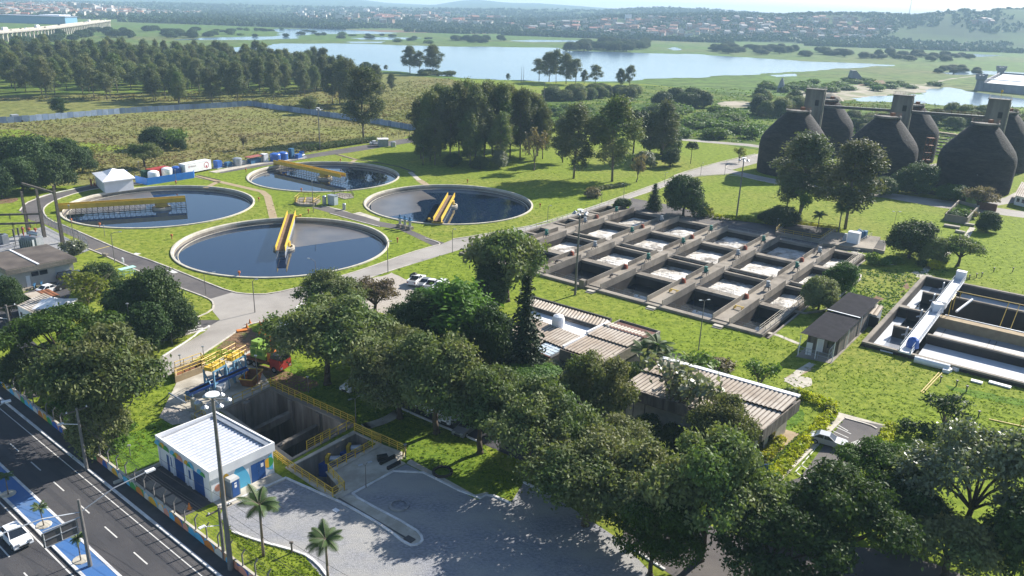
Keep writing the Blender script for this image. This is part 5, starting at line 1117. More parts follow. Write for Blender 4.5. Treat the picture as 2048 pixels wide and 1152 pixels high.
for c,r,a0,a1,co,k in ((.7,.72,0,180,'sky',0),(1.5,.7,0,180,'amber',1),(2.3,.62,0,180,'leaf',2),(1.1,.45,0,180,'leaf',3),(3.7,.6,0,180,'sky',0),(4.6,.7,0,180,'amber',1),(5.2,.6,0,180,'salmon',2),(4.1,.4,0,180,'leaf',3),(6.6,.6,0,180,'amber',0),(7.4,.72,0,180,'sky',1),(7.0,.42,0,180,'leaf',2),(9.2,.62,0,180,'sky',0),(9.75,.5,0,180,'leaf',1),(.3,.5,0,180,'sky',4)):
    facepoly(mp,a,b,disc(c,hB-.93,r,a0,a1),o_+.004*k,PI[co])
mp.build('band_print',PM,t)
ap=[lerp(WB[3],bc,-.02),lerp(WB[2],bc,-.02)]; n=np.array([.787,-.617]); 
sheet('building_apron',[WB[3],tuple(np.array(WB[3])+n*1.9),tuple(np.array(WB[2])+n*2.2),WB[2]],M['conc_lt'],.05)
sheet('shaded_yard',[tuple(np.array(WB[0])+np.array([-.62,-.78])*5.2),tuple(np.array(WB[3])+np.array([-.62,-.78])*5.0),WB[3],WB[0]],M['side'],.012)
mb=MB()
for k in range(4):
    q=wallpt(WB[0],WB[3],3.0+k*2.1,0,2.6); mb.box((q[0],q[1],.03),(1.7,1.2,.06),AZ)
struct('paving_slab',mb,M['conc'])
mb=MB(); q=[tuple(np.array(WB[0])+np.array([-.62,-.78])*5.3),tuple(np.array(WB[0])+np.array([.2,.25])),]; band(mb,q,.3,0,.35); solo('yard_wall',mb,M['conc_lt'],'low concrete kerb wall at the side of the pump building yard','wall',None,(*q[0],0))
p=G(466,990); hp=AZ+math.pi/2*0; t=thing('portable_toilet','blue portable toilet with a grey roof beside the pump building mural','portable toilet',p,AZ+.08)
def LOC(x,y,z,p=p,h=AZ+.08): return (p[0]+x*math.cos(h)-y*math.sin(h),p[1]+x*math.sin(h)+y*math.cos(h),z)
MB().box((p[0],p[1],1.05),(1.15,1.15,2.0),AZ+.08).build('cabin_body',mat('toilet_grey_blue',(.15,.19,.24),(.12,.16,.21),scale=2),t)
MB().box((p[0],p[1],2.17),(1.22,1.22,.26),AZ+.08,taper=.82).build('roof',mat('toilet_roof',(.45,.45,.44),rough=.5),t)
mb=MB(); mb.box(LOC(.59,0,1.05),(.04,.85,1.85),AZ+.08); dr=mb.build('door',M['blue'],t); mb=MB(); mb.box(LOC(.62,0,1.7),(.02,.3,.16),AZ+.08); mb.box(LOC(.62,0,1.35),(.02,.3,.3),AZ+.08); mb.build('door_notice',M['wht'],dr)
# ------------------------------------------------------------------ pit, platform and machines
pit=thing('excavated_pit','deep concrete pit with cross beams and yellow railings behind the pump building','pit',(*PIT[0],0))
def offs(poly,d):
    c=(sum(p[0] for p in poly)/len(poly),sum(p[1] for p in poly)/len(poly)); return [lerp(p,c,d) for p in poly]
mb=MB(); band(mb,PIT,.5,-9,-.02,closed=True); mb.build('pit_wall',M['pitwall'],pit)
mb=MB(); band(mb,PIT,.9,-.02,.12,closed=True); mb.build('pit_coping',M['conc'],pit)
MB().prism(PIT,-9.3,-9).build('pit_floor',M['conc_dk'],pit)
for tt in (.28,.62):
    a=lerp(PIT[0],PIT[3],tt); b=lerp(PIT[1],PIT[2],tt); mb=MB(); mb.beam((*a,-2.2),(*b,-2.2),.7,.9); mb.build('cross_beam',M['pitwall'],pit)
for tt in (.3,.65):
    a=lerp(PIT[1],PIT[2],tt); mb=MB(); mb.box((*lerp(a,PIT[0],.03),-4.5),(.9,.9,9),AZ); mb.build('column',M['pitwall'],pit)
for tt in (.45,):
    a=lerp(PIT[0],PIT[1],tt); mb=MB(); mb.box((*lerp(a,PIT[3],.03),-4.5),(1,1,9),AZ); mb.build('column',M['pitwall'],pit)
mb=MB(); e=offs(PIT,-.03); rail(mb,[e[1],e[2],lerp(e[2],e[3],.55)],.1,1.15,1.3,.06); rail(mb,[lerp(e[0],e[1],.25),e[1]],.1,1.1,1.4,.05); 
for s in (0.2,.5,.8):
    rail(mb,[e[1],e[2]],.1,s*1.1,40,.035,False)
mb.build('yellow_railing',M['yel'],pit)
p2=thing('pump_chamber','sunken pump chamber ringed by yellow railings next to the deep pit','chamber',(*PIT2[0],0))
mb=MB(); band(mb,PIT2,.45,-3.2,-.02,closed=True); mb.build('chamber_wall',M['pitwall'],p2); mb=MB(); band(mb,PIT2,.7,-.02,.1,closed=True); mb.build('coping',M['conc_lt'],p2)
MB().prism(PIT2,-3.4,-3.2).build('chamber_floor',M['pitwall'],p2)
mb=MB(); band(mb,[lerp(PIT2[0],PIT2[1],.1),lerp(PIT2[5],PIT2[3],.4)],.4,-3.2,-1.0); mb.build('inner_wall',M['path'],p2)
mb=MB(); e=offs(PIT2,-.02)
def rail3(mb,pts,z=.1,h=1.1):
    rail(mb,pts,z,h,1.3,.06)
    for s in (.25,.75): 
        for p,q in zip(pts[:-1],pts[1:]): mb.tube((*p,z+h*s),(*q,z+h*s),.035,n=4)
rail3(mb,[e[1],e[2],e[3],e[4],e[5]]); rail3(mb,gp([(546,914),(576,937),(666,996)])); rail3(mb,gp([(709,863),(762,886),(812,909),(806,918)])); rail3(mb,[lerp(PIT[3],PIT[2],.25),lerp(PIT[3],PIT[2],.62)],.15,1.2)
mb.build('yellow_railing',M['yel'],p2)
sheet('chamber_slab',gp([(765,889),(812,907),(806,918),(700,985),(690,980),(660,947)]),M['conc_lt'],.03)
mb=MB()
for a_,b_ in (((760,930),(790,915)),((775,940),(800,927))): band(mb,[G(*a_)[:2],G(*b_)[:2]],.3,0,.4)
p=G(765,920); mb.box((p[0],p[1],.3),(1.2,.7,.6),.4); solo('dark_sacks',mb,M['black'],'black sacks and planks on the slab inside the yellow railing corner','sacks',None,p)
for k,(u,v) in enumerate([(660,922),(702,900)]):
    p=G(u,v,-1.3); h=AZ+.55; t=thing('pump_unit',['blue and yellow pump unit nearer to the yard','blue and yellow pump unit deeper inside the chamber'][k],'pump',(p[0],p[1],-3.2),h,'chamber pumps')
    ca,sa=math.cos(h),math.sin(h); sx_=(p[0],p[1])
    MB().box((*sx_,-2.35),(2.5,1.1,1.7),h).build('pump_base',M['bluetank'],t)
    MB().tube((p[0]+.1*ca,p[1]+.1*sa,-1.05),(p[0]+1.15*ca,p[1]+1.15*sa,-.9),.42,n=14).build('motor',M['steel'],t)
    MB().box((p[0]-.25*ca,p[1]-.25*sa,-1.0),(.4,.95,.9),h).build('coupling_guard',M['yel'],t)
    MB().tube((p[0]+1.15*ca,p[1]+1.15*sa,-.9),(p[0]+1.35*ca,p[1]+1.35*sa,-.87),.46,.34,n=14).build('motor_cap',M['grey'],t)
sheet('machine_platform',gp([(330,812),(362,748),(400,735),(470,706),(497,712),(535,760),(541,773),(447,820),(420,832),(380,822)]),M['conc_lt'],.04)
sheet('service_yard',gp([(318,835),(330,812),(380,822),(420,832),(432,826),(412,842),(345,850)]),M['gravelpark'],.02)
t=thing('screen_channel','long rectangular screen channel with rusty water and yellow rails','channel',G(385,755))
cl=gp([(352,766),(412,742),(404,731),(352,750)]); mb=MB(); band(mb,cl,.35,0,1.0,closed=True); mb.build('channel_wall',M['path'],t); MB().prism(cl,.0,.3).build('channel_water',M['rust'],t); mb=MB(); rail(mb,[cl[0],cl[1],cl[2],cl[3]],1.0,1.0,1.2,.05); rail(mb,gp([(345,752),(405,728),(440,715)]),0,1.1,1.3,.05); mb.build('yellow_railing',M['yel'],t)
for k,(u,v) in enumerate([(434,778),(473,757)]):
    p=G(u,v); h=AZ+1.85; t=thing('bar_screen',['blue bar screen frame with a yellow hood nearer to the big tree','blue bar screen frame with a yellow hood nearer to the truck'][k],'screen machine',p,h,'bar screens')
    def LO(x,y,z): return (p[0]+x*math.cos(h)-y*math.sin(h),p[1]+x*math.sin(h)+y*math.cos(h),z)
    mb=MB()
    for x in (-1.2,1.2):
        for y in (-.8,.8): mb.beam(LO(x,y,0),LO(x,y,3.3),.22,.22)
        mb.beam(LO(x,-.8,.2),LO(x,.8,2.8),.15,.15)
    for z in (1.4,3.2):
        for y in (-.8,.8): mb.beam(LO(-1.2,y,z),LO(1.2,y,z),.2,.2)
    mb.build('frame',M['ltblue'],t)
    MB().box(LO(0,0,3.5),(2.6,1.3,.5),h).build('hood',M['yel'],t); mb=MB(); cs=[LO(x,y,0)[:2] for x,y in ((-1.4,-.9),(1.4,-.9),(1.4,.9),(-1.4,.9))]; rail(mb,cs+[cs[0]],3.5,1.2,1.2,.05); mb.build('guard_rail',M['yel'],t)
    mb=MB(); mb.beam(LO(-.9,-1.1,.5),LO(.9,-1.1,.9),.9,1.1); mb.build('chute',M['wht'],t)
t=thing('belt_conveyor','long blue belt conveyor sloping up to the rusty skip','conveyor',G(440,790))
c0=np.array(G(377,797)); c1=np.array(G(497,765)); c0[2]=.7; c1[2]=2.2
sd=np.cross(c1-c0,[0,0,1]); sd/=np.linalg.norm(sd)
for s in (-.45,.45): MB().beam(c0+sd*s,c1+sd*s,.1,.35).build('side_frame',M['bluetank'],t)
MB().beam(c0,c1,.8,.08).build('belt',M['black'],t); mb=MB()
for k in (.05,.35,.65,.92):
    q=c0+(c1-c0)*k
    for s in (-.5,.5): mb.beam(q+sd*s,(q[0]+sd[0]*s,q[1]+sd[1]*s,0),.12,.12)
mb.build('leg',M['ltblue'],t); MB().tube(c0+sd*.45,c0-sd*.45,.3,n=10).build('end_drum',M['dkblue'],t)
p=G(503,768); h=AZ+2.1; t=thing('waste_skip','rusty open waste skip at the end of the blue conveyor','skip',p,h)
mb=MB()
def SK(x,y,z): return (p[0]+x*math.cos(h)-y*math.sin(h),p[1]+x*math.sin(h)+y*math.cos(h),z)
o=[SK(-1.1,-.8,.15),SK(1.1,-.8,.15),SK(1.1,.8,.15),SK(-1.1,.8,.15)]; T=[SK(-1.7,-.95,1.5),SK(1.7,-.95,1.5),SK(1.7,.95,1.5),SK(-1.7,.95,1.5)]
mb.add(o+T,[(0,1,5,4),(1,2,6,5),(2,3,7,6),(3,0,4,7),(0,3,2,1)]); mb.add([lerp(x,SK(0,0,1),.05) for x in o+T],[(0,4,5,1),(1,5,6,2),(2,6,7,3),(3,7,4,0)]); mb.build('skip_body',M['rust'],t)
mb=MB(); 
for k in range(4): mb.beam(T[k],T[(k+1)%4],.12,.12)
mb.build('rim',M['yeldk'],t)
mb=MB(); p=G(395,832); band(mb,[G(385,815)[:2],G(405,826)[:2]],.4,0,1.5); band(mb,[G(384,834)[:2],G(402,845)[:2]],.3,0,.6); solo('pale_block_wall',mb,M['conc_lt'],'short pale block wall below the conveyor foot','wall',None,p)
mb=MB(); rail(mb,gp([(372,806),(384,811),(392,822)]),0,1.1,1.0,.05); rail(mb,gp([(391,842),(405,834),(412,840)]),0,1.1,1.0,.05); solo('yellow_barrier',mb,M['yel'],'small yellow barriers below the conveyor foot','barrier',None,G(390,825))
mb=MB(); mb.tube(G(338,786,1.2),G(372,806,.6),.12,n=6); mb.tube(G(338,786,1.2),G(335,792,0),.1,n=6); solo('grey_screw_pipe',mb,M['steel'],'slanting grey pipe between the big tree and the yellow barriers','pipe',None,G(350,795))
# ------------------------------------------------------------------ vehicles
def xsec(mb,prof,w0,w1=None,m=0):
    "extrude a side profile [(x,z)] across the width, top narrowed"
    n=len(prof); zs=[z for x,z in prof]; z0,z1=min(zs),max(zs)
    def hw(z): return w0/2 if w1 is None else w0/2+(w1-w0)/2*((z-z0)/(z1-z0))
    vs=[(x,-hw(z),z) for x,z in prof]+[(x,hw(z),z) for x,z in prof]
    mb.add(vs,[(i,(i+1)%n,n+(i+1)%n,n+i) for i in range(n)]+[tuple(range(n-1,-1,-1)),tuple(range(n,2*n))],m); return mb
def paint(n,c): return mat('car_paint_'+n,c,rough=.28,spec=.6)
CP={'white':paint('white',(.78,.78,.79)),'silver':paint('silver',(.42,.43,.45)),'black':paint('black',(.018,.018,.022)),'grey':paint('grey',(.14,.145,.155)),'red':paint('red',(.40,.03,.03))}
def car(kind,col,loc,rz,label,group=None,name='parked_car'):
    t=thing(name,label,'car',loc,rz,group); L,W_={'hatch':(3.9,1.68),'suv':(4.6,1.85),'pickup':(5.2,1.85),'sedan':(4.4,1.72)}[kind]
    h=L/2; c=CP[col]; up_=.18 if kind in('suv','pickup') else 0
    z0=.28+up_; zb=.92+up_
    body=[(-h,z0+.12),(-h+.1,z0),(h-.1,z0),(h,z0+.15),(h-.03,zb-.22),(h-.25,zb-.08),(h*.38,zb+.02),(-h*.9,zb+.04),(-h,zb-.08)]
    xsec(MB(),body,W_).build('body',c,t,local=True)
    if kind=='hatch': g=[(h*.42,zb),(h*.02,zb+.48),(-h*.62,zb+.5),(-h*.95,zb)]
    elif kind=='sedan': g=[(h*.40,zb),(h*.05,zb+.45),(-h*.48,zb+.46),(-h*.80,zb)]
    elif kind=='suv': g=[(h*.45,zb),(h*.12,zb+.6),(-h*.85,zb+.62),(-h*.98,zb)]
    else: g=[(h*.40,zb),(h*.12,zb+.6),(-h*.22,zb+.62),(-h*.30,zb)]
    xsec(MB(),g,W_-.12,W_-.5).build('window_glass',M['glass'],t,local=True)
    zt_=max(z for x,z in g); rx=[x for x,z in g if z>zb+.3]; mb=MB(); mb.box(((rx[0]+rx[1])/2,0,zt_+.0),(abs(rx[0]-rx[1])+.06,W_-.46,.07)); mb.build('roof',c,t,local=True)
    mb=MB()
    for s in (-1,1):
        for (x0,z0_),(x1,z1_) in zip(g[:-1],g[1:]):
            f=lambda z:(W_-.12)/2-.19*((z-zb)/(zt_-zb))
            mb.beam((x0,s*f(z0_),z0_),(x1,s*f(z1_),z1_),.07,.07)
        xm=(rx[0]+rx[1])/2; mb.beam((xm,s*((W_-.12)/2),zb),(xm,s*((W_-.12)/2-.19),zt_),.07,.05)
    mb.build('pillar_trim',c,t,local=True)
    if kind=='pickup':
        mb=MB(); mb.box((-h*.64,0,zb+.05),(h*.62,W_-.3,.03)); mb.build('cargo_bed',M['black'],t,local=True)
        mb=MB()
        for s in (-1,1): mb.box((-h*.64,s*(W_/2-.07),zb+.12),(h*.68,.12,.24))
        mb.box((-h+.05,0,zb+.12),(.1,W_-.1,.24)); mb.build('bed_side',c,t,local=True)
    for x in (-h*.62,h*.62):
        for s in (-1,1):
            w_=MB().tube((x,s*(W_/2-.2),.33),(x,s*(W_/2+.02),.33),.33,n=14).build('wheel',M['black'],t,local=True)
            MB().tube((x,s*(W_/2),.33),(x,s*(W_/2+.035),.33),.19,n=10).build('rim',M['steel'],w_,local=True)
    for s in (-1,1): 
        MB().box((h-.1,s*(W_/2-.3),zb-.2),(.2,.38,.15)).build('headlight',M['steel'],t,local=True)
        MB().box((-h+.03,s*(W_/2-.2),zb-.15),(.1,.25,.2)).build('tail_light',M['red'],t,local=True)
    MB().box((h-.0,0,z0+.2),(.06,.9,.2)).build('grille',M['black'],t,local=True)
    return t
AVH=math.atan2(AF.ea[1],AF.ea[0])
p=G(34,1082); car('hatch','white',p,AVH,'white hatchback driving on the avenue beside the blue median',None,'moving_car')
hd=ang(G(878,585),G(893,572)); 
p=G(881,581); car('suv','white',p,hd+math.pi,'white car parked nose out at the end of the row on pale gravel','cars on the pale gravel')
p=G(865,575.5); car('pickup','white',p,hd,'white pickup with a loaded bed, parked third in the row on gravel','cars on the pale gravel')
p=G(850,571.5); car('sedan','grey',p,hd+math.pi,'dark grey car parked between two white pickups on gravel','cars on the pale gravel')
p=G(833,566.5); car('pickup','white',p,hd,'white pickup with a dark tarpaulin in its bed, outermost on the gravel','cars on the pale gravel')
mb=MB(); q=G(829,565.5); mb.lathe([(1.0,1.1),(.8,1.7),(.2,2.1)],6,(q[0],q[1],0),capt=True); solo('tarpaulin_bundle',mb,M['black'],'dark tarpaulin bundle on the bed of the outermost white pickup','tarpaulin',None,(q[0],q[1],1.0))
p=G(1655,888); car('sedan','silver',p,ang(G(1643,885),G(1672,893)),'pale silver car under the flat tree in the marked car park')
p=G(138,557); car('suv','black',p,ang(G(120,560),G(155,552)),'black car parked by the workshop roller door'); p=G(101,583); car('sedan','white',p,ang(G(90,587),G(116,579)),'white car behind the rusty roofed shed'); p=G(130,575); car('sedan','black',p,ang(G(120,578),G(140,572)),'dark car half hidden by the olive tree')
for k,(u,v,kd,co,lb) in enumerate([(710,775,'sedan','white','white car under the trees at the head of the shaded car park'),(741,783,'hatch','black','black car under the trees near the head of the shaded car park'),(770,789,'hatch','white','white car seen between two trunks above the slatted footbridge'),(860,808,'suv','white','white car under the canopy beside another white one'),(886,822,'suv','white','white car in the shade, nose towards the lawn'),(905,839,'hatch','white','white car behind the dark car at the kerb'),(934,862,'sedan','grey','dark grey car at the kerb of the shaded car park'),(882,800,'suv','silver','silver car deep in the shade of the car park')]):
    car(kd,co,G(u,v),ang(G(700,767),G(872,848))-math.pi/2+.15,lb,'cars in the shaded car park')
p=G(751,289); car('sedan','white',p,.5,'white car on the field road beside the grey hut')
def bike(loc,rz,label):
    t=thing('motorcycle',label,'motorcycle',loc,rz,'motorcycles by the workshop')
    for x in (-.65,.65): MB().tube((x,-.06,.3),(x,.06,.3),.3,n=12).build('wheel',M['black'],t,local=True)
    mb=MB(); mb.beam((-.65,0,.35),(.1,0,.65),.14,.2); mb.beam((.1,0,.65),(.65,0,.35),.12,.12); mb.box((.15,0,.8),(.5,.28,.25)); mb.box((-.4,0,.82),(.75,.25,.12)); mb.beam((.65,0,.3),(.42,0,1.05),.08,.08); mb.build('frame_body',M['dkblue'],t,local=True)
    MB().beam((.42,-.35,1.05),(.42,.35,1.05),.05,.05).build('handlebar',M['steel'],t,local=True)
bike(G(70,577),1.9,'motorcycle leaning nearer to the pale tree by the workshop'); bike(G(84,574),2.0,'motorcycle nearer to the black car by the workshop')
# crane truck
a=G(500,722); b=G(572,744); hd=ang(a,b); tk=thing('crane_truck','flatbed truck with an orange crane and red cab carrying a green generator','truck',a,hd)
def TK(x,y,z): return (a[0]+x*math.cos(hd)-y*math.sin(hd),a[1]+x*math.sin(hd)+y*math.cos(hd),z)
Lt=math.dist(a[:2],b[:2]); sc=Lt
MB().box(TK(Lt*.34,0,1.15),(Lt*.68,2.4,.25),hd).build('flatbed',M['rust'],tk); MB().box(TK(Lt*.5,0,.75),(Lt*.95,1.0,.4),hd).build('chassis',M['black'],tk)
mb=MB(); mb.box(TK(-.15,0,1.2),(1.0,2.35,.12),hd+0); mb.build('tail_ramp',M['conc_lt'],tk)
cb=MB().box(TK(Lt-.95,0,1.35),(1.9,2.35,1.5),hd).build('cab',M['red'],tk); MB().box(TK(Lt-.98,0,2.35),(1.75,2.2,.8),hd,taper=.88).build('cab_roof',M['dksteel'],cb); MB().box(TK(Lt-.03,0,2.25),(.08,2.0,.6),hd).build('windscreen',M['glass'],cb)
for s in (-1,1): MB().box(TK(Lt+.0,s*.85,.85),(.08,.4,.25),hd).build('headlight',M['steel'],cb)
MB().box(TK(Lt-2.3,0,1.9),(.7,1.6,1.5),hd).build('crane_base',M['orange'],tk)
mb=MB(); mb.beam(TK(Lt-2.3,0,2.4),TK(Lt-2.7,.3,4.2),.45,.5); mb.beam(TK(Lt-2.7,.3,4.2),TK(Lt-5.4,.8,5.1),.4,.42); mb.beam(TK(Lt-5.4,.8,5.1),TK(Lt-5.5,.8,4.4),.12,.12); mb.build('crane_arm',M['orange'],tk)
for x in (.9,2.1,Lt-1.1):
    for s in (-1,1): w_=MB().tube(TK(x,s*.85,.5),TK(x,s*1.2,.5),.5,n=14).build('wheel',M['black'],tk); MB().tube(TK(x,s*1.2,.5),TK(x,s*1.23,.5),.26,n=10).build('rim',M['steel'],w_)
t=thing('green_generator','lime green generator box riding on the crane truck flatbed','generator',TK(2.4,0,1.3),hd)
MB().box(TK(2.5,.15,2.15),(2.9,1.9,1.6),hd).build('generator_body',M['lime'],t); MB().box(TK(1.5,.5,3.05),(1.6,1.5,.9),hd,taper=.95).build('upper_box',M['lime'],t); mb=MB(); mb.box(TK(2.9,-.81,2.2),(1.0,.04,.6),hd); mb.box(TK(1.7,-.81,2.2),(.8,.04,.8),hd); mb.build('louvre_panel',mat('dark_green_louvre',(.08,.2,.03)),t)
# ------------------------------------------------------------------ avenue wall, fence, poles
wall=thing('mural_wall','long low wall along the avenue painted with coloured petals, topped by a wire fence','wall',(*AF(0,bw),0),AVH)
mb=MB(); mb.prism(AF.rect(L0,60,bw-.12,bw+.12),0,1.05); mb.build('wall_body',M['conc_lt'],wall)
mp=MB(); r0=random.Random(11); s=L0; names=list(PAL); wa,wb_=AF(L0,bw-.12),AF(60,bw-.12)
while s<60:
    r=r0.uniform(.55,1.0); n_=r0.choice(['sky','amber','leaf','salmon','sky','navy','orange','cream']); 
    facepoly(mp,wa,wb_,[(s-L0-r*.9,.06),(s-L0+r*1.1,.06),(s-L0+r*1.1,.98),(s-L0-r*.9,.98)],.006,PI[n_])
    n2=r0.choice([x for x in names if x!=n_]); facepoly(mp,wa,wb_,[(max(-.0,c),min(.98,max(.06,z))) for c,z in disc(s-L0+r0.uniform(-.3,.4),.06 if r0.random()<.6 else .98,r0.uniform(.5,.85),0 if r0.random()<2 else 180,180 if True else 360)] if False else [(s-L0+r*math.cos(math.pi*k/10),.06+.9*math.sin(math.pi*k/10)) for k in range(11)],.012,PI[n2])
    s+=r*1.9
mp.build('mural_print',PM,wall)
mb=MB(); wires=[MB()]; s=L0+1
while s<58:
    q=AF(s,bw); mb.beam((*q,1.0),(*q,2.3),.11,.11); q2=AF(s,bw+.35); mb.beam((*q,2.3),(*q2,2.65),.1,.1); s+=2.0
mb.build('fence_post',M['polec'],wall)
mb=MB()
for z,o_ in ((1.5,0),(1.95,0),(2.3,0),(2.5,.2),(2.65,.35)): mb.tube((*AF(L0,bw+o_),z),(*AF(58,bw+o_),z),.012,n=3)
mb.build('fence_wire',M['dksteel'],wall)
def lampmast(u,v,vt,label,big=False):
    b=G(u,v); h=hgt(u,v,vt); t=thing('floodlight_mast',label,'light mast',b,0,'tall floodlight masts')
    MB().tube(b,(b[0],b[1],h),.27 if big else .22,.13,n=10).build('mast_pole',M['polec'],t)
    MB().lathe([(.6,0),(.6,.1),(.1,.16)],16,(b[0],b[1],h),capt=True,capb=True).build('head_platform',M['wht'],t)
    for k in range(6):
        a_=k*math.pi/3+.3; q=(b[0]+1.0*math.cos(a_),b[1]+1.0*math.sin(a_),h-.45); f=MB(); f.tube((b[0]+.3*math.cos(a_),b[1]+.3*math.sin(a_),h-.35),q,.05,n=4); f.lathe([(.08,.1),(.34,-.12),(.34,-.22),(.05,-.25)],10,(q[0]+.2*math.cos(a_),q[1]+.2*math.sin(a_),q[2])); f.build('floodlight',M['steel'],t)
    return t
lampmast(462,1140,790,'very tall floodlight mast in front of the pump building',True); lampmast(1150,590,420,'tall floodlight mast at the front edge of the aeration basin'); lampmast(1472,440,316,'tall floodlight mast behind the aeration basin by the yellow hedge'); lampmast(640,300,216,'tall floodlight mast beside the field road above the blue tanks')
def lamp(u,v,vt,label,arm=1.6,az=0.0,r=.07,two=False,cat='street lamp',grp='slim lamp posts'):
    b=G(u,v); h=hgt(u,v,vt); t=thing('street_lamp',label,cat,b,0,grp)
    MB().tube(b,(b[0],b[1],h-.3),r*1.1,r*.75,n=6).build('lamp_post',M['polec'],t)
    if arm<.18: MB().box((b[0],b[1],h-.25),(.34,.22,.14),az).build('lamp_head',M['steel'],t); return t
    for s in ((0,math.pi) if two else (0,)):
        ca,sa=math.cos(az+s),math.sin(az+s); MB().path([(b[0],b[1],h-.3),(b[0]+ca*arm*.5,b[1]+sa*arm*.5,h),(b[0]+ca*arm,b[1]+sa*arm,h)],r*.6,5).build('lamp_arm',M['polec'],t)
        MB().box((b[0]+ca*(arm+.2),b[1]+sa*(arm+.2),h),(.5,.24,.1),az+s).build('lamp_head',M['steel'],t)
    return t
for u,v,vt,arm,az,two,lb in [(510,625,560,.5,.6,False,'slim lamp post standing in the middle of the road junction'),(266,692,604,.1,0,False,'tall bare lamp post beside the zebra crossing street'),(151,498,408,.1,0,False,'slim post at the fence corner of the substation'),(210,473,448,.1,0,False,'thin post on the lawn between the loop road and the farthest left tank'),(230,526,465,1.5,.4,False,'curved lamp post beside the loop road opposite the yellow line'),(96,556,524,1.4,2.6,False,'curved lamp post in front of the workshop doors'),(412,590,545,1.5,.2,False,'curved lamp post at the bend of the loop road'),(632,558,520,1.5,2.6,False,'curved lamp post at the near rim of the junction tank'),(776,546,482,.4,0,False,'slim lamp post on the grass by the junction tank and main road'),(905,506,458,.3,0,False,'slim lamp post at the mouth of the valve track'),(1095,444,411,.4,0,False,'slim lamp post beside the main road at the round tank'),(1203,406,382,.5,2.5,False,'slim lamp post under the tall twin trees'),(1247,396,368,.4,2.5,False,'slim lamp post by the small bare tree and the road'),(1329,367,345,.3,0,False,'slim lamp post on the main road before the digester bend'),(1401,351,326,.3,0,False,'slim lamp post at the digester road junction'),(1449,350,322,.3,0,False,'thin post on the traffic island by the digesters'),(1950,391,350,.5,0,True,'twin-headed lamp standing against the front digester by the guard house'),(1783,476,423,.6,0,True,'twin-headed lamp on the lawn beside the wide dark tree'),(1397,700,600,.5,.3,True,'twin-headed lamp on the lawn in front of the basin'),(1037,756,720,1.2,2.2,False,'curved lamp post between the conifer and the annex'),(712,850,795,.5,.8,True,'twin-headed lamp on the lawn beside the deep pit'),(732,975,927,.35,.6,True,'short white twin lamp on the chamber slab'),(811,918,885,.1,.6,False,'short round-headed lamp at the corner of the yellow railing'),(261,912,887,.15,.3,False,'short white lamp beside the pump building on the grass'),(345,690,661,.1,0,False,'small post on the grass strip beside the zebra street'),(362,736,707,.1,0,False,'short post at the lower edge of the concrete road'),(408,718,690,.1,0,False,'short post on the lawn above the screen machines'),(516,770,708,.15,0,False,'pale post beside the crane truck'),(617,785,750,.1,0,False,'thin post beside the deep pit railing'),(1552,460,438,.3,1,False,'short lamp at the corner of the inlet chamber'),(1592,458,428,.2,0,False,'thin pole behind the inlet chamber near the palms'),(1262,865,776,.1,0,False,'white pole by the long office entrance'),(1286,850,785,.1,0,False,'second white pole by the long office entrance'),(1187,868,820,.1,0,False,'white post at the shaded road corner'),(280,352,322,.1,0,False,'thin post behind the blue hoarding'),(353,368,338,.1,0,False,'thin post in front of the blue hoarding'),(627,425,360,.1,0,False,'tall thin post beside the yellow valve pit')]:
    lamp(u,v,vt,lb,arm,az,.06 if vt-v>-60 else .08,two)
# avenue poles
b=G(181,1134); h=hgt(181,1134,999); t=thing('sign_gantry','avenue pole on the blue median with two lamps and a sign seen from behind','sign pole',b,AVH)
MB().tube(b,(b[0],b[1],h),.2,.12,n=8).build('pole',M['polec'],t)
e1=G(83,1031,h*.93); e2=G(222,967,h*.95); ex=AF.eb
for s,L_ in ((-1,6.2),(1,6.2)):
    q=(b[0]+s*ex[0]*L_,b[1]+s*ex[1]*L_,h*.98); MB().path([(b[0],b[1],h*.82),(b[0]+s*ex[0]*L_*.5,b[1]+s*ex[1]*L_*.5,h*.95),q],.06,5).build('lamp_arm',M['steel'],t); MB().box((q[0]+s*ex[0]*.4,q[1]+s*ex[1]*.4,q[2]),(.9,.4,.16),ang((0,0),ex)).build('lamp_head',M['wht'],t)
s0=(b[0]-ex[0]*.6,b[1]-ex[1]*.6); s1=(b[0]-ex[0]*3.4,b[1]-ex[1]*3.4); z0,z1=h*.55,h*.55+1.5
mb=MB(); mb.prism([s0,s1,(s1[0]+.05,s1[1]+.05),(s0[0]+.05,s0[1]+.05)],z0,z1); sp=mb.build('sign_panel',M['dksteel'],t)
mb=MB()
for z in (z0,(z0+z1)/2,z1): mb.beam((s0[0]-AF.ea[0]*.0+.1,s0[1]+.1,z),(s1[0]+.1,s1[1]+.1,z),.08,.08)
for q in (s0,s1,lerp(s0,s1,.5)): mb.beam((q[0]+.1,q[1]+.1,z0),(q[0]+.1,q[1]+.1,z1),.08,.08)
mb.path([(b[0],b[1],z1),(s1[0]+.1,s1[1]+.1,z1+.2)],.06,5); mb.build('sign_frame',M['steel'],t)
POLES=[]
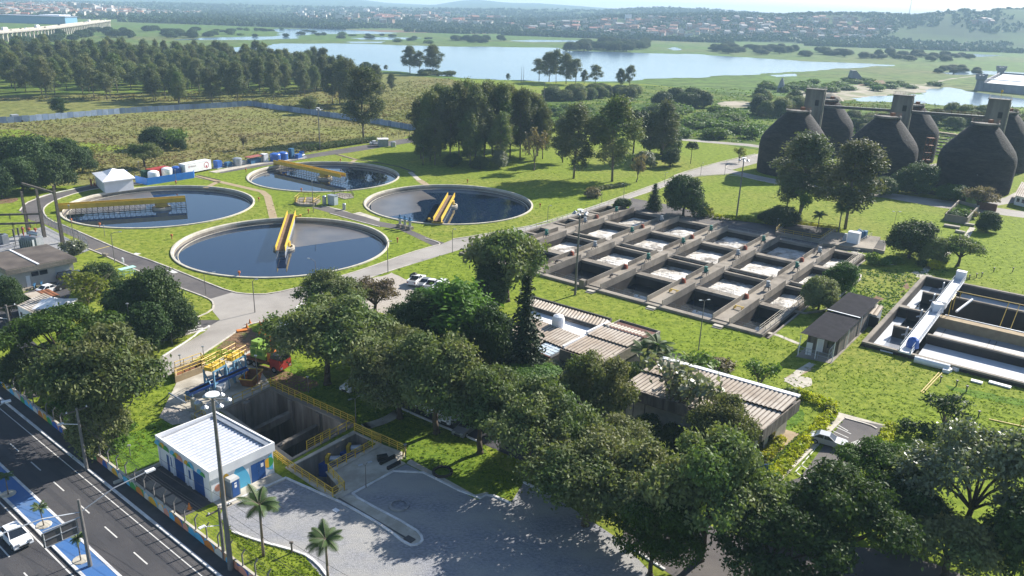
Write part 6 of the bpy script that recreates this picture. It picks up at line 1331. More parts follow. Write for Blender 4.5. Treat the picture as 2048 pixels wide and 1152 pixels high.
for (u,v),vt,lb in [((174,940),816,'concrete utility pole behind the painted wall carrying the power lines'),((449,1120),1014,'concrete utility pole beside the very tall floodlight mast'),((40,755),610,'concrete utility pole at the palm by the avenue bend')]:
    b=G(u,v); h=hgt(u,v,vt); t=thing('utility_pole',lb,'utility pole',b,AVH,'utility poles along the avenue'); MB().tube(b,(b[0],b[1],h),.2,.13,n=8).build('pole',M['polec'],t)
    mb=MB(); q0=(b[0]-ex[0]*1.3,b[1]-ex[1]*1.3,h-.3); q1=(b[0]+ex[0]*1.3,b[1]+ex[1]*1.3,h-.3); mb.beam(q0,q1,.12,.14); mb.build('cross_arm',M['wood'],t); mb=MB()
    for k in range(3): c=lerp(q0,q1,.1+.4*k); mb.lathe([(.05,0),(.1,.1),(.04,.25)],6,c)
    mb.build('insulator',M['wht'],t); mb=MB(); q=(b[0]-ex[0]*1.8,b[1]-ex[1]*1.8,h-1.2); mb.path([(b[0],b[1],h-2),q],.05,5); mb.box((q[0],q[1],q[2]),(.6,.3,.12),ang((0,0),ex)); mb.build('lamp_arm',M['wht'],t); POLES.append((b,h))
mb=MB(); pa,pb,pc=POLES[2],POLES[0],POLES[1]
def span(p0,p1,off,dz,sag=.5,n=10):
    q0=(p0[0][0]+ex[0]*off,p0[0][1]+ex[1]*off,p0[1]-dz); q1=(p1[0][0]+ex[0]*off,p1[0][1]+ex[1]*off,p1[1]-dz)
    pts=[]
    for k in range(n+1): s=k/n; x=lerp(q0,q1,s); pts.append((x[0],x[1],x[2]-sag*4*s*(1-s)))
    mb.path(pts,.014,3)
pe=((pc[0][0]+(pc[0][0]-pb[0][0]),pc[0][1]+(pc[0][1]-pb[0][1])),pc[1])
for off,dz in ((-1.1,.05),(0,.05),(1.1,.05),(.1,1.3),(.1,1.7),(.15,2.1)): span(pa,pb,off,dz); span(pb,pc,off,dz); span(pc,pe,off,dz)
solo('power_line',mb,M['black'],'bundle of thin black power lines strung along the avenue','power lines',None,(*pb[0][:2],0))
for (u,v),vt,lb in [((-25,990),962,'avenue street lamp arm reaching in from the picture edge')]:
    pass
b=G(-20,1000); t=thing('avenue_lamp','avenue lamp reaching over the road at the picture edge','street lamp',b,0); MB().tube(b,(b[0],b[1],9),.15,.1,n=8).build('lamp_post',M['polec'],t); q=G(12,803,8.6); MB().path([(b[0],b[1],8.6),lerp((b[0],b[1],9.2),q,.5),q],.06,5).build('lamp_arm',M['steel'],t); MB().box(q,(.9,.4,.16),.7).build('lamp_head',M['wht'],t)
for k,(u,v) in enumerate([(342,960),(297,965),(70,800),(380,1148)][:2]):
    pass
# small things
def cone(u,v,label):
    p=G(u,v); mb=MB(); mb.box((p[0],p[1],.04),(.45,.45,.06)); mb.lathe([(.2,.06),(.05,.75)],8,p); solo('traffic_cone',mb,M['orange'],label,'traffic cone','orange cones by the dug lawn',p)
for k,(u,v) in enumerate([(494,655),(500,647),(520,650),(533,645),(541,651),(527,647)]): cone(u,v,'orange traffic cone on the lawn edge below the road junction')
mb=MB(); p=G(484,662); mb.box((p[0],p[1],.12),(1.6,.8,.2),.5); solo('orange_mat',mb,M['orange'],'orange barrier lying flat beside the traffic cones','barrier',None,p)
p=G(1091*0+379,1018); cone(379,1018,'single orange traffic cone in the shade of the pump building')
M['hyd']=mat('faded_orange',(.42,.13,.04),(.32,.09,.03),scale=2)
HY=[(344,478,'on the lawn between the two left round tanks'),(143,446,'at the near rim of the tank by the white tent'),(352,369,'on the grass in front of the blue hoarding'),(617,427,'at the far side of the junction tank'),(795,485,'between the junction tank and the silvery tree'),(935,366,'on the lawn above the tank with the dark tree'),(1080,415,'on the lawn between the right round tank and the road'),(603,384,'at the near rim of the farthest round tank'),(479,553,'at the near rim of the junction tank'),(492,344,'on the grass below the grey cylinder'),(681,324,'on the grass beside the field road drain'),(200,455,'farther right on the near rim of the tent-side tank'),(518,403,'on the grass beside the tan footpath')]
for u,v,lb in HY:
    p=G(u,v); t=thing('hydrant_post','small orange hydrant post '+lb,'hydrant',p,0,'orange hydrant posts'); MB().tube(p,(p[0],p[1],.7),.1,n=6).build('hydrant_stem',M['redbrown'],t); MB().box((p[0],p[1],.9),(.38,.36,.4)).build('hydrant_cap',M['hyd'],t)
mb=MB(); p=G(798,1012); mb.lathe([(1.1,0),(1.1,.2),(.8,.22),(.8,.05)],20,p,capt=False); solo('manhole_ring',mb,M['gravel'],'round concrete manhole ring on the gravel in the tree shade','manhole',None,p)
mb=MB(); p=G(885,945); mb.lathe([(1.2,0),(1.2,.2),(.9,.22),(.9,.05)],20,p); solo('manhole_ring',mb,M['conc_dk'],'round dark manhole ring on the shaded lawn','manhole',None,p)
mb=MB(); p=G(672,1021); mb.box((p[0],p[1],.03),(.7,.5,.06),AZ); solo('inspection_cover',mb,M['wht'],'small white inspection cover on the gravel beside the island','cover',None,p)
mb=MB(); a_,b_=G(677,997),G(822,1083); ribbon(mb,[a_[:2],b_[:2]],.22,.075); mb.box((*G(819,1080)[:2],.1),(1.0,.7,.12),AZ); solo('island_drain',mb,M['dksteel'],'thin dark drain slot running along the kerbed island','drain',None,G(750,1040))
mb=MB(); L_=gp([(730,854),(770,842),(797,826)]); L2=smoothpoly(L_,False,2)
for k in range(26):
    s=k/25*(len(L2)-1); i=min(int(s),len(L2)-2); c=lerp(L2[i],L2[i+1],s-i); h_=ang(L2[i],L2[i+1]); mb.box((*c,.06),(.32,1.5,.08),h_)
solo('slatted_path',mb,M['conc_lt'],'curved footpath of pale slabs crossing the lawn beside the deep pit','path',None,G(765,842))
mb=MB(); p=G(1517,951); mb.beam((p[0]-.9,p[1],0),(p[0]-.9,p[1],1.1),.07,.07); mb.beam((p[0]+.9,p[1],0),(p[0]+.9,p[1],1.1),.07,.07); mb.box((p[0],p[1],1.25),(2.0,.08,.6),.5*0); solo('blue_sign',mb,M['blue'],'small blue sign board in the yellow flower bed','sign',None,p)
for k,(u,v) in enumerate([(1880,762),(1912,770),(1932,781),(1956,832),(1938,556),(1952,553),(1963,551),(1987,541),(2025,541)]):
    p=G(u,v+3); mb=MB(); mb.beam((*p[:2],0),(*p[:2],.9),.12,.12); mb.box((p[0],p[1],.95),(.3,.3,.15),.4); solo('short_marker_post',mb,M['dksteel'],'short dark marker post standing in the grass around the rectangular basin','post','dark marker posts in the grass',p)
mb=MB(); p=G(582,1100); 
mb=MB(); p=G(584,1105); mb.tube(p,(p[0],p[1],1.1),.1,n=6); mb.box((p[0],p[1],1.15),(.35,.2,.15)); solo('yard_post',mb,M['wood'],'short wooden post on the lawn beside the gravel yard','post',None,p)
mb=MB(); p=G(1168,833); mb.beam((p[0]-.6,p[1]-.6,.3),(p[0]+1.8,p[1]+1.2,.3),.5,.5); mb.tube((p[0],p[1],.5),(p[0],p[1],2.3),.06,n=5); mb.box((p[0],p[1],2.2),(.5,.1,.5)); mb.box((p[0]+1.4,p[1]+.3,.9),(.9,.6,1.6),.3); solo('red_gate_post',mb,M['red'],'red gate post on a kerbed wedge beside the shaded road','gate post',None,p)
# ------------------------------------------------------------------ plants
def quads_mesh(name,V,m,smooth=False):
    "V: (n,4,3) corner positions"
    n=len(V); me=bpy.data.meshes.new(name); me.vertices.add(n*4); me.vertices.foreach_set('co',V.astype(np.float32).ravel())
    me.loops.add(n*4); me.loops.foreach_set('vertex_index',np.arange(n*4,dtype=np.int32)); me.polygons.add(n)
    me.polygons.foreach_set('loop_start',np.arange(0,n*4,4,dtype=np.int32)); me.polygons.foreach_set('loop_total',np.full(n,4,dtype=np.int32))
    me.materials.append(m); me.update(); me.validate(); return me
def unit(v): return v/np.maximum(np.linalg.norm(v,axis=-1,keepdims=True),1e-6)
def leaves(P,Nv,size,rng,aspect=1.7,jit=.8):
    "leaf faces at P facing roughly Nv"
    n=len(P); nn=unit(Nv+rng.normal(0,jit,(n,3))); t=unit(np.cross(nn,rng.normal(0,1,(n,3)))); b=np.cross(nn,t)
    s=(size*rng.uniform(.6,1.25,(n,1)))/2; L=t*s*aspect; Wd=b*s/ (aspect*.62)
    droop=-.18*s*np.array([[0,0,1.]])
    return np.stack([P-L+droop,P-Wd*1.1,P+L+droop,P+Wd*1.1],1)
def crown_pts(lobes,dens,per,rc,rng,down=-.35,flat=.6,inner=.0):
    P=[];N=[]
    for c,r in lobes:
        c=np.array(c); r=np.array(r); K=max(3,int(dens*4*math.pi*((r[0]*r[1])**.5*r[2])**.5**2 if False else dens*4*math.pi*(r.prod()**(2/3))))
        d=unit(rng.normal(0,1,(K*2,3))); d=d[(d[:,2]>down)|(rng.random(len(d))<.25)][:K]
        q=c+d*r*rng.uniform(.72,1.06,(len(d),1))
        k=rng.poisson(per,len(q))+2; idx=np.repeat(np.arange(len(q)),k)
        off=rng.normal(0,rc,(len(idx),3))*np.array([1,1,flat])
        P.append(q[idx]+off); N.append(d[idx]*.75+np.array([0,0,.55])+unit(off)*.35)
    return np.concatenate(P),np.concatenate(N)
def limbs(mb,base,h0,targets,r0,rng,n=6):
    "trunk from base up to h0 then curved limbs to the targets"
    top=np.array([base[0]+rng.normal(0,.15),base[1]+rng.normal(0,.15),h0]); mid=(np.array(base)+top)/2+np.array([rng.normal(0,.12),rng.normal(0,.12),0])
    mb.tube(base,(base[0],base[1],.35),r0*1.5,r0*1.08,8); mb.path([(base[0],base[1],.35),tuple(mid),tuple(top)],r0*1.08,8,r2=r0*.8)
    for t in targets:
        t=np.array(t); m1=top+(t-top)*.35+np.array([0,0,abs(t[2]-top[2])*.12]); m2=top+(t-top)*.7+np.array([0,0,abs(t[2]-top[2])*.1])
        mb.path([tuple(top),tuple(m1),tuple(m2),tuple(t)],r0*.55,6,r2=r0*.14)
        for _ in range(2):
            e=m2+rng.normal(0,1,3)*np.array([1.2,1.2,.5])+np.array([0,0,.7]); mb.tube(tuple(m1 if _ else m2),tuple(e),r0*.22,r0*.06,5)
KINDS={}
def mk(kind,variants,W0,H0,fn,leafm,barkm):
    out=[]
    for k in range(variants):
        rng=np.random.default_rng(abs(hash(kind))%1000+k*17 if False else sum(map(ord,kind))*7+k*101); lv,tm=fn(rng,W0,H0)
        out.append((quads_mesh(kind+'_crown',lv,M[leafm]),tm_mesh(kind,tm,M[barkm])))
    KINDS[kind]=(W0,H0,out)
def tm_mesh(kind,tm,m):
    me=bpy.data.meshes.new(kind+'_trunk'); me.from_pydata(tm.v,[],tm.f); me.materials.append(m); me.polygons.foreach_set('use_smooth',[True]*len(tm.f)); me.update(); return me
def f_broad(rng,W,H,n1=9,leaf=.24,dens=2.0,per=15):
    R_=W/2; lob=[((0,0,H*.76),(R_*.40,R_*.40,H*.15))]
    for i in range(n1):
        a=2*math.pi*i/n1+rng.normal(0,.3); rr=R_*rng.uniform(.48,.80); k=rng.uniform(.24,.38); lob.append(((rr*math.cos(a),rr*math.sin(a),H*(rng.uniform(.62,.80)-.22*(rr/R_)**2)),(R_*k,R_*k*rng.uniform(.8,1.2),H*rng.uniform(.10,.17))))
    for i in range(8):
        a=rng.uniform(0,6.28); rr=R_*rng.uniform(.12,.55); k=rng.uniform(.15,.27); lob.append(((rr*math.cos(a),rr*math.sin(a),H*rng.uniform(.76,.93)),(R_*k,R_*k,H*rng.uniform(.07,.12))))
    P,N=crown_pts(lob,dens,per,.40,rng,-.25); mb=MB(); limbs(mb,(0,0,0),H*.3,[(c[0]*.85,c[1]*.85,c[2]-.3) for c,r in lob[:n1+1]],.32,rng)
    return leaves(P,N,leaf,rng,1.8,1.0),mb
def f_dense(rng,W,H):
    R_=W/2; lob=[((0,0,H*.52),(R_*.72,R_*.72,H*.42))]
    for i in range(9): 
        a=rng.uniform(0,6.28); z=rng.uniform(.25,.8); rr=R_*(.62 if z<.6 else .38); lob.append(((rr*math.cos(a),rr*math.sin(a),H*z),(R_*.36,R_*.36,H*.2)))
    P,N=crown_pts(lob,2.2,18,.34,rng,-.7); mb=MB(); limbs(mb,(0,0,0),H*.28,[(c[0]*.7,c[1]*.7,c[2]) for c,r in lob[1:6]],.24,rng); return leaves(P,N,.23,rng),mb
def f_flat(rng,W,H):
    R_=W/2; lob=[]
    for i in range(13):
        a=rng.uniform(0,6.28); rr=R_*math.sqrt(rng.uniform(.02,.7)); lob.append(((rr*math.cos(a),rr*math.sin(a),H*(.92-.28*(rr/R_)**2+rng.normal(0,.03))),(R_*rng.uniform(.24,.36),R_*rng.uniform(.24,.36),H*.07)))
    P,N=crown_pts(lob,4.5,15,.34,rng,-.2,.35); N=N+np.array([0,0,.5]); mb=MB(); limbs(mb,(0,0,0),H*.35,[(c[0]*.85,c[1]*.85,c[2]-.25) for c,r in lob[:9]],.3,rng); return leaves(P,N,.23,rng,jit=.6),mb
def f_euc(rng,W,H,lobn=24,leaf=.31,dens=1.25,per=13,low=.24,r0=.24):
    R_=W/2; lob=[]; tg=[]
    for i in range(lobn):
        z=low+(.96-low)*((i+rng.uniform(0,1))/lobn)**.85; pr=math.sin(math.pi*min(1,max(0,(z-low+.12)/(1.10-low))))**.7; rr=R_*.86*pr*rng.uniform(.15,1)**.6; a=i*2.4+rng.uniform(-.7,.7); r=rng.uniform(.17,.29)*R_+.35
        lob.append(((rr*math.cos(a),rr*math.sin(a),H*z),(r,r,r*rng.uniform(.9,1.5))))
    P,N=crown_pts(lob,dens,per,.42,rng,-.7,1.0); mb=MB(); x,y=rng.normal(0,.4,2); pts=[(0,0,0),(x*.3,y*.3,H*.3),(x,y,H*.62),(x*1.3,y*1.2,H*.93)]; mb.path(pts,r0,7,r2=.06)
    for c,r in lob:
        z0=max(H*.16,c[2]-R_*rng.uniform(.5,.9)); s=z0/(H*.93); p0=(x*s,y*s,z0); md=lerp(p0,c,.55); mb.path([p0,(md[0],md[1],md[2]+.25),tuple(c)],.09,5,r2=.03)
    return leaves(P,N,leaf,rng,2.0,1.0),mb
def f_light(rng,W,H):
    R_=W/2; lob=[]
    for i in range(9):
        a=rng.uniform(0,6.28); z=rng.uniform(.5,.92); rr=R_*.7*rng.uniform(.2,1); lob.append(((rr*math.cos(a),rr*math.sin(a),H*z),(R_*.3,R_*.3,R_*.26)))
    P,N=crown_pts(lob,2.2,6,.3,rng,-.7,.9); mb=MB(); limbs(mb,(0,0,0),H*.22,[c for c,r in lob],.13,rng); return leaves(P,N,.24,rng,1.8,1.0),mb
def f_shrub(rng,W,H):
    R_=W/2; lob=[((0,0,H*.4),(R_*.8,R_*.8,H*.5))]+[((R_*.6*math.cos(a),R_*.6*math.sin(a),H*rng.uniform(.25,.6)),(R_*.42,R_*.42,H*.32)) for a in rng.uniform(0,6.28,5)]
    P,N=crown_pts(lob,3.0,9,.22,rng,-.3); P[:,2]=np.maximum(P[:,2],.05); mb=MB()
    for i in range(4): a=i*1.57+.3; mb.tube((0,0,0),(R_*.5*math.cos(a),R_*.5*math.sin(a),H*.6),.05,.02,5)
    return leaves(P,N,.22,rng),mb
def f_con(rng,W,H):
    P=[];N=[]; R_=W/2; n=int(H*2.2); mb=MB(); mb.path([(0,0,0),(0,0,H*.5),(.1,0,H*.98)],.22,7,r2=.04)
    for i in range(n):
        z=H*(.06+.93*i/n); rr=R_*(1-(i/n)**1.25)*rng.uniform(.75,1.1)+.2; m=max(4,int(9*(1-i/n)+4))
        for k in range(m):
            a=2*math.pi*k/m+rng.uniform(0,1); L=rng.uniform(.75,1.1)*rr; t=np.linspace(.15,1,max(4,int(L*5)))[:,None]; q=np.array([0,0,z])+t*np.array([math.cos(a)*L,math.sin(a)*L,-.12*L])+rng.normal(0,.1,(len(t),3))
            q=np.repeat(q,4,0)+rng.normal(0,.16,(len(q)*4,3)); P.append(q); N.append(np.tile([math.cos(a)*.4,math.sin(a)*.4,.8],(len(q),1)))
            if k%3==0: mb.tube((0,0,z),(math.cos(a)*L*.8,math.sin(a)*L*.8,z-.1*L),.04,.015,4)
    P=np.concatenate(P);N=np.concatenate(N); return leaves(P,N,.26,rng,1.8,.7),mb
def f_arau(rng,W,H):
    P=[];N=[];R_=W/2; mb=MB(); mb.path([(0,0,0),(0,0,H*.6),(0,0,H*.97)],.2,7,r2=.09)
    for i in range(4):
        z=H*(.72+.085*i); m=9
        for k in range(m):
            a=2*math.pi*k/m+i*.35; L=R_*(1-.14*i); e=(math.cos(a)*L,math.sin(a)*L,z+.35*L); mb.path([(0,0,z),(math.cos(a)*L*.6,math.sin(a)*L*.6,z+.02*L),e],.06,4,r2=.03)
            q=np.array(e)+rng.normal(0,.28,(40,3)); P.append(q); N.append(np.tile([math.cos(a)*.4,math.sin(a)*.4,.9],(40,1))); t=rng.uniform(.45,1,(14,1)); q=np.array([0,0,z])+t*(np.array(e)-[0,0,z])+rng.normal(0,.12,(14,3)); P.append(q); N.append(np.tile([0,0,1.],(14,1)))
    P=np.concatenate(P);N=np.concatenate(N); return leaves(P,N,.3,rng),mb
def f_palm(rng,W,H,nf=17):
    R_=W/2; V=[]; mb=MB(); hh=H*.74; b=rng.normal(0,.12,2); pts=[(0,0,0),(b[0]*.3,b[1]*.3,hh*.4),(b[0],b[1],hh)]; mb.path(pts,.17,8,r2=.12); mb.tube((b[0],b[1],hh),(b[0],b[1],hh+.5),.17,.1,8)
    for k in range(nf):
        a=2*math.pi*k/nf*2.4+rng.uniform(0,.4); up_=rng.uniform(.15,1.15); L=R_*rng.uniform(.95,1.2); pr=None
        for i in range(15):
            s=i/14; x=L*s*math.cos(up_*.6*(1-s*.3)); z=L*(math.sin(up_)*s-.62*s*s*(1.15-.35*up_)); p=np.array([b[0]+x*math.cos(a),b[1]+x*math.sin(a),hh+.45+z])
            if pr is not None:
                mb.tube(tuple(pr),tuple(p),.028*(1-s)+.008,n=3)
                d=unit(p-pr); sd=unit(np.cross(d,[0,0,1.])); ll=.62*math.sin(math.pi*min(1,.16+s*.9))**.7*R_/2.3
                for sg in (-1,1):
                    for j in (0,.5):
                        c=pr+(p-pr)*j; e=c+sd*sg*ll+d*ll*.55-np.array([0,0,ll*.35]); wv=d*.055*R_/2.3; V.append([c-wv,c+wv,e+wv*.3,e-wv*.3])
            pr=p
    return np.array(V),mb
def f_bamboo(rng,W,H):
    lv,mb=f_euc(rng,W,H,16,.3,2.0,14,.2,.12); R_=W/2
    for i in range(7): a=rng.uniform(0,6.28); mb.path([(R_*.3*math.cos(a),R_*.3*math.sin(a),0),(R_*.4*math.cos(a),R_*.4*math.sin(a),H*.5),(R_*.6*math.cos(a),R_*.6*math.sin(a),H*.85)],.1,5,r2=.03)
    return lv,mb
mk('broad',4,13,10.5,f_broad,'leaf_broad','bark')
mk('dense',4,9,8,f_dense,'leaf_dark','bark')
mk('flat',2,13,8,f_flat,'leaf_flat','bark')
mk('euc',5,9,22,f_euc,'leaf_euc','barkp')
mk('euclow',3,8,18,lambda r,W,H:f_euc(r,W,H,13,.36,1.0,12,.34,.2),'leaf_euc','barkp')
mk('open',2,14,12,lambda r,W,H:f_broad(r,W,H,8,.26,1.6,13),'leaf_silver','bark')
mk('umbrella',2,9,6.5,lambda r,W,H:f_broad(r,W,H,6,.24,2.2,15),'leaf_broad','bark')
mk('light',3,5,5,f_light,'leaf_olive','barkp')
mk('shrub',4,3,2.2,f_shrub,'leaf_scrub','bark')
mk('con',2,4.5,14,f_con,'leaf_con','bark')
mk('arau',1,6,9,f_arau,'leaf_con','bark')
mk('palm',3,4.6,6,f_palm,'leaf_palm','barkp')
mk('bright',2,7,9,f_bamboo,'leaf_bright','bark')
TR=random.Random(5)
NM={'broad':'spreading_tree','dense':'round_tree','flat':'flat_topped_tree','euc':'eucalyptus_tree','euclow':'eucalyptus_tree','open':'open_crowned_tree','umbrella':'umbrella_tree','light':'small_tree','shrub':'shrub','con':'conifer_tree','arau':'araucaria_tree','palm':'palm_tree','bright':'leafy_tree'}
def plant(kind,loc,w_,h_,label,group=None,cat='tree',leaf=None,var=None,rz=None):
    W0,H0,vs=KINDS[kind]; cr,tr=vs[TR.randrange(len(vs)) if var is None else var%len(vs)]
    t=bpy.data.objects.new(NM[kind],None); COL.objects.link(t); t.location=loc; t.rotation_euler=(0,0,TR.uniform(0,6.28) if rz is None else rz); t.scale=(w_/W0,w_/W0,h_/H0); tag(t,label,cat,group)
    for nm,me in (('trunk',tr),('crown',cr)):
        o=bpy.data.objects.new(nm,me); COL.objects.link(o); o.parent=t
        if nm=='crown' and leaf: o.material_slots[0].link='OBJECT'; o.material_slots[0].material=M[leaf]
    return t
def T(kind,u,v,vt,wp,label,group=None,cat='tree',leaf=None,var=None,rz=None,z=0):
    loc=G(u,v,z); return plant(kind,loc,wid(u,v,wp),hgt(u,v,vt),label,group,cat,leaf,var,rz)
FB='spreading trees along the car park lawn'
T('broad',655,768,600,255,'big spreading tree with its trunk by the deep pit railing',FB,var=0)
T('broad',800,836,684,215,'spreading tree whose trunk stands at the end of the slatted path',FB,var=1)
T('broad',873,866,682,225,'spreading tree rooted on the lawn edge beside the shaded car park kerb',FB,var=2,leaf='leaf_broad')
T('broad',960,906,740,220,'spreading tree leaning over the dark grey car at the kerb',FB,var=3)
T('broad',1050,952,775,240,'spreading tree at the zigzag kerb of the gravel yard',FB,var=0)
T('broad',1170,1050,880,270,'spreading olive tinted tree beyond the zigzag kerb',FB,var=1)
T('broad',1400,1120,890,270,'large dense tree between the gravel yard and the yellow flower bed',FB,var=2)
T('broad',1290,1075,905,250,'spreading tree wedged between two larger ones above the gravel yard',FB,var=3)
T('broad',1665,1165,960,275,'dark spreading tree over the lower edge of the marked car park',FB,var=0,leaf='leaf_dark')
T('broad',1540,1185,1010,260,'dark tree cut by the bottom of the picture below the marked car park',FB,var=1,leaf='leaf_dark')
T('broad',1300,1150,1010,200,'fresh green layered tree shading the gravel yard',FB,leaf='leaf_flat',var=2)
T('open',1922,1085,850,270,'tall open tree with silvery crown and bare forked branches',None,var=0)
T('flat',1755,1018,897,185,'flat topped dark green tree over the marked car park',None,var=0)
T('dense',2050,1190,985,210,'dark tree filling the bottom corner of the picture',None,leaf='leaf_dark')
T('light',1885,868,795,95,'lone small dark tree on the lawn past the marked car park',None,leaf='leaf_dark',var=0)
T('umbrella',1890,1155,1045,200,'tree with a bent trunk beside the lower road',None,leaf='leaf_broad',var=0)
T('dense',1790,1080,955,180,'dark bushy tree in the shade under the silvery one',None)
T('dense',1585,1075,1005,110,'dark low tree behind the marked car park hedge',None)
for u,v,vt,w_,lb,vr in [(735,742,628,165,'spreading tree behind the first trunk, over the head of the shaded car park',1),(805,775,668,150,'spreading tree in the second row above the parked white cars',2),(885,800,700,150,'spreading tree in the second row, level with the dark conifer',3),(1000,830,752,120,'spreading tree in the second row below the office annex',0),(1230,960,850,180,'spreading tree in the second row below the long office',2)]: T('broad',u,v,vt,w_,lb,FB,var=vr)
# middle belt
T('broad',665,645,545,145,'greyish spreading tree at the corner of the road junction',None,var=1)
T('umbrella',750,628,562,105,'dusty pinkish tree beside the pale gravel car park',None,leaf='leaf_pink',var=1)
T('broad',845,714,592,170,'dark dense tree in the middle of the tree belt',None,leaf='leaf_dark',var=3)
T('bright',912,715,585,175,'bright green many-stemmed tree in the tree belt',None,var=0)
T('bright',880,640,580,100,'light green tree right below the pale gravel car park',None,var=1)
T('dense',978,748,608,115,'tall dark tree left of the dark conifer',None)
T('con',1045,778,545,86,'tall dark conifer beside the office annex',None,var=0)
T('umbrella',1012,602,462,180,'large umbrella shaped tree at the corner of the aeration basin',None,var=0)
T('dense',985,608,518,95,'round dark tree tucked under the umbrella shaped one',None)
T('light',995,612,575,50,'pale leafy bush in front of the round dark tree',None,leaf='leaf_scrub')
T('dense',945,640,590,60,'low green bush beside the dark conifer lawn',None,leaf='leaf_scrub')
T('broad',1190,868,720,165,'wide leafy tree in front of the office block',None,var=2)
T('flat',1185,925,845,170,'bright flat topped tree above the shaded lawn',None,leaf='leaf_bright',var=1)
T('flat',1050,800,735,150,'low bright canopy between two spreading trees',None,leaf='leaf_bright',var=0)
T('light',1350,868,725,165,'thin grey-green tree standing against the long office',None,leaf='leaf_silver',var=1)
T('broad',1440,930,800,150,'grey-green tree covering the corner of the long office',None,var=3)
T('dense',1290,880,830,75,'dark shrub beside the white poles',None); T('dense',1345,895,850,70,'second dark shrub beside the white poles',None)
T('dense',1405,900,845,70,'dark bush under the grey-green tree',None)
T('dense',1255,800,722,60,'dark bush at the end of the office block',None)
T('light',1516,787,722,75,'small fresh green tree behind the long office',None,leaf='leaf_scrub',var=1)
T('shrub',1397,748,702,75,'large shrub behind the long office',None,cat='shrub')
T('shrub',1438,745,718,60,'reddish shrub behind the long office',None,cat='shrub',leaf='leaf_pink')
for k,(u,v,vt,w_,lb) in enumerate([(1288,772,690,75,'nearest palm of the clump by the office block corner'),(1306,768,672,70,'tallest palm of the clump by the office block corner'),(1322,764,696,60,'palm of the office clump standing closest to the long office'),(1276,790,730,60,'low palm at the foot of the office clump')]): T('palm',u,v,vt,w_,lb,'palms by the office block',var=k)
T('umbrella',1105,770,725,70,'pale bush in front of the office annex',None,leaf='leaf_silver',var=0)
# left side
T('flat',140,775,625,210,'large flat topped dark green tree hiding the portable cabin',None,var=1)
T('broad',232,884,668,268,'huge leafy tree between the painted wall and the screen channel',None,var=3)
T('dense',60,765,690,110,'dark bush beside the avenue palm',None); T('dense',180,815,720,120,'dark undergrowth tree behind the huge leafy one',None); T('dense',205,905,775,120,'dark lower tree under the huge leafy one, nearest the painted wall',None,leaf='leaf_broad')
T('dense',320,660,528,125,'dark round tree at the loop road bend, tallest of three',None,var=0); T('dense',262,668,560,120,'dark round tree of the three, closest to the olive tree',None,var=1); T('dense',355,672,590,95,'lowest of the three dark round trees, beside the road kerb',None,var=2); T('dense',300,690,600,110,'dark shrubby tree below the three round ones',None,var=3)
T('dense',203,588,521,80,'round dark tree on the lawn between loop road and workshop',None)
T('light',177,632,550,100,'round olive coloured tree beside the rusty roofed shed',None,var=0)
T('dense',22,632,548,68,'round green tree at the picture edge beside the cabin',None,var=2)
T('palm',42,758,655,62,'palm at the avenue bend behind the painted wall',None,var=1)
for k,(u,v,vt,w_) in enumerate([(20,352,268,95),(75,362,265,100),(130,352,272,85),(165,345,290,60),(45,385,310,90),(110,378,305,85),(5,395,330,70)]): T('dense',u,v,vt,w_,['tallest dark tree of the thicket at the picture edge behind the loop road','tall dark tree in the middle of the thicket behind the loop road','dark tree of the thicket beside the mown strip','lowest dark tree at the field end of the thicket','front dark tree of the thicket near the substation','dark tree at the front of the thicket above the road','half hidden dark tree at the picture edge by the soil patch'][k],'thicket behind the loop road')
T('dense',310,298,250,60,'dark bush clump in the dry field',None); T('shrub',345,294,256,50,'pale bush beside the dark clump in the dry field',None,cat='shrub'); T('dense',362,300,276,26,'small dark bush in the dry field',None)
T('umbrella',290,335,288,68,'umbrella shaped tree at the edge of the dry field behind the tent',None,var=1); T('light',487,300,270,26,'thin bare tree in the dry field',None,leaf='leaf_pink')
T('euc',120,232,196,38,'lone slim tree in front of the blue fence',None,leaf='leaf_dark',var=1); T('umbrella',620,228,193,40,'lone umbrella tree beside the blue fence corner',None,var=0)
T('euc',727,280,136,80,'tall lone eucalyptus standing at the field road fence',None,var=0)
T('euc',697,215,118,60,'tall eucalyptus at the end of the wood, nearest the lake',None,var=2); T('euc',680,210,125,45,'slim eucalyptus in the clump at the end of the wood',None,var=3); T('euc',752,205,130,38,'leaning eucalyptus alone on the meadow',None,var=4); T('euc',783,182,148,20,'small ragged tree alone on the meadow',None,var=1); T('euc',665,208,132,40,'eucalyptus at the wood end beside the umbrella tree',None,var=0)
# groves on the lawn
gr=[(842,318,200,55),(860,322,185,60),(880,312,172,62),(900,325,180,62),(918,322,170,60),(935,315,166,64),(950,328,175,60),(968,320,168,62),(985,312,172,60),(1002,322,170,58),(1020,315,176,60),(1040,318,182,60),(1058,310,186,55),(1075,312,195,50),(890,300,180,60),(930,300,172,60),(970,300,170,60),(1010,298,175,60),(1050,296,185,55),(870,330,235,45),(940,333,225,50),(1000,332,228,50),(1085,318,215,40),(846,330,250,40)]
for u,v,vt,w_ in gr: T('euc',u,v,vt,w_,'tall eucalyptus in the dense grove behind the right round tank','dense eucalyptus grove',leaf='leaf_euc' if TR.random()<.6 else 'leaf_broad')
for u,v,vt,w_,lb in [(1000,335,300,40,'dusty bush at the foot of the eucalyptus grove'),(905,334,305,40,'dark bush at the foot of the eucalyptus grove'),(960,338,310,40,'round bush under the eucalyptus grove')]: T('dense',u,v,vt,w_,lb,None,leaf='leaf_silver' if u==1000 else None)
T('light',1068,341,262,50,'pale slim tree at the lawn end of the eucalyptus grove',None,leaf='leaf_pink')
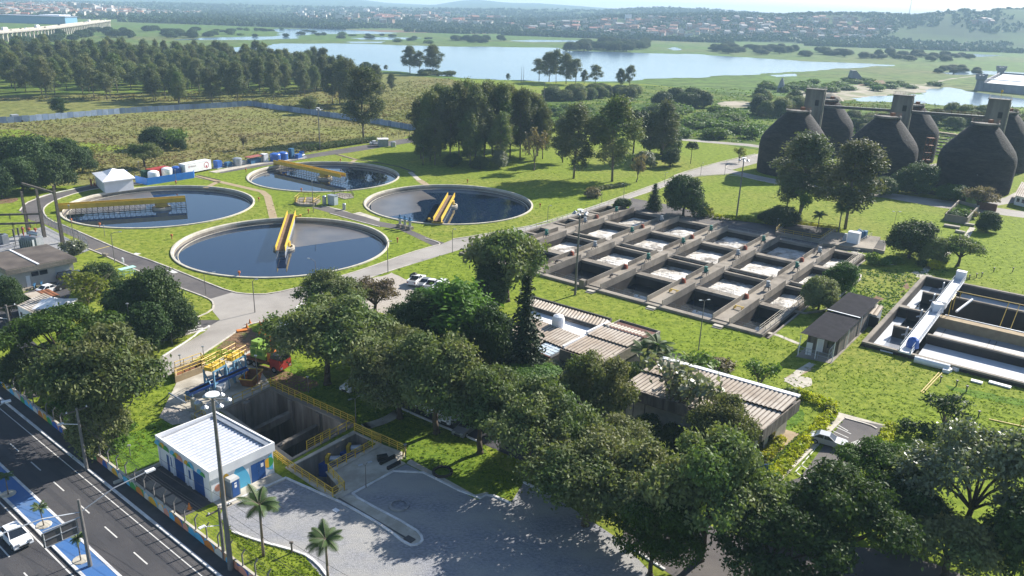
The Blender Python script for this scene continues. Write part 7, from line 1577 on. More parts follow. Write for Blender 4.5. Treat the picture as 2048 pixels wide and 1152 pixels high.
T('euc',1147,357,213,86,'tall many-stemmed tree on the lawn above the right round tank',None,var=1); T('euc',1224,363,198,96,'tallest full tree of the lawn, beside the many-stemmed one',None,var=3,leaf='leaf_broad'); T('euc',1125,325,235,50,'thin tree behind the many-stemmed one',None,var=2)
T('light',1273,364,306,38,'small pale leaning tree by the main road',None,leaf='leaf_pink',var=2); T('shrub',1185,395,372,32,'dusty round bush on the main road verge',None,cat='shrub',leaf='leaf_pink')
T('arau',1265,322,230,60,'tall araucaria pine behind the lawn trees',None); T('euc',1298,320,225,50,'slim tree beside the tall araucaria',None); T('dense',1322,310,232,75,'dark dense tree beyond the araucaria',None); T('euc',1325,318,205,60,'pale topped tree above the dark dense one',None); T('dense',1340,334,294,46,'round dark tree near the small araucaria',None); T('dense',1290,335,300,46,'grey-green bush below the tall araucaria',None,leaf='leaf_silver'); T('arau',1381,327,288,24,'small flat topped araucaria alone on the lawn',None); T('light',1478,325,296,26,'small pale bush on the traffic island',None,leaf='leaf_olive')
T('dense',1366,432,346,90,'big round dark tree behind the aeration basin',None,var=0); T('con',1307,420,366,34,'small pointed tree beside the big round dark one',None,var=1,leaf='leaf_dark'); T('dense',1243,419,395,38,'low dark bush at the far corner of the aeration basin',None); T('shrub',1413,433,412,32,'pale bush at the foot of the big round tree',None,cat='shrub',leaf='leaf_olive')
T('euc',1600,428,270,120,'tall tree of the pair in front of the road bend digester',None,var=4); T('euc',1573,420,318,60,'slim side tree of the tall pair',None,var=2); T('euc',1690,458,285,120,'tall tree of the pair in front of the middle digester',None,var=0,leaf='leaf_euc'); T('light',1600,440,380,40,'pale undergrowth under the tall pair',None,leaf='leaf_scrub')
T('palm',1632,470,422,34,'thin palm beside the inlet chamber',None,var=0); T('palm',1676,468,408,40,'taller thin palm behind the inlet chamber',None,var=2)
T('dense',1565,452,410,75,'low dark tree beside the yellow hedge',None); T('dense',1537,447,420,45,'small dark tree left of the low one by the hedge',None)
T('dense',1818,516,438,105,'wide dark tree on the lawn beside the valve chamber',None,var=1); T('dense',1862,528,470,60,'smaller tree leaning against the wide dark one',None,leaf='leaf_broad'); T('umbrella',1915,532,474,85,'loose green tree beside the yellow flowering bush',None,leaf='leaf_broad',var=0); T('dense',1972,463,420,48,'small round tree beside the walled planter',None,var=3)
T('dense',1832,388,322,90,'dark round tree against the front digester',None); T('dense',1762,392,352,60,'round tree at the foot of the middle digester',None,leaf='leaf_broad'); T('dense',1795,385,345,45,'dark tree between the two round ones by the digesters',None); T('dense',1900,402,368,72,'low green tree in front of the digester by the guard house',None,leaf='leaf_flat'); T('umbrella',1955,418,376,72,'pale grey round tree beside the walled planter',None,leaf='leaf_pink',var=1)
T('dense',1682,582,522,74,'bushy tree at the far end of the basin side trench',None,leaf='leaf_flat',var=2); T('dense',1636,622,550,86,'bushy tree beside the aeration basin trench, nearer one',None,leaf='leaf_broad',var=0); T('shrub',1745,530,505,30,'small shrub by the valve chamber',None,cat='shrub')
for u,v,vt,w_,lb,lf in [(1868,538,520,30,'bright yellow flowering bush on the lawn path','leaf_yellow'),(1884,530,513,20,'second yellow flowering bush on the lawn path','leaf_yellow'),(1845,533,518,24,'dark little shrub on the lawn path corner','leaf_dark'),(1790,525,512,36,'green shrub below the wide dark tree','leaf_bright'),(1765,530,517,30,'pale green shrub below the valve chamber','leaf_bright'),(1905,440,420,30,'shrub at the near end of the walled planter','leaf_dark'),(1922,436,415,40,'largest shrub inside the walled planter','leaf_scrub'),(1938,436,420,28,'pale shrub at the far end of the walled planter','leaf_pink'),(150,505,478,45,'scruffy bush at the substation fence corner','leaf_silver'),(1662,828,812,26,'spiky plant at the hedge corner of the car park','leaf_dark'),(1580,795,775,34,'spiky plant beside the long office ridge','leaf_dark')]: T('shrub',u,v,vt,w_,lb,None,cat='shrub',leaf=lf)
# palms of the yard and median
T('palm',527,1112,985,88,'palm standing between the gravel yard and the lawn strip',None,var=1); T('palm',656,1160,1062,84,'palm at the bottom edge of the gravel yard',None,var=2)
for u,v,vt,lb in [(17,990,945,'young median palm at the picture edge'),(88,1052,1008,'young palm in the middle of the blue median'),(162,1122,1066,'young median palm beside the sign pole')]:
    T('palm',u,v,vt,36,lb,'young palms on the blue median',z=.13); p=G(u,v); mb=MB(); mb.lathe([(.75,.13),(.7,.2),(.35,.22)],12,(p[0],p[1],0),capt=True); solo('gravel_ring',mb,M['conc_lt'],'pale gravel ring around the '+lb,'gravel ring','gravel rings',(p[0],p[1],.13))
# hedges
def hedge(name,pts,w_,h_,m,label,rs=1,z=0):
    rng=np.random.default_rng(rs); wp=gp(pts); lob=[]
    for a,b in zip(wp[:-1],wp[1:]):
        n=max(2,int(math.dist(a,b)/(w_*.55)))
        for k in range(n): c=lerp(a,b,(k+.5)/n); lob.append(((c[0]+rng.normal(0,.12),c[1]+rng.normal(0,.12),h_*.45),(w_*.55,w_*.55,h_*rng.uniform(.45,.6))))
    P,N=crown_pts(lob,3.2,9,.18,rng,-.2); P[:,2]=np.maximum(P[:,2],.04); o=bpy.data.objects.new(name,quads_mesh(name,leaves(P,N,.2,rng),M[m])); COL.objects.link(o); return tag(o,label,'hedge')
hedge('yellow_hedge',[(1430,437),(1490,442),(1560,450)],1.4,1.3,'leaf_yellow','long yellow-green hedge at the foot of the tall mast behind the basin',2)
hedge('yellow_hedge',[(1575,447),(1600,452),(1680,463)],1.2,1.1,'leaf_yellow','short yellow hedge piece behind the inlet chamber railing',3)
hedge('yellow_hedge',[(1590,790),(1620,800),(1665,820)],1.6,1.2,'leaf_yellow','yellow hedge beside the long office towards the lawn',4)
hedge('yellow_hedge',[(1665,828),(1630,870),(1590,910),(1545,960),(1520,975)],1.3,1.1,'leaf_yellow','yellow hedge along the pale footway of the marked car park',5)
hedge('yellow_hedge',[(1560,885),(1545,905),(1525,925)],1.3,1.1,'leaf_yellow','small yellow hedge at the corner of the long office',6)
hedge('yellow_hedge',[(1785,858),(1765,885),(1760,900)],1.3,1.2,'leaf_yellow','yellow hedge on the far side of the marked car park',7)
hedge('dark_hedge',[(1800,862),(1850,872),(1900,880)],2.2,2.0,'leaf_dark','dark hedge running from the marked car park to the silvery tree',8)
hedge('field_hedge',[(600,303),(640,299),(700,290),(750,283)],2.6,2.2,'leaf_broad','rough hedge along the field road past the blue tanks',9)
hedge('low_hedge',[(230,905),(240,880),(262,855)],1.6,1.0,'leaf_bright','low bright shrubs beside the huge leafy tree',10)
hedge('ivy_bank',[(95,700),(110,760),(140,800)],2.4,1.4,'leaf_dark','dark undergrowth bank between the palm and the huge leafy tree',11)
hedge('ground_shrubs',[(1180,385),(1210,378),(1250,372)],2.0,1.2,'leaf_broad','low shrubs on the shaded verge of the main road',12)
hedge('wall_shrubs',[(150,850),(130,830),(100,800)],1.8,1.6,'leaf_bright','shrubs behind the painted wall under the power lines',13)
# ------------------------------------------------------------------ grass tufts over lawns and fields: uncountable
def tufts(name,poly,n,size,m,rs,ht=.09):
    rng=np.random.default_rng(rs); uu=np.array(poly); lo,hi=uu.min(0),uu.max(0); U=rng.uniform(lo[0],hi[0],n*3); V=rng.uniform(lo[1],hi[1],n*3); k=inside_np(U,V,poly); U,V=U[k][:n],V[k][:n]
    d=((U-1024)/F)[:,None]*RX+((V-576)/F)[:,None]*DN+f_; Q=d*(-CAMH/d[:,2])[:,None]; X,Y=Q[:,0],Q[:,1]
    # tufts gather in patches
    nz=np.sin(X*.31+np.sin(Y*.17)*2)+np.sin(Y*.43-X*.13)+np.sin(X*.9+Y*.7)*.6+rng.normal(0,2.2,len(X)); ok=nz>-.4
    for q in EXCL+HOLES+[WB]: ok&=~inside_np(X,Y,q)
    X,Y=X[ok],Y[ok]; P=np.stack([X,Y,rng.uniform(.0,ht,len(X))],1); P=np.repeat(P,3,0)+rng.normal(0,size*.45,(len(P)*3,3))*np.array([1,1,.15]); P[:,2]=np.maximum(P[:,2],.02)
    o=bpy.data.objects.new(name,quads_mesh(name,leaves(P,np.tile([0,0,.9],(len(P),1)),size,rng,1.7,.6),M[m])); COL.objects.link(o); o['kind']='stuff'
M['tuft']=leafmat('lawn_tuft',(.20,.26,.028),(.13,.19,.018),trans=.35,rnd=0,spec=.03); M['drytuft']=leafmat('field_tuft',(.21,.215,.066),(.15,.14,.045),trans=.25,rnd=0,spec=.02,c3=(.17,.125,.065),scale3=.05)
tufts('lawn_tufts',[(1060,600),(1560,690),(2048,640),(2048,900),(1560,960),(1200,760),(1000,660)],10000,.16,'tuft',1)
tufts('lawn_tufts',[(0,620),(500,420),(900,340),(1500,320),(2048,430),(2048,640),(1560,700),(1000,560),(600,640),(400,780),(100,800)],11000,.20,'tuft',2)
tufts('lawn_tufts',[(0,800),(330,700),(640,680),(1050,900),(1050,1010),(700,900),(420,830),(200,960)],9000,.15,'tuft',3)
tufts('lawn_tufts',[(440,1040),(700,1110),(700,1152),(520,1152)],2500,.15,'tuft',4)
tufts('lawn_tufts',[(1500,965),(1560,880),(1640,850),(1660,835),(1570,950),(1520,990)],2500,.22,'leaf_scrub',5)
tufts('lawn_tufts',[(1640,540),(1900,540),(1800,640),(1650,650)],3000,.28,'leaf_bright',6)
tufts('field_tufts',[(-20,245),(505,213),(835,263),(640,302),(430,337),(240,365),(0,350)],16000,.50,'drytuft',7,.3)
tufts('field_tufts',[(-40,200),(505,205),(830,255),(1090,190),(900,157),(700,170)],11000,.7,'drytuft',8,.35)
tufts('wetland_tufts',[(1020,230),(1290,170),(2048,200),(2048,330),(1880,320),(1540,290),(1290,270)],12000,.8,'leaf_scrub',9,.5)
# ------------------------------------------------------------------ far land: hills, wood, towns, viaduct
VH=lambda u:18.2+(u-1024)*.0349
def itp(tab,u):
    us=[a for a,b in tab]; return float(np.interp(u,us,[b for a,b in tab]))
C1=[(-200,10),(0,9),(150,14),(300,22),(420,30),(700,30),(900,36),(1024,37),(1120,37),(1220,31),(1320,30),(1420,29),(1540,31),(1640,29),(1720,30),(1800,34),(1850,27),(1900,23),(1925,30),(1960,21),(2010,21),(2048,30),(2300,36)]
C2=[(-200,-3),(0,-1),(300,3),(600,11),(850,16),(1024,17),(1180,21),(1260,17),(1330,16),(1400,21),(1480,27),(1560,33),(2300,60)]
C3=[(-200,-22),(300,-16),(600,-6),(680,-3),(760,6),(850,10),(900,3),(935,1),(1000,7),(1060,8),(1150,14),(1300,24),(2300,62)]
def sm(x): x=min(1,max(0,x)); return x*x*(3-2*x)
def hillz(x,y):
    "height of the far terrain"
    d=y*math.cos(P)*0+ y; u=1024+F*x/max(y,1)*1.0
    u=1024+ (x/max(y,1))*F/math.cos(P)*.985
    k1=50+(VH(u)-itp(C1,u))/F*2600; k2=50+(VH(u)-itp(C2,u))/F*4600; k3=50+(VH(u)-itp(C3,u))/F*8600
    n=math.sin(x*.004+1)*math.cos(y*.0035)*.5+math.sin(x*.011+y*.007)*.3
    z=max(0,k1)*(sm((d-1720)/880))+max(-k1*.2,2*n*sm((d-1700)/400))
    if d>2700: z=z+(max(z,k2)-z)*sm((d-2900)/1600)
    if d>4800: z=z+(max(z,k3)-z)*sm((d-5200)/3200)
    return z
def hit(u,v,d0=1650,d1=9000):
    "where the sight line through (u,v) meets the far terrain"
    d=d0
    while d<d1:
        q=(u-1024)/F*RX+(v-576)/F*DN+f_; t=d/q[1]; p=q*t+np.array([0,0,CAMH])
        if p[2]<=hillz(p[0],p[1]): return (float(p[0]),float(p[1]),hillz(p[0],p[1]))
        d+=12
    return None
mb=MB(); na=150; ds=list(np.linspace(1660,3200,34))+list(np.linspace(3300,9200,44)); vs=[];fs=[]
for d in ds:
    for i in range(na+1): x=d*math.tan(math.radians(-44+88*i/na)); vs.append((x,d,hillz(x,d)-.6))
for j in range(len(ds)-1):
    for i in range(na): fs.append((j*(na+1)+i,j*(na+1)+i+1,(j+1)*(na+1)+i+1,(j+1)*(na+1)+i))
mb.add(vs,fs); M['hill']=mat('hill_cover',(.05,.09,.022),(.085,.12,.032),scale=.012,rough=.95,spec=.05,world=True,detail=9,c3=(.035,.055,.02),scale3=.006); struct('hills',mb,M['hill'])
# tree masses on the hills, uncountable
rng=np.random.default_rng(21); Pp=[]
for _ in range(24000):
    d=1640+ (rng.random()**1.6)*2600; a=math.radians(rng.uniform(-38,38)); x=d*math.tan(a); u=1024+(x/d)*F/math.cos(P)*.985
    n=math.sin(x*.009+d*.004)+math.sin(x*.023-d*.013+2)*.7+math.sin(d*.021)*.4
    open_=(u>1850 and d<2500 and d>1900 and n<.25)
    if n<-.75 or open_: continue
    s=rng.uniform(4,8); Pp+= [(x+rng.normal(0,s*.45),d+rng.normal(0,s*.45),hillz(x,d)+rng.uniform(.15,1.0)*s) for _ in range(5)]
Pp=np.array(Pp); o=bpy.data.objects.new('hill_woods',quads_mesh('hill_woods',leaves(Pp,np.tile([0,-.3,.6],(len(Pp),1)),6.5,rng,1.3,.8),M['leaf_far'])); COL.objects.link(o); o['kind']='stuff'
# the wood behind the field: single trees
wp=[(-70,196),(150,204),(300,216),(420,208),(520,203),(640,192),(690,186),(705,176),(640,148),(560,138),(350,128),(150,124),(-70,118)]
WPG=gp(wp); pts=[]; rg=random.Random(31)
xs=[p[0] for p in WPG]; ys=[p[1] for p in WPG]; tries=0
while len(pts)<245 and tries<60000:
    tries+=1; q=(rg.uniform(min(xs),max(xs)),rg.uniform(min(ys),max(ys)))
    if inside(q,WPG) and all((q[0]-r[0])**2+(q[1]-r[1])**2>70 for r in pts): pts.append(q)
for q in pts:
    d=math.hypot(*q); fr=not inside((q[0],q[1]-16),WPG)
    plant('euc' if rg.random()<.7 else 'euclow',(*q,0),rg.uniform(7.5,11),rg.uniform(13,20),'tall dark tree on the front edge of the wood behind the blue fence' if fr else 'tall dark tree inside the wood behind the blue fence','front edge of the wood' if fr else 'inside of the wood',leaf=None if rg.random()<.5 else 'leaf_broad')
def clump(kind,pts,n,w_,h_,label,group,leaf=None,seed=1,cat='tree',gap=.55,far=False):
    r=random.Random(seed); poly=gp(pts); xs=[p[0] for p in poly]; ys=[p[1] for p in poly]; out=[]; t=0
    while len(out)<n and t<20000:
        t+=1; q=(r.uniform(min(xs),max(xs)),r.uniform(min(ys),max(ys)))
        if inside(q,poly) and all(math.dist(q,a)>w_[0]*gap for a in out): out.append(q)
    for q in out: plant(kind,(*q,0),r.uniform(*w_),r.uniform(*h_),label,group,cat,leaf=leaf if r.random()<.75 else None)
clump('dense',[(-60,122),(60,112),(210,102),(215,110),(150,128),(-60,140)],26,(12,18),(9,13),'dark bushy tree in the belt between the wood and the viaduct','belt below the viaduct',seed=2)
clump('dense',[(0,92),(120,70),(230,62),(290,74),(180,82),(60,98)],22,(12,20),(7,11),'bushy tree of the thicket along the foot of the viaduct','thicket at the viaduct',seed=3)
clump('dense',[(290,62),(420,60),(480,66),(460,76),(330,80)],20,(12,20),(6,10),'low tree of the marsh belt beyond the green wetland','marsh belt of low trees',seed=4)
clump('dense',[(1085,196),(1140,188),(1280,190),(1275,203),(1180,200),(1100,205)],20,(9,14),(6,9),'round bushy tree in the thicket at the near lake shore','thicket at the lake shore',leaf='leaf_broad',seed=5)
clump('dense',[(1315,216),(1340,202),(1405,206),(1410,216),(1360,220)],8,(9,14),(8,11),'dark round tree in the clump beside the sandy track','clump beside the sandy track',seed=6)
clump('dense',[(1502,232),(1520,205),(1590,205),(1605,228),(1560,240)],13,(9,13),(8,11),'dark tree of the mass behind the road bend digester','mass behind the digesters',leaf='leaf_broad',seed=7)
clump('dense',[(1840,245),(1900,232),(2100,250),(2100,275),(1900,258)],26,(9,13),(7,10),'leafy tree of the dark belt between digesters and pond','belt between digesters and pond',leaf='leaf_broad',seed=8)
clump('dense',[(1690,250),(1780,262),(1770,275),(1690,262)],8,(7,10),(5,7),'low tree seen between the two front digesters','trees between the digesters',leaf='leaf_broad',seed=9)
clump('dense',[(1125,98),(1160,88),(1290,90),(1300,104),(1140,104)],28,(18,28),(9,14),'tree of the dark belt on the far lake shore','far lake shore belt',seed=10)
clump('dense',[(1420,106),(1440,94),(1600,100),(1700,108),(1690,114),(1560,112)],30,(16,26),(8,12),'tree of the long belt on the far side of the lake tip','belt at the lake tip',seed=11)
clump('dense',[(900,80),(960,77),(1005,80),(1000,86),(920,86)],9,(16,24),(8,11),'round tree of the little row on the far marsh','row on the far marsh',seed=12)
clump('dense',[(1700,120),(1800,108),(1880,112),(1980,118),(1900,126),(1780,122)],22,(14,22),(7,12),'dark tree of the scattered belt before the hill','belt before the hill',seed=13)
clump('dense',[(1840,146),(1900,138),(1990,142),(1960,150)],12,(9,15),(5,8),'low bush on the bank beyond the castle wall','bank beyond the castle',seed=14)
clump('shrub',[(1285,275),(1300,220),(1420,222),(1500,240),(1515,290),(1400,275)],46,(7,12),(2.8,5.0),'pale green bush of the scrubland before the digesters','scrubland bushes',cat='shrub',leaf='leaf_scrub',seed=15,gap=.5)
clump('shrub',[(1480,200),(1680,186),(1800,180),(1880,172),(1700,160),(1500,175)],34,(8,14),(3,5),'low bush on the green plain around the quarry','quarry plain bushes',cat='shrub',leaf='leaf_scrub',seed=16,gap=.6)
clump('shrub',[(1020,240),(1040,222),(1280,212),(1285,262),(1120,262)],30,(6,10),(2.2,4),'bush on the grassland between grove and lake thicket','grassland bushes',cat='shrub',leaf='leaf_scrub',seed=17,gap=.7)
clump('shrub',[(380,62),(560,80),(640,84),(900,90),(880,76),(560,58)],30,(8,16),(3,6),'small bush dotted over the far wetland','wetland bushes',cat='shrub',leaf='leaf_far',seed=18)
clump('dense',[(1700,240),(1720,236),(1830,245),(1830,252)],10,(7,11),(4,6),'green tree lining the bank behind the digesters','bank trees',leaf='leaf_broad',seed=19)
for k,(u,v,vt,w_,lb) in enumerate([(820,145,93,36,'tall slim eucalyptus of the lakeside trio, leftmost'),(838,146,104,26,'shortest eucalyptus of the lakeside trio'),(866,149,91,42,'fullest eucalyptus of the lakeside trio'),(1078,160,118,34,'leftmost tree of the tall lakeside clump'),(1098,164,105,36,'tallest tree of the lakeside clump beside the bare trunks'),(1112,166,100,30,'slim top tree of the tall lakeside clump'),(1132,168,108,36,'rounded tree of the tall lakeside clump'),(1150,170,118,26,'outer tree of the tall lakeside clump'),(1168,168,140,16,'thin tree alone between two lakeside clumps'),(1190,172,130,30,'leaning tree among the lakeside thicket'),(1240,175,138,22,'thin tree rising from the lakeside thicket'),(1258,178,131,24,'last tall tree of the lakeside thicket'),(732,142,123,28,'dark round tree on the near lake shore'),(1016,164,147,9,'tiny lone tree on the lake shore'),(772,141,130,9,'tiny tree on the shore left of the trio')]):
    T('dense' if 'round tree' in lb and u==732 else 'euclow' if k%2 else 'euc',u,v,vt,w_,lb,None,leaf='leaf_dark' if u==732 else None)
clump('shrub',[(845,147),(890,149),(905,153),(850,152)],8,(7,11),(3,5),'bush at the foot of the lakeside trio','bushes under the lakeside trio',cat='shrub',leaf='leaf_broad',seed=20)
for u,v,vt in [(1042,168,132),(1046,168,130),(1152,160,118)]:
    p=G(u,v); h=hgt(u,v,vt); mb=MB(); mb.path([p,(p[0]+.3,p[1],h*.6),(p[0],p[1],h)],.22,5,r2=.05); solo('bare_trunk',mb,M['barkp'],'thin bare dead trunk standing at the lake shore','dead tree','bare trunks at the lake',p)
# fences of the field
hb=thing('metal_hoarding','long blue-grey hoarding of upright panels around the dry field','fence',G(505,212)); mb=MB(); pl=gp([(-60,251),(0,247),(60,243),(240,227.5),(380,219),(505,212)]); rr=random.Random(4)
for a,b in zip(pl[:-1],pl[1:]):
    n=max(1,int(math.dist(a,b)/2.4))
    for k in range(n):
        z=2.5+rr.uniform(-.15,.15); band(mb,[lerp(a,b,k/n),lerp(a,b,(k+.96)/n)],.08,0,z,m=rr.randrange(2))
hm2=mat('pale_hoarding',(.30,.37,.50),(.2,.25,.36),scale=.4); mb.build('hoarding_panel',[M['hoard'],hm2],hb)
mb=MB(); pl=gp([(505,212),(600,226),(700,240),(760,249),(832,262)])
for a,b in zip(pl[:-1],pl[1:]):
    n=max(1,int(math.dist(a,b)/2.4))
    for k in range(n): band(mb,[lerp(a,b,k/n),lerp(a,b,(k+.96)/n)],.08,0,2.4+rr.uniform(-.12,.12),m=0 if rr.random()<.75 else 1)
mb.build('hoarding_panel',[M['hoard'],hm2],hb)
wf=thing('wire_fence','post and wire fence along the lower edge of the dry field','fence',G(440,338)); mb=MB(); w2=MB(); pl=gp([(190,368),(270,356),(350,345),(440,333),(530,318),(640,299),(740,284),(830,270)])
for a,b in zip(pl[:-1],pl[1:]):
    n=max(1,int(math.dist(a,b)/3.2))
    for k in range(n): q=lerp(a,b,k/n); mb.beam((*q,0),(*q,1.9),.14,.14)
    for z in (.6,1.2,1.8): w2.tube((*a,z),(*b,z),.015,n=3)
mb.build('fence_post',M['wood'],wf); w2.build('fence_wire',M['dksteel'],wf)
p=G(38,243); t=thing('dark_trailer','dark flat trailer parked at the blue-grey hoarding','trailer',p); h=ang(G(0,247),G(240,228)); MB().box((p[0],p[1],1.3),(6,2.2,1.2),h).build('trailer_body',M['dksteel'],t); MB().box((p[0]-1.5,p[1],2.3),(2.6,2.2,1.0),h).build('trailer_cab',M['grey'],t); mb=MB(); 
for x in (-2,2): mb.tube((p[0]+x,p[1]-1.2,.4),(p[0]+x,p[1]+1.2,.4),.4,n=10)
mb.build('wheel_set',M['black'],t)
p=G(1086,238); h=hgt(1086,238,165); mb=MB(); mb.tube(p,(p[0],p[1],h),.18,.1,8); solo('far_pole',mb,M['polec'],'tall thin pole behind the eucalyptus grove','pole',None,p)
# viaduct
vd=thing('road_viaduct','long concrete road viaduct on many piers crossing the far wetland','viaduct',G(110,60,0))
ed=[(-120,76),(-60,70),(0,65.2),(75,59.3),(125,54.2),(175,47.6),(205,43.6),(222,41.2)]; E1=[G(u,v,10.0)[:2] for u,v in ed]
dirs=[]; W_v=15
mb=MB(); L1=smoothpoly(E1,False,2); Lc,Rc=strip(L1,2*W_v); inn_=[Lc[i] if Lc[i][0]<L1[i][0] or True else Rc[i] for i in range(len(L1))]
ctr=[lerp(a,b,.5) for a,b in zip(L1,inn_)]
for k in range(len(ctr)-1): pass
mb2=MB(); band(mb2,ctr,W_v,9.0,10.4); mb2.build('deck',M['conc_road'],vd)
mb2=MB(); L2,R2=strip(ctr,W_v-.6); band(mb2,L2,.5,10.4,11.3); band(mb2,R2,.5,10.4,11.3); band(mb2,ctr,.5,10.4,11.2); mb2.build('parapet',M['conc_lt'],vd)
cum=0; 
for a,b in zip(ctr[:-1],ctr[1:]):
    L=math.dist(a,b); n=max(1,int(L/9))
    for k in range(n):
        q=lerp(a,b,(k+.5)/n)
        if px((*q,0))[0]>-40: d=np.array(b)-np.array(a); d/=np.linalg.norm(d); nn=np.array([-d[1],d[0]]); pm=MB(); pm.box((q[0]+nn[0]*5.5,q[1]+nn[1]*5.5,4.4),(1.3,1.3,9.2)); pm.box((q[0]-nn[0]*5.5,q[1]-nn[1]*5.5,4.4),(1.3,1.3,9.2)); pm.beam((*(np.array(q)-nn*7),8.5),(*(np.array(q)+nn*7),8.5),1.6,1.0); pm.build('pier',M['conc_lt'],vd)
vr=random.Random(8)
for k in range(16):
    s=vr.uniform(.18,.99)*(len(ctr)-1); i=int(s); q=lerp(ctr[i],ctr[min(i+1,len(ctr)-1)],s-i); d=np.array(ctr[min(i+1,len(ctr)-1)])-np.array(ctr[i]); d/=max(1e-6,np.linalg.norm(d)); off=vr.choice([-5.5,-2.5,2.5,5.5]); q=(q[0]-d[1]*off,q[1]+d[0]*off); h=math.atan2(d[1],d[0])
    tr=vr.random()<.45; mb=MB(); 
    if tr: mb.box((*q,10.4+1.9),(9,2.5,3.0),h); mb.box((q[0]+d[0]*6,q[1]+d[1]*6,10.4+1.5),(2.2,2.4,2.4),h)
    else: mb.box((*q,10.4+.6),(4.3,1.8,.8),h); mb.box((*q,10.4+1.25),(2.2,1.6,.6),h,taper=.8)
    solo('viaduct_lorry' if tr else 'viaduct_car',mb,vr.choice([M['wht'],M['grey'],M['red'],M['dksteel'],M['wht']]),'tiny lorry driving on the distant viaduct' if tr else 'tiny car driving on the distant viaduct','lorry' if tr else 'car','lorries on the viaduct' if tr else 'cars on the viaduct',(*q,10.4))
# warehouse and houses
def block(name,u,v,L,W_,H_,h,mw,mr,label,cat,group=None,terrain=True):
    p=hit(u,v) if terrain else G(u,v)
    if p is None: return
    t=thing(name,label,cat,p,h,group); MB().box((p[0],p[1],p[2]+H_/2-1),(L,W_,H_+2),h).build('wall',M[mw],t); MB().box((p[0],p[1],p[2]+H_+.3),(L*1.03,W_*1.05,.9),h,taper=.97).build('roof',M[mr],t); return t
p=G(78,46); block('warehouse',75,46.5,112,50,12,.12,'ltblue','steel','large pale blue warehouse beyond the viaduct','warehouse',terrain=False); block('warehouse_annex',112,45.5,34,45,13,.12,'wht','wht','white annex at the end of the large pale blue warehouse','warehouse',terrain=False)
hr=random.Random(12)
M['housew']=mat('house_render',(.62,.58,.52),(.45,.38,.32),scale=.02,rnd=.25); M['housed']=mat('house_brick',(.36,.22,.16),(.26,.16,.12),scale=.02,rnd=.25); M['roofr']=mat('clay_roof',(.36,.17,.11),(.24,.12,.08),scale=.02,rnd=.25); M['roofg']=mat('grey_roof',(.36,.34,.32),(.25,.24,.23),scale=.02,rnd=.25)
def house_mesh(k):
    r=random.Random(k); w_,d_,h_=r.uniform(8,14),r.uniform(7,12),r.uniform(3.5,8.5); mb=MB(); mb.box((0,0,h_/2-2),(w_,d_,h_+4),0,0)
    if r.random()<.6: mb.prism([(-w_/2-.4,-d_/2-.4),(w_/2+.4,-d_/2-.4),(w_/2+.4,d_/2+.4),(-w_/2-.4,d_/2+.4)],h_,h_+.25,1); mb.add([(-w_/2-.4,-d_/2-.4,h_+.25),(w_/2+.4,-d_/2-.4,h_+.25),(w_/2+.4,d_/2+.4,h_+.25),(-w_/2-.4,d_/2+.4,h_+.25),(-w_/2,0,h_+2.2),(w_/2,0,h_+2.2)],[(0,1,5,4),(2,3,4,5),(1,2,5),(3,0,4)],1)
    else: mb.box((0,0,h_+.3),(w_+.3,d_+.3,.6),0,1)
    for q in range(3): mb.box((-w_/3+q*w_/3,-d_/2-.05,h_*.55),(1.3,.12,1.4),0,2)
    me=mb.build('house',[M[r.choice(['housew','housew','housed'])],M[r.choice(['roofr','roofg','roofr'])],M['glass']]); m=me.data; bpy.data.objects.remove(me); return m
HM=[house_mesh(k) for k in range(9)]
def houses(poly,n,label,group,seed,sc=1.0):
    r=random.Random(seed); us=[a for a,b in poly]; vs_=[b for a,b in poly]; c=0; t=0; used=[]
    while c<n and t<n*40:
        t+=1; u,v=r.uniform(min(us),max(us)),r.uniform(min(vs_),max(vs_))
        if not inside((u,v),poly): continue
        p=hit(u,v)
        if p is None or any(math.dist(p,q)<13 for q in used): continue
        used.append(p); o=bpy.data.objects.new('house',r.choice(HM)); COL.objects.link(o); o.location=p; o.rotation_euler=(0,0,r.uniform(-.5,.5)); s=r.uniform(.85,1.35)*sc; o.scale=(s,s,s); tag(o,label,'house',group); c+=1
houses([(-10,12),(60,8),(150,14),(230,19),(290,24),(285,30),(200,28),(120,31),(0,32)],120,'small pale or red-roofed house of the far hillside town beyond the viaduct','houses of the hillside town',1,1.25)
houses([(-10,34),(50,36),(60,52),(-10,56)],18,'low house between the viaduct and the pale blue warehouse','houses near the warehouse',2,1.0)
houses([(1000,52),(1150,48),(1290,38),(1420,40),(1540,44),(1560,72),(1400,74),(1250,72),(1050,66)],95,'small house among trees on the slope beyond the lake','houses beyond the lake',3,1.2)
houses([(1540,42),(1640,38),(1760,40),(1790,60),(1740,82),(1640,80),(1540,72)],48,'house on the wooded slope toward the bare hill','houses toward the bare hill',4,1.2)
houses([(680,30),(760,24),(900,32),(1000,40),(960,48),(760,44)],26,'pale house in the hazy valley town','houses in the hazy valley',5,1.6)
houses([(1940,46),(1990,44),(1992,50),(1945,51)],4,'long pale building on top of the bare hill','buildings on the bare hill',6,1.5)
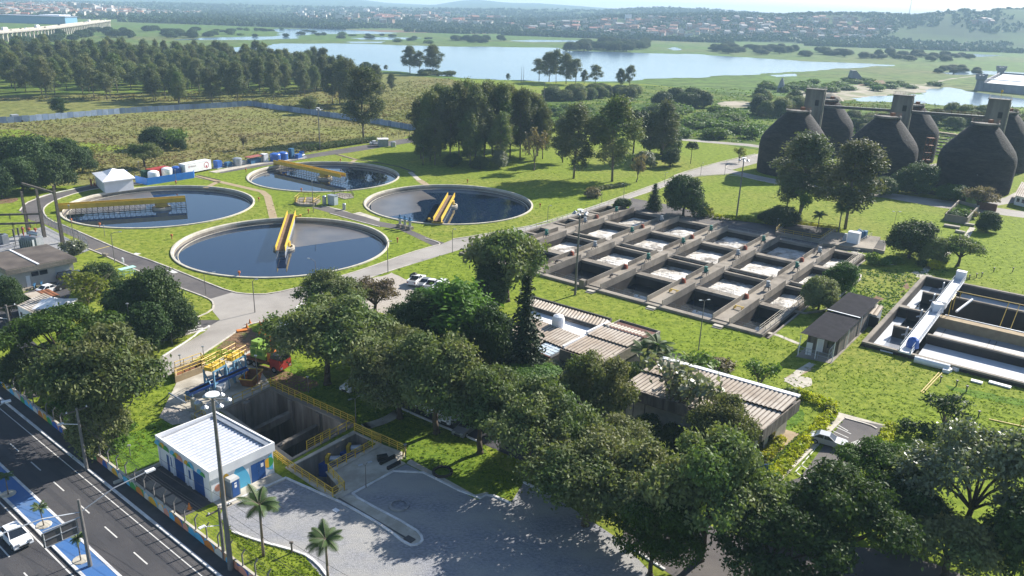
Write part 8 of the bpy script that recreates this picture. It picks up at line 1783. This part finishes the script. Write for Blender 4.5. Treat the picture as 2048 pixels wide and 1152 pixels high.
def town(poly,n,seed,sc):
    r=random.Random(seed); us=[a for a,b in poly]; vs_=[b for a,b in poly]; mb=MB(); c=0; t=0
    while c<n and t<n*30:
        t+=1; u,v=r.uniform(min(us),max(us)),r.uniform(min(vs_),max(vs_))
        if not inside((u,v),poly): continue
        p=hit(u,v)
        if p is None: continue
        a=r.uniform(-.5,.5); h_=r.uniform(4,8)*sc; w_,d_=r.uniform(7,13)*sc,r.uniform(7,12)*sc; mb.box((p[0],p[1],p[2]+h_/2-1),(w_,d_,h_+2),a,r.choice([0,0,0,1])); mb.box((p[0],p[1],p[2]+h_+.2),(w_*1.08,d_*1.08,.8),a,r.choice([2,3,3])); c+=1
    o=mb.build('town_houses',[M['housew'],M['housed'],M['roofr'],M['roofg']]); o['kind']='stuff'
town([(-10,9),(60,4),(150,8),(230,13),(300,22),(410,24),(400,30),(285,31),(120,31),(0,33)],520,41,1.15)
town([(1000,50),(1150,44),(1290,34),(1420,34),(1540,36),(1640,34),(1760,36),(1790,60),(1740,80),(1560,78),(1400,75),(1250,73),(1050,66)],420,42,1.0)
town([(560,22),(760,16),(920,24),(1010,36),(980,54),(760,46),(600,40)],160,43,1.4)
for k in range(14):
    u=hr.uniform(142,222); v=itp([(140,20),(225,25)],u); block('apartment_block',u,v,hr.uniform(11,16),12,hr.uniform(13,22),hr.uniform(-.2,.2),hr.choice(['path','housew','housew']),'roofg','pale apartment tower on the skyline of the far hillside town','apartment block','apartment towers of the hillside town')
block('long_shed',1712,75,60,16,5,.1,'wht','wht','long white roofed shed at the foot of the wooded slope','shed'); block('long_shed',1236,66,34,14,5,.05,'grey','steel','grey roofed shed among the houses beyond the lake','shed'); block('white_church',1256,40,12,18,14,.3,'wht','wht','white block standing out among the houses beyond the lake','building')
p=hit(1817,34); 
if p: 
    t=thing('lattice_mast','thin red and white lattice mast on the far ridge','mast',p); mb=MB(); h=62; 
    for a in (0,2.1,4.2): mb.tube((p[0]+2*math.cos(a),p[1]+2*math.sin(a),p[2]-2),(p[0]+.4*math.cos(a),p[1]+.4*math.sin(a),p[2]+h),.35,.25,4)
    mb.build('mast_leg',M['grey'],t); mb=MB(); mb.box((p[0],p[1],p[2]+h-9),(2.5,2.5,4)); mb.build('antenna',M['wht'],t)
mb=MB(); ribbon(mb,[hit(1470,75)[:2],hit(1464,70)[:2],hit(1459,65)[:2]],14,0); mb=MB()
q=[hit(1472,76),hit(1466,71),hit(1460,66)]
if all(q):
    for a,b in zip(q[:-1],q[1:]): mb.beam((a[0],a[1],a[2]+.4),(b[0],b[1],b[2]+.4),14,.5)
    struct('hill_road',mb,M['sand'])
# castle-like walls at the pond
ct_=thing('castle_walls','grey castle-like compound with two flared towers beside the pond','castle',G(1975,184))
cw=[G(1957,181)[:2],G(2120,196)[:2],G(2120,168)[:2],G(1998,158)[:2]]; mb=MB(); band(mb,cw,1.2,0,6.5,closed=True); M['castle']=mat('castle_grey',(.22,.22,.24),(.13,.13,.15),scale=.12,c3=(.3,.31,.34),scale3=.05,stretch=(1,1,.2)); mb.build('curtain_wall',M['castle'],ct_)
for (u,v),h,r in [((1957,181),12.5,3.6),((1998,158),12,3.9)]:
    p=G(u,v); tw=MB().lathe([(r*.95,0),(r*.8,h*.35),(r*.8,h*.62),(r*1.15,h*.74),(r*1.2,h*.95)],16,p,capt=True).build('flared_tower',M['castle'],ct_); mb=MB()
    for k in range(9): a=k*2*math.pi/9; mb.box((p[0]+r*1.1*math.cos(a),p[1]+r*1.1*math.sin(a),h),(1.1,1.1,1.2),a)
    mb.build('battlement',M['castle'],tw)
mb=MB(); mb.prism([lerp(p,(sum(c[0] for c in cw)/4,sum(c[1] for c in cw)/4),.12) for p in cw],3.0,5.6); mb.build('hall_roof',M['grey'],ct_); mb=MB(); band(mb,[lerp(cw[0],cw[3],.35),lerp(cw[1],cw[2],.35)],3,5.6,6.2); mb.build('white_roof_strip',M['wht'],ct_)
p=G(1715,163); mb=MB(); mb.add([(p[0]-6,p[1],0),(p[0]+7,p[1],0),(p[0]+7,p[1]+9,0),(p[0]-6,p[1]+9,0),(p[0]-5,p[1]+1,9),(p[0]-2,p[1]+1,9),(p[0]-2,p[1]+8,9),(p[0]-5,p[1]+8,9)],[(0,1,5,4),(1,2,6,5),(2,3,7,6),(3,0,4,7),(4,5,6,7)]); solo('quarry_hopper',mb,M['castle'],'dark slanted hopper on the quarry plain','hopper',None,p)
p=G(1561,184); mb=MB(); mb.lathe([(3,0),(2.2,5),(1.2,8),(.3,10)],10,p,capt=True); solo('pointed_structure',mb,M['castle'],'small grey pointed tower among bushes near the quarry','tower',None,p)
mb=MB(); p=G(1660,200); r1=random.Random(2); mb.lathe([(9,0),(6,2.5),(2,4.2),(.2,4.6)],14,p); solo('rubble_heap',mb,M['sand'],'pale rubble heap on the quarry ground behind the first stair tower','rubble heap',None,p)
# drifting smoke column over the far town is too faint to build; the air itself:
mb=MB(); mb.box((0,5850,92),(18600,12500,210)); hz=mb.build('haze',[]) ; hz['kind']='stuff'
hm=bpy.data.materials.new('haze_air'); hm.use_nodes=True; n_=hm.node_tree.nodes; n_.remove(n_['Principled BSDF']); pv=n_.new('ShaderNodeVolumePrincipled'); pv.inputs['Color'].default_value=(.54,.76,1,1); pv.inputs['Density'].default_value=.00016; pv.inputs['Anisotropy'].default_value=0.0
hm.node_tree.links.new(pv.outputs[0],n_['Material Output'].inputs['Volume']); hz.data.materials.append(hm)
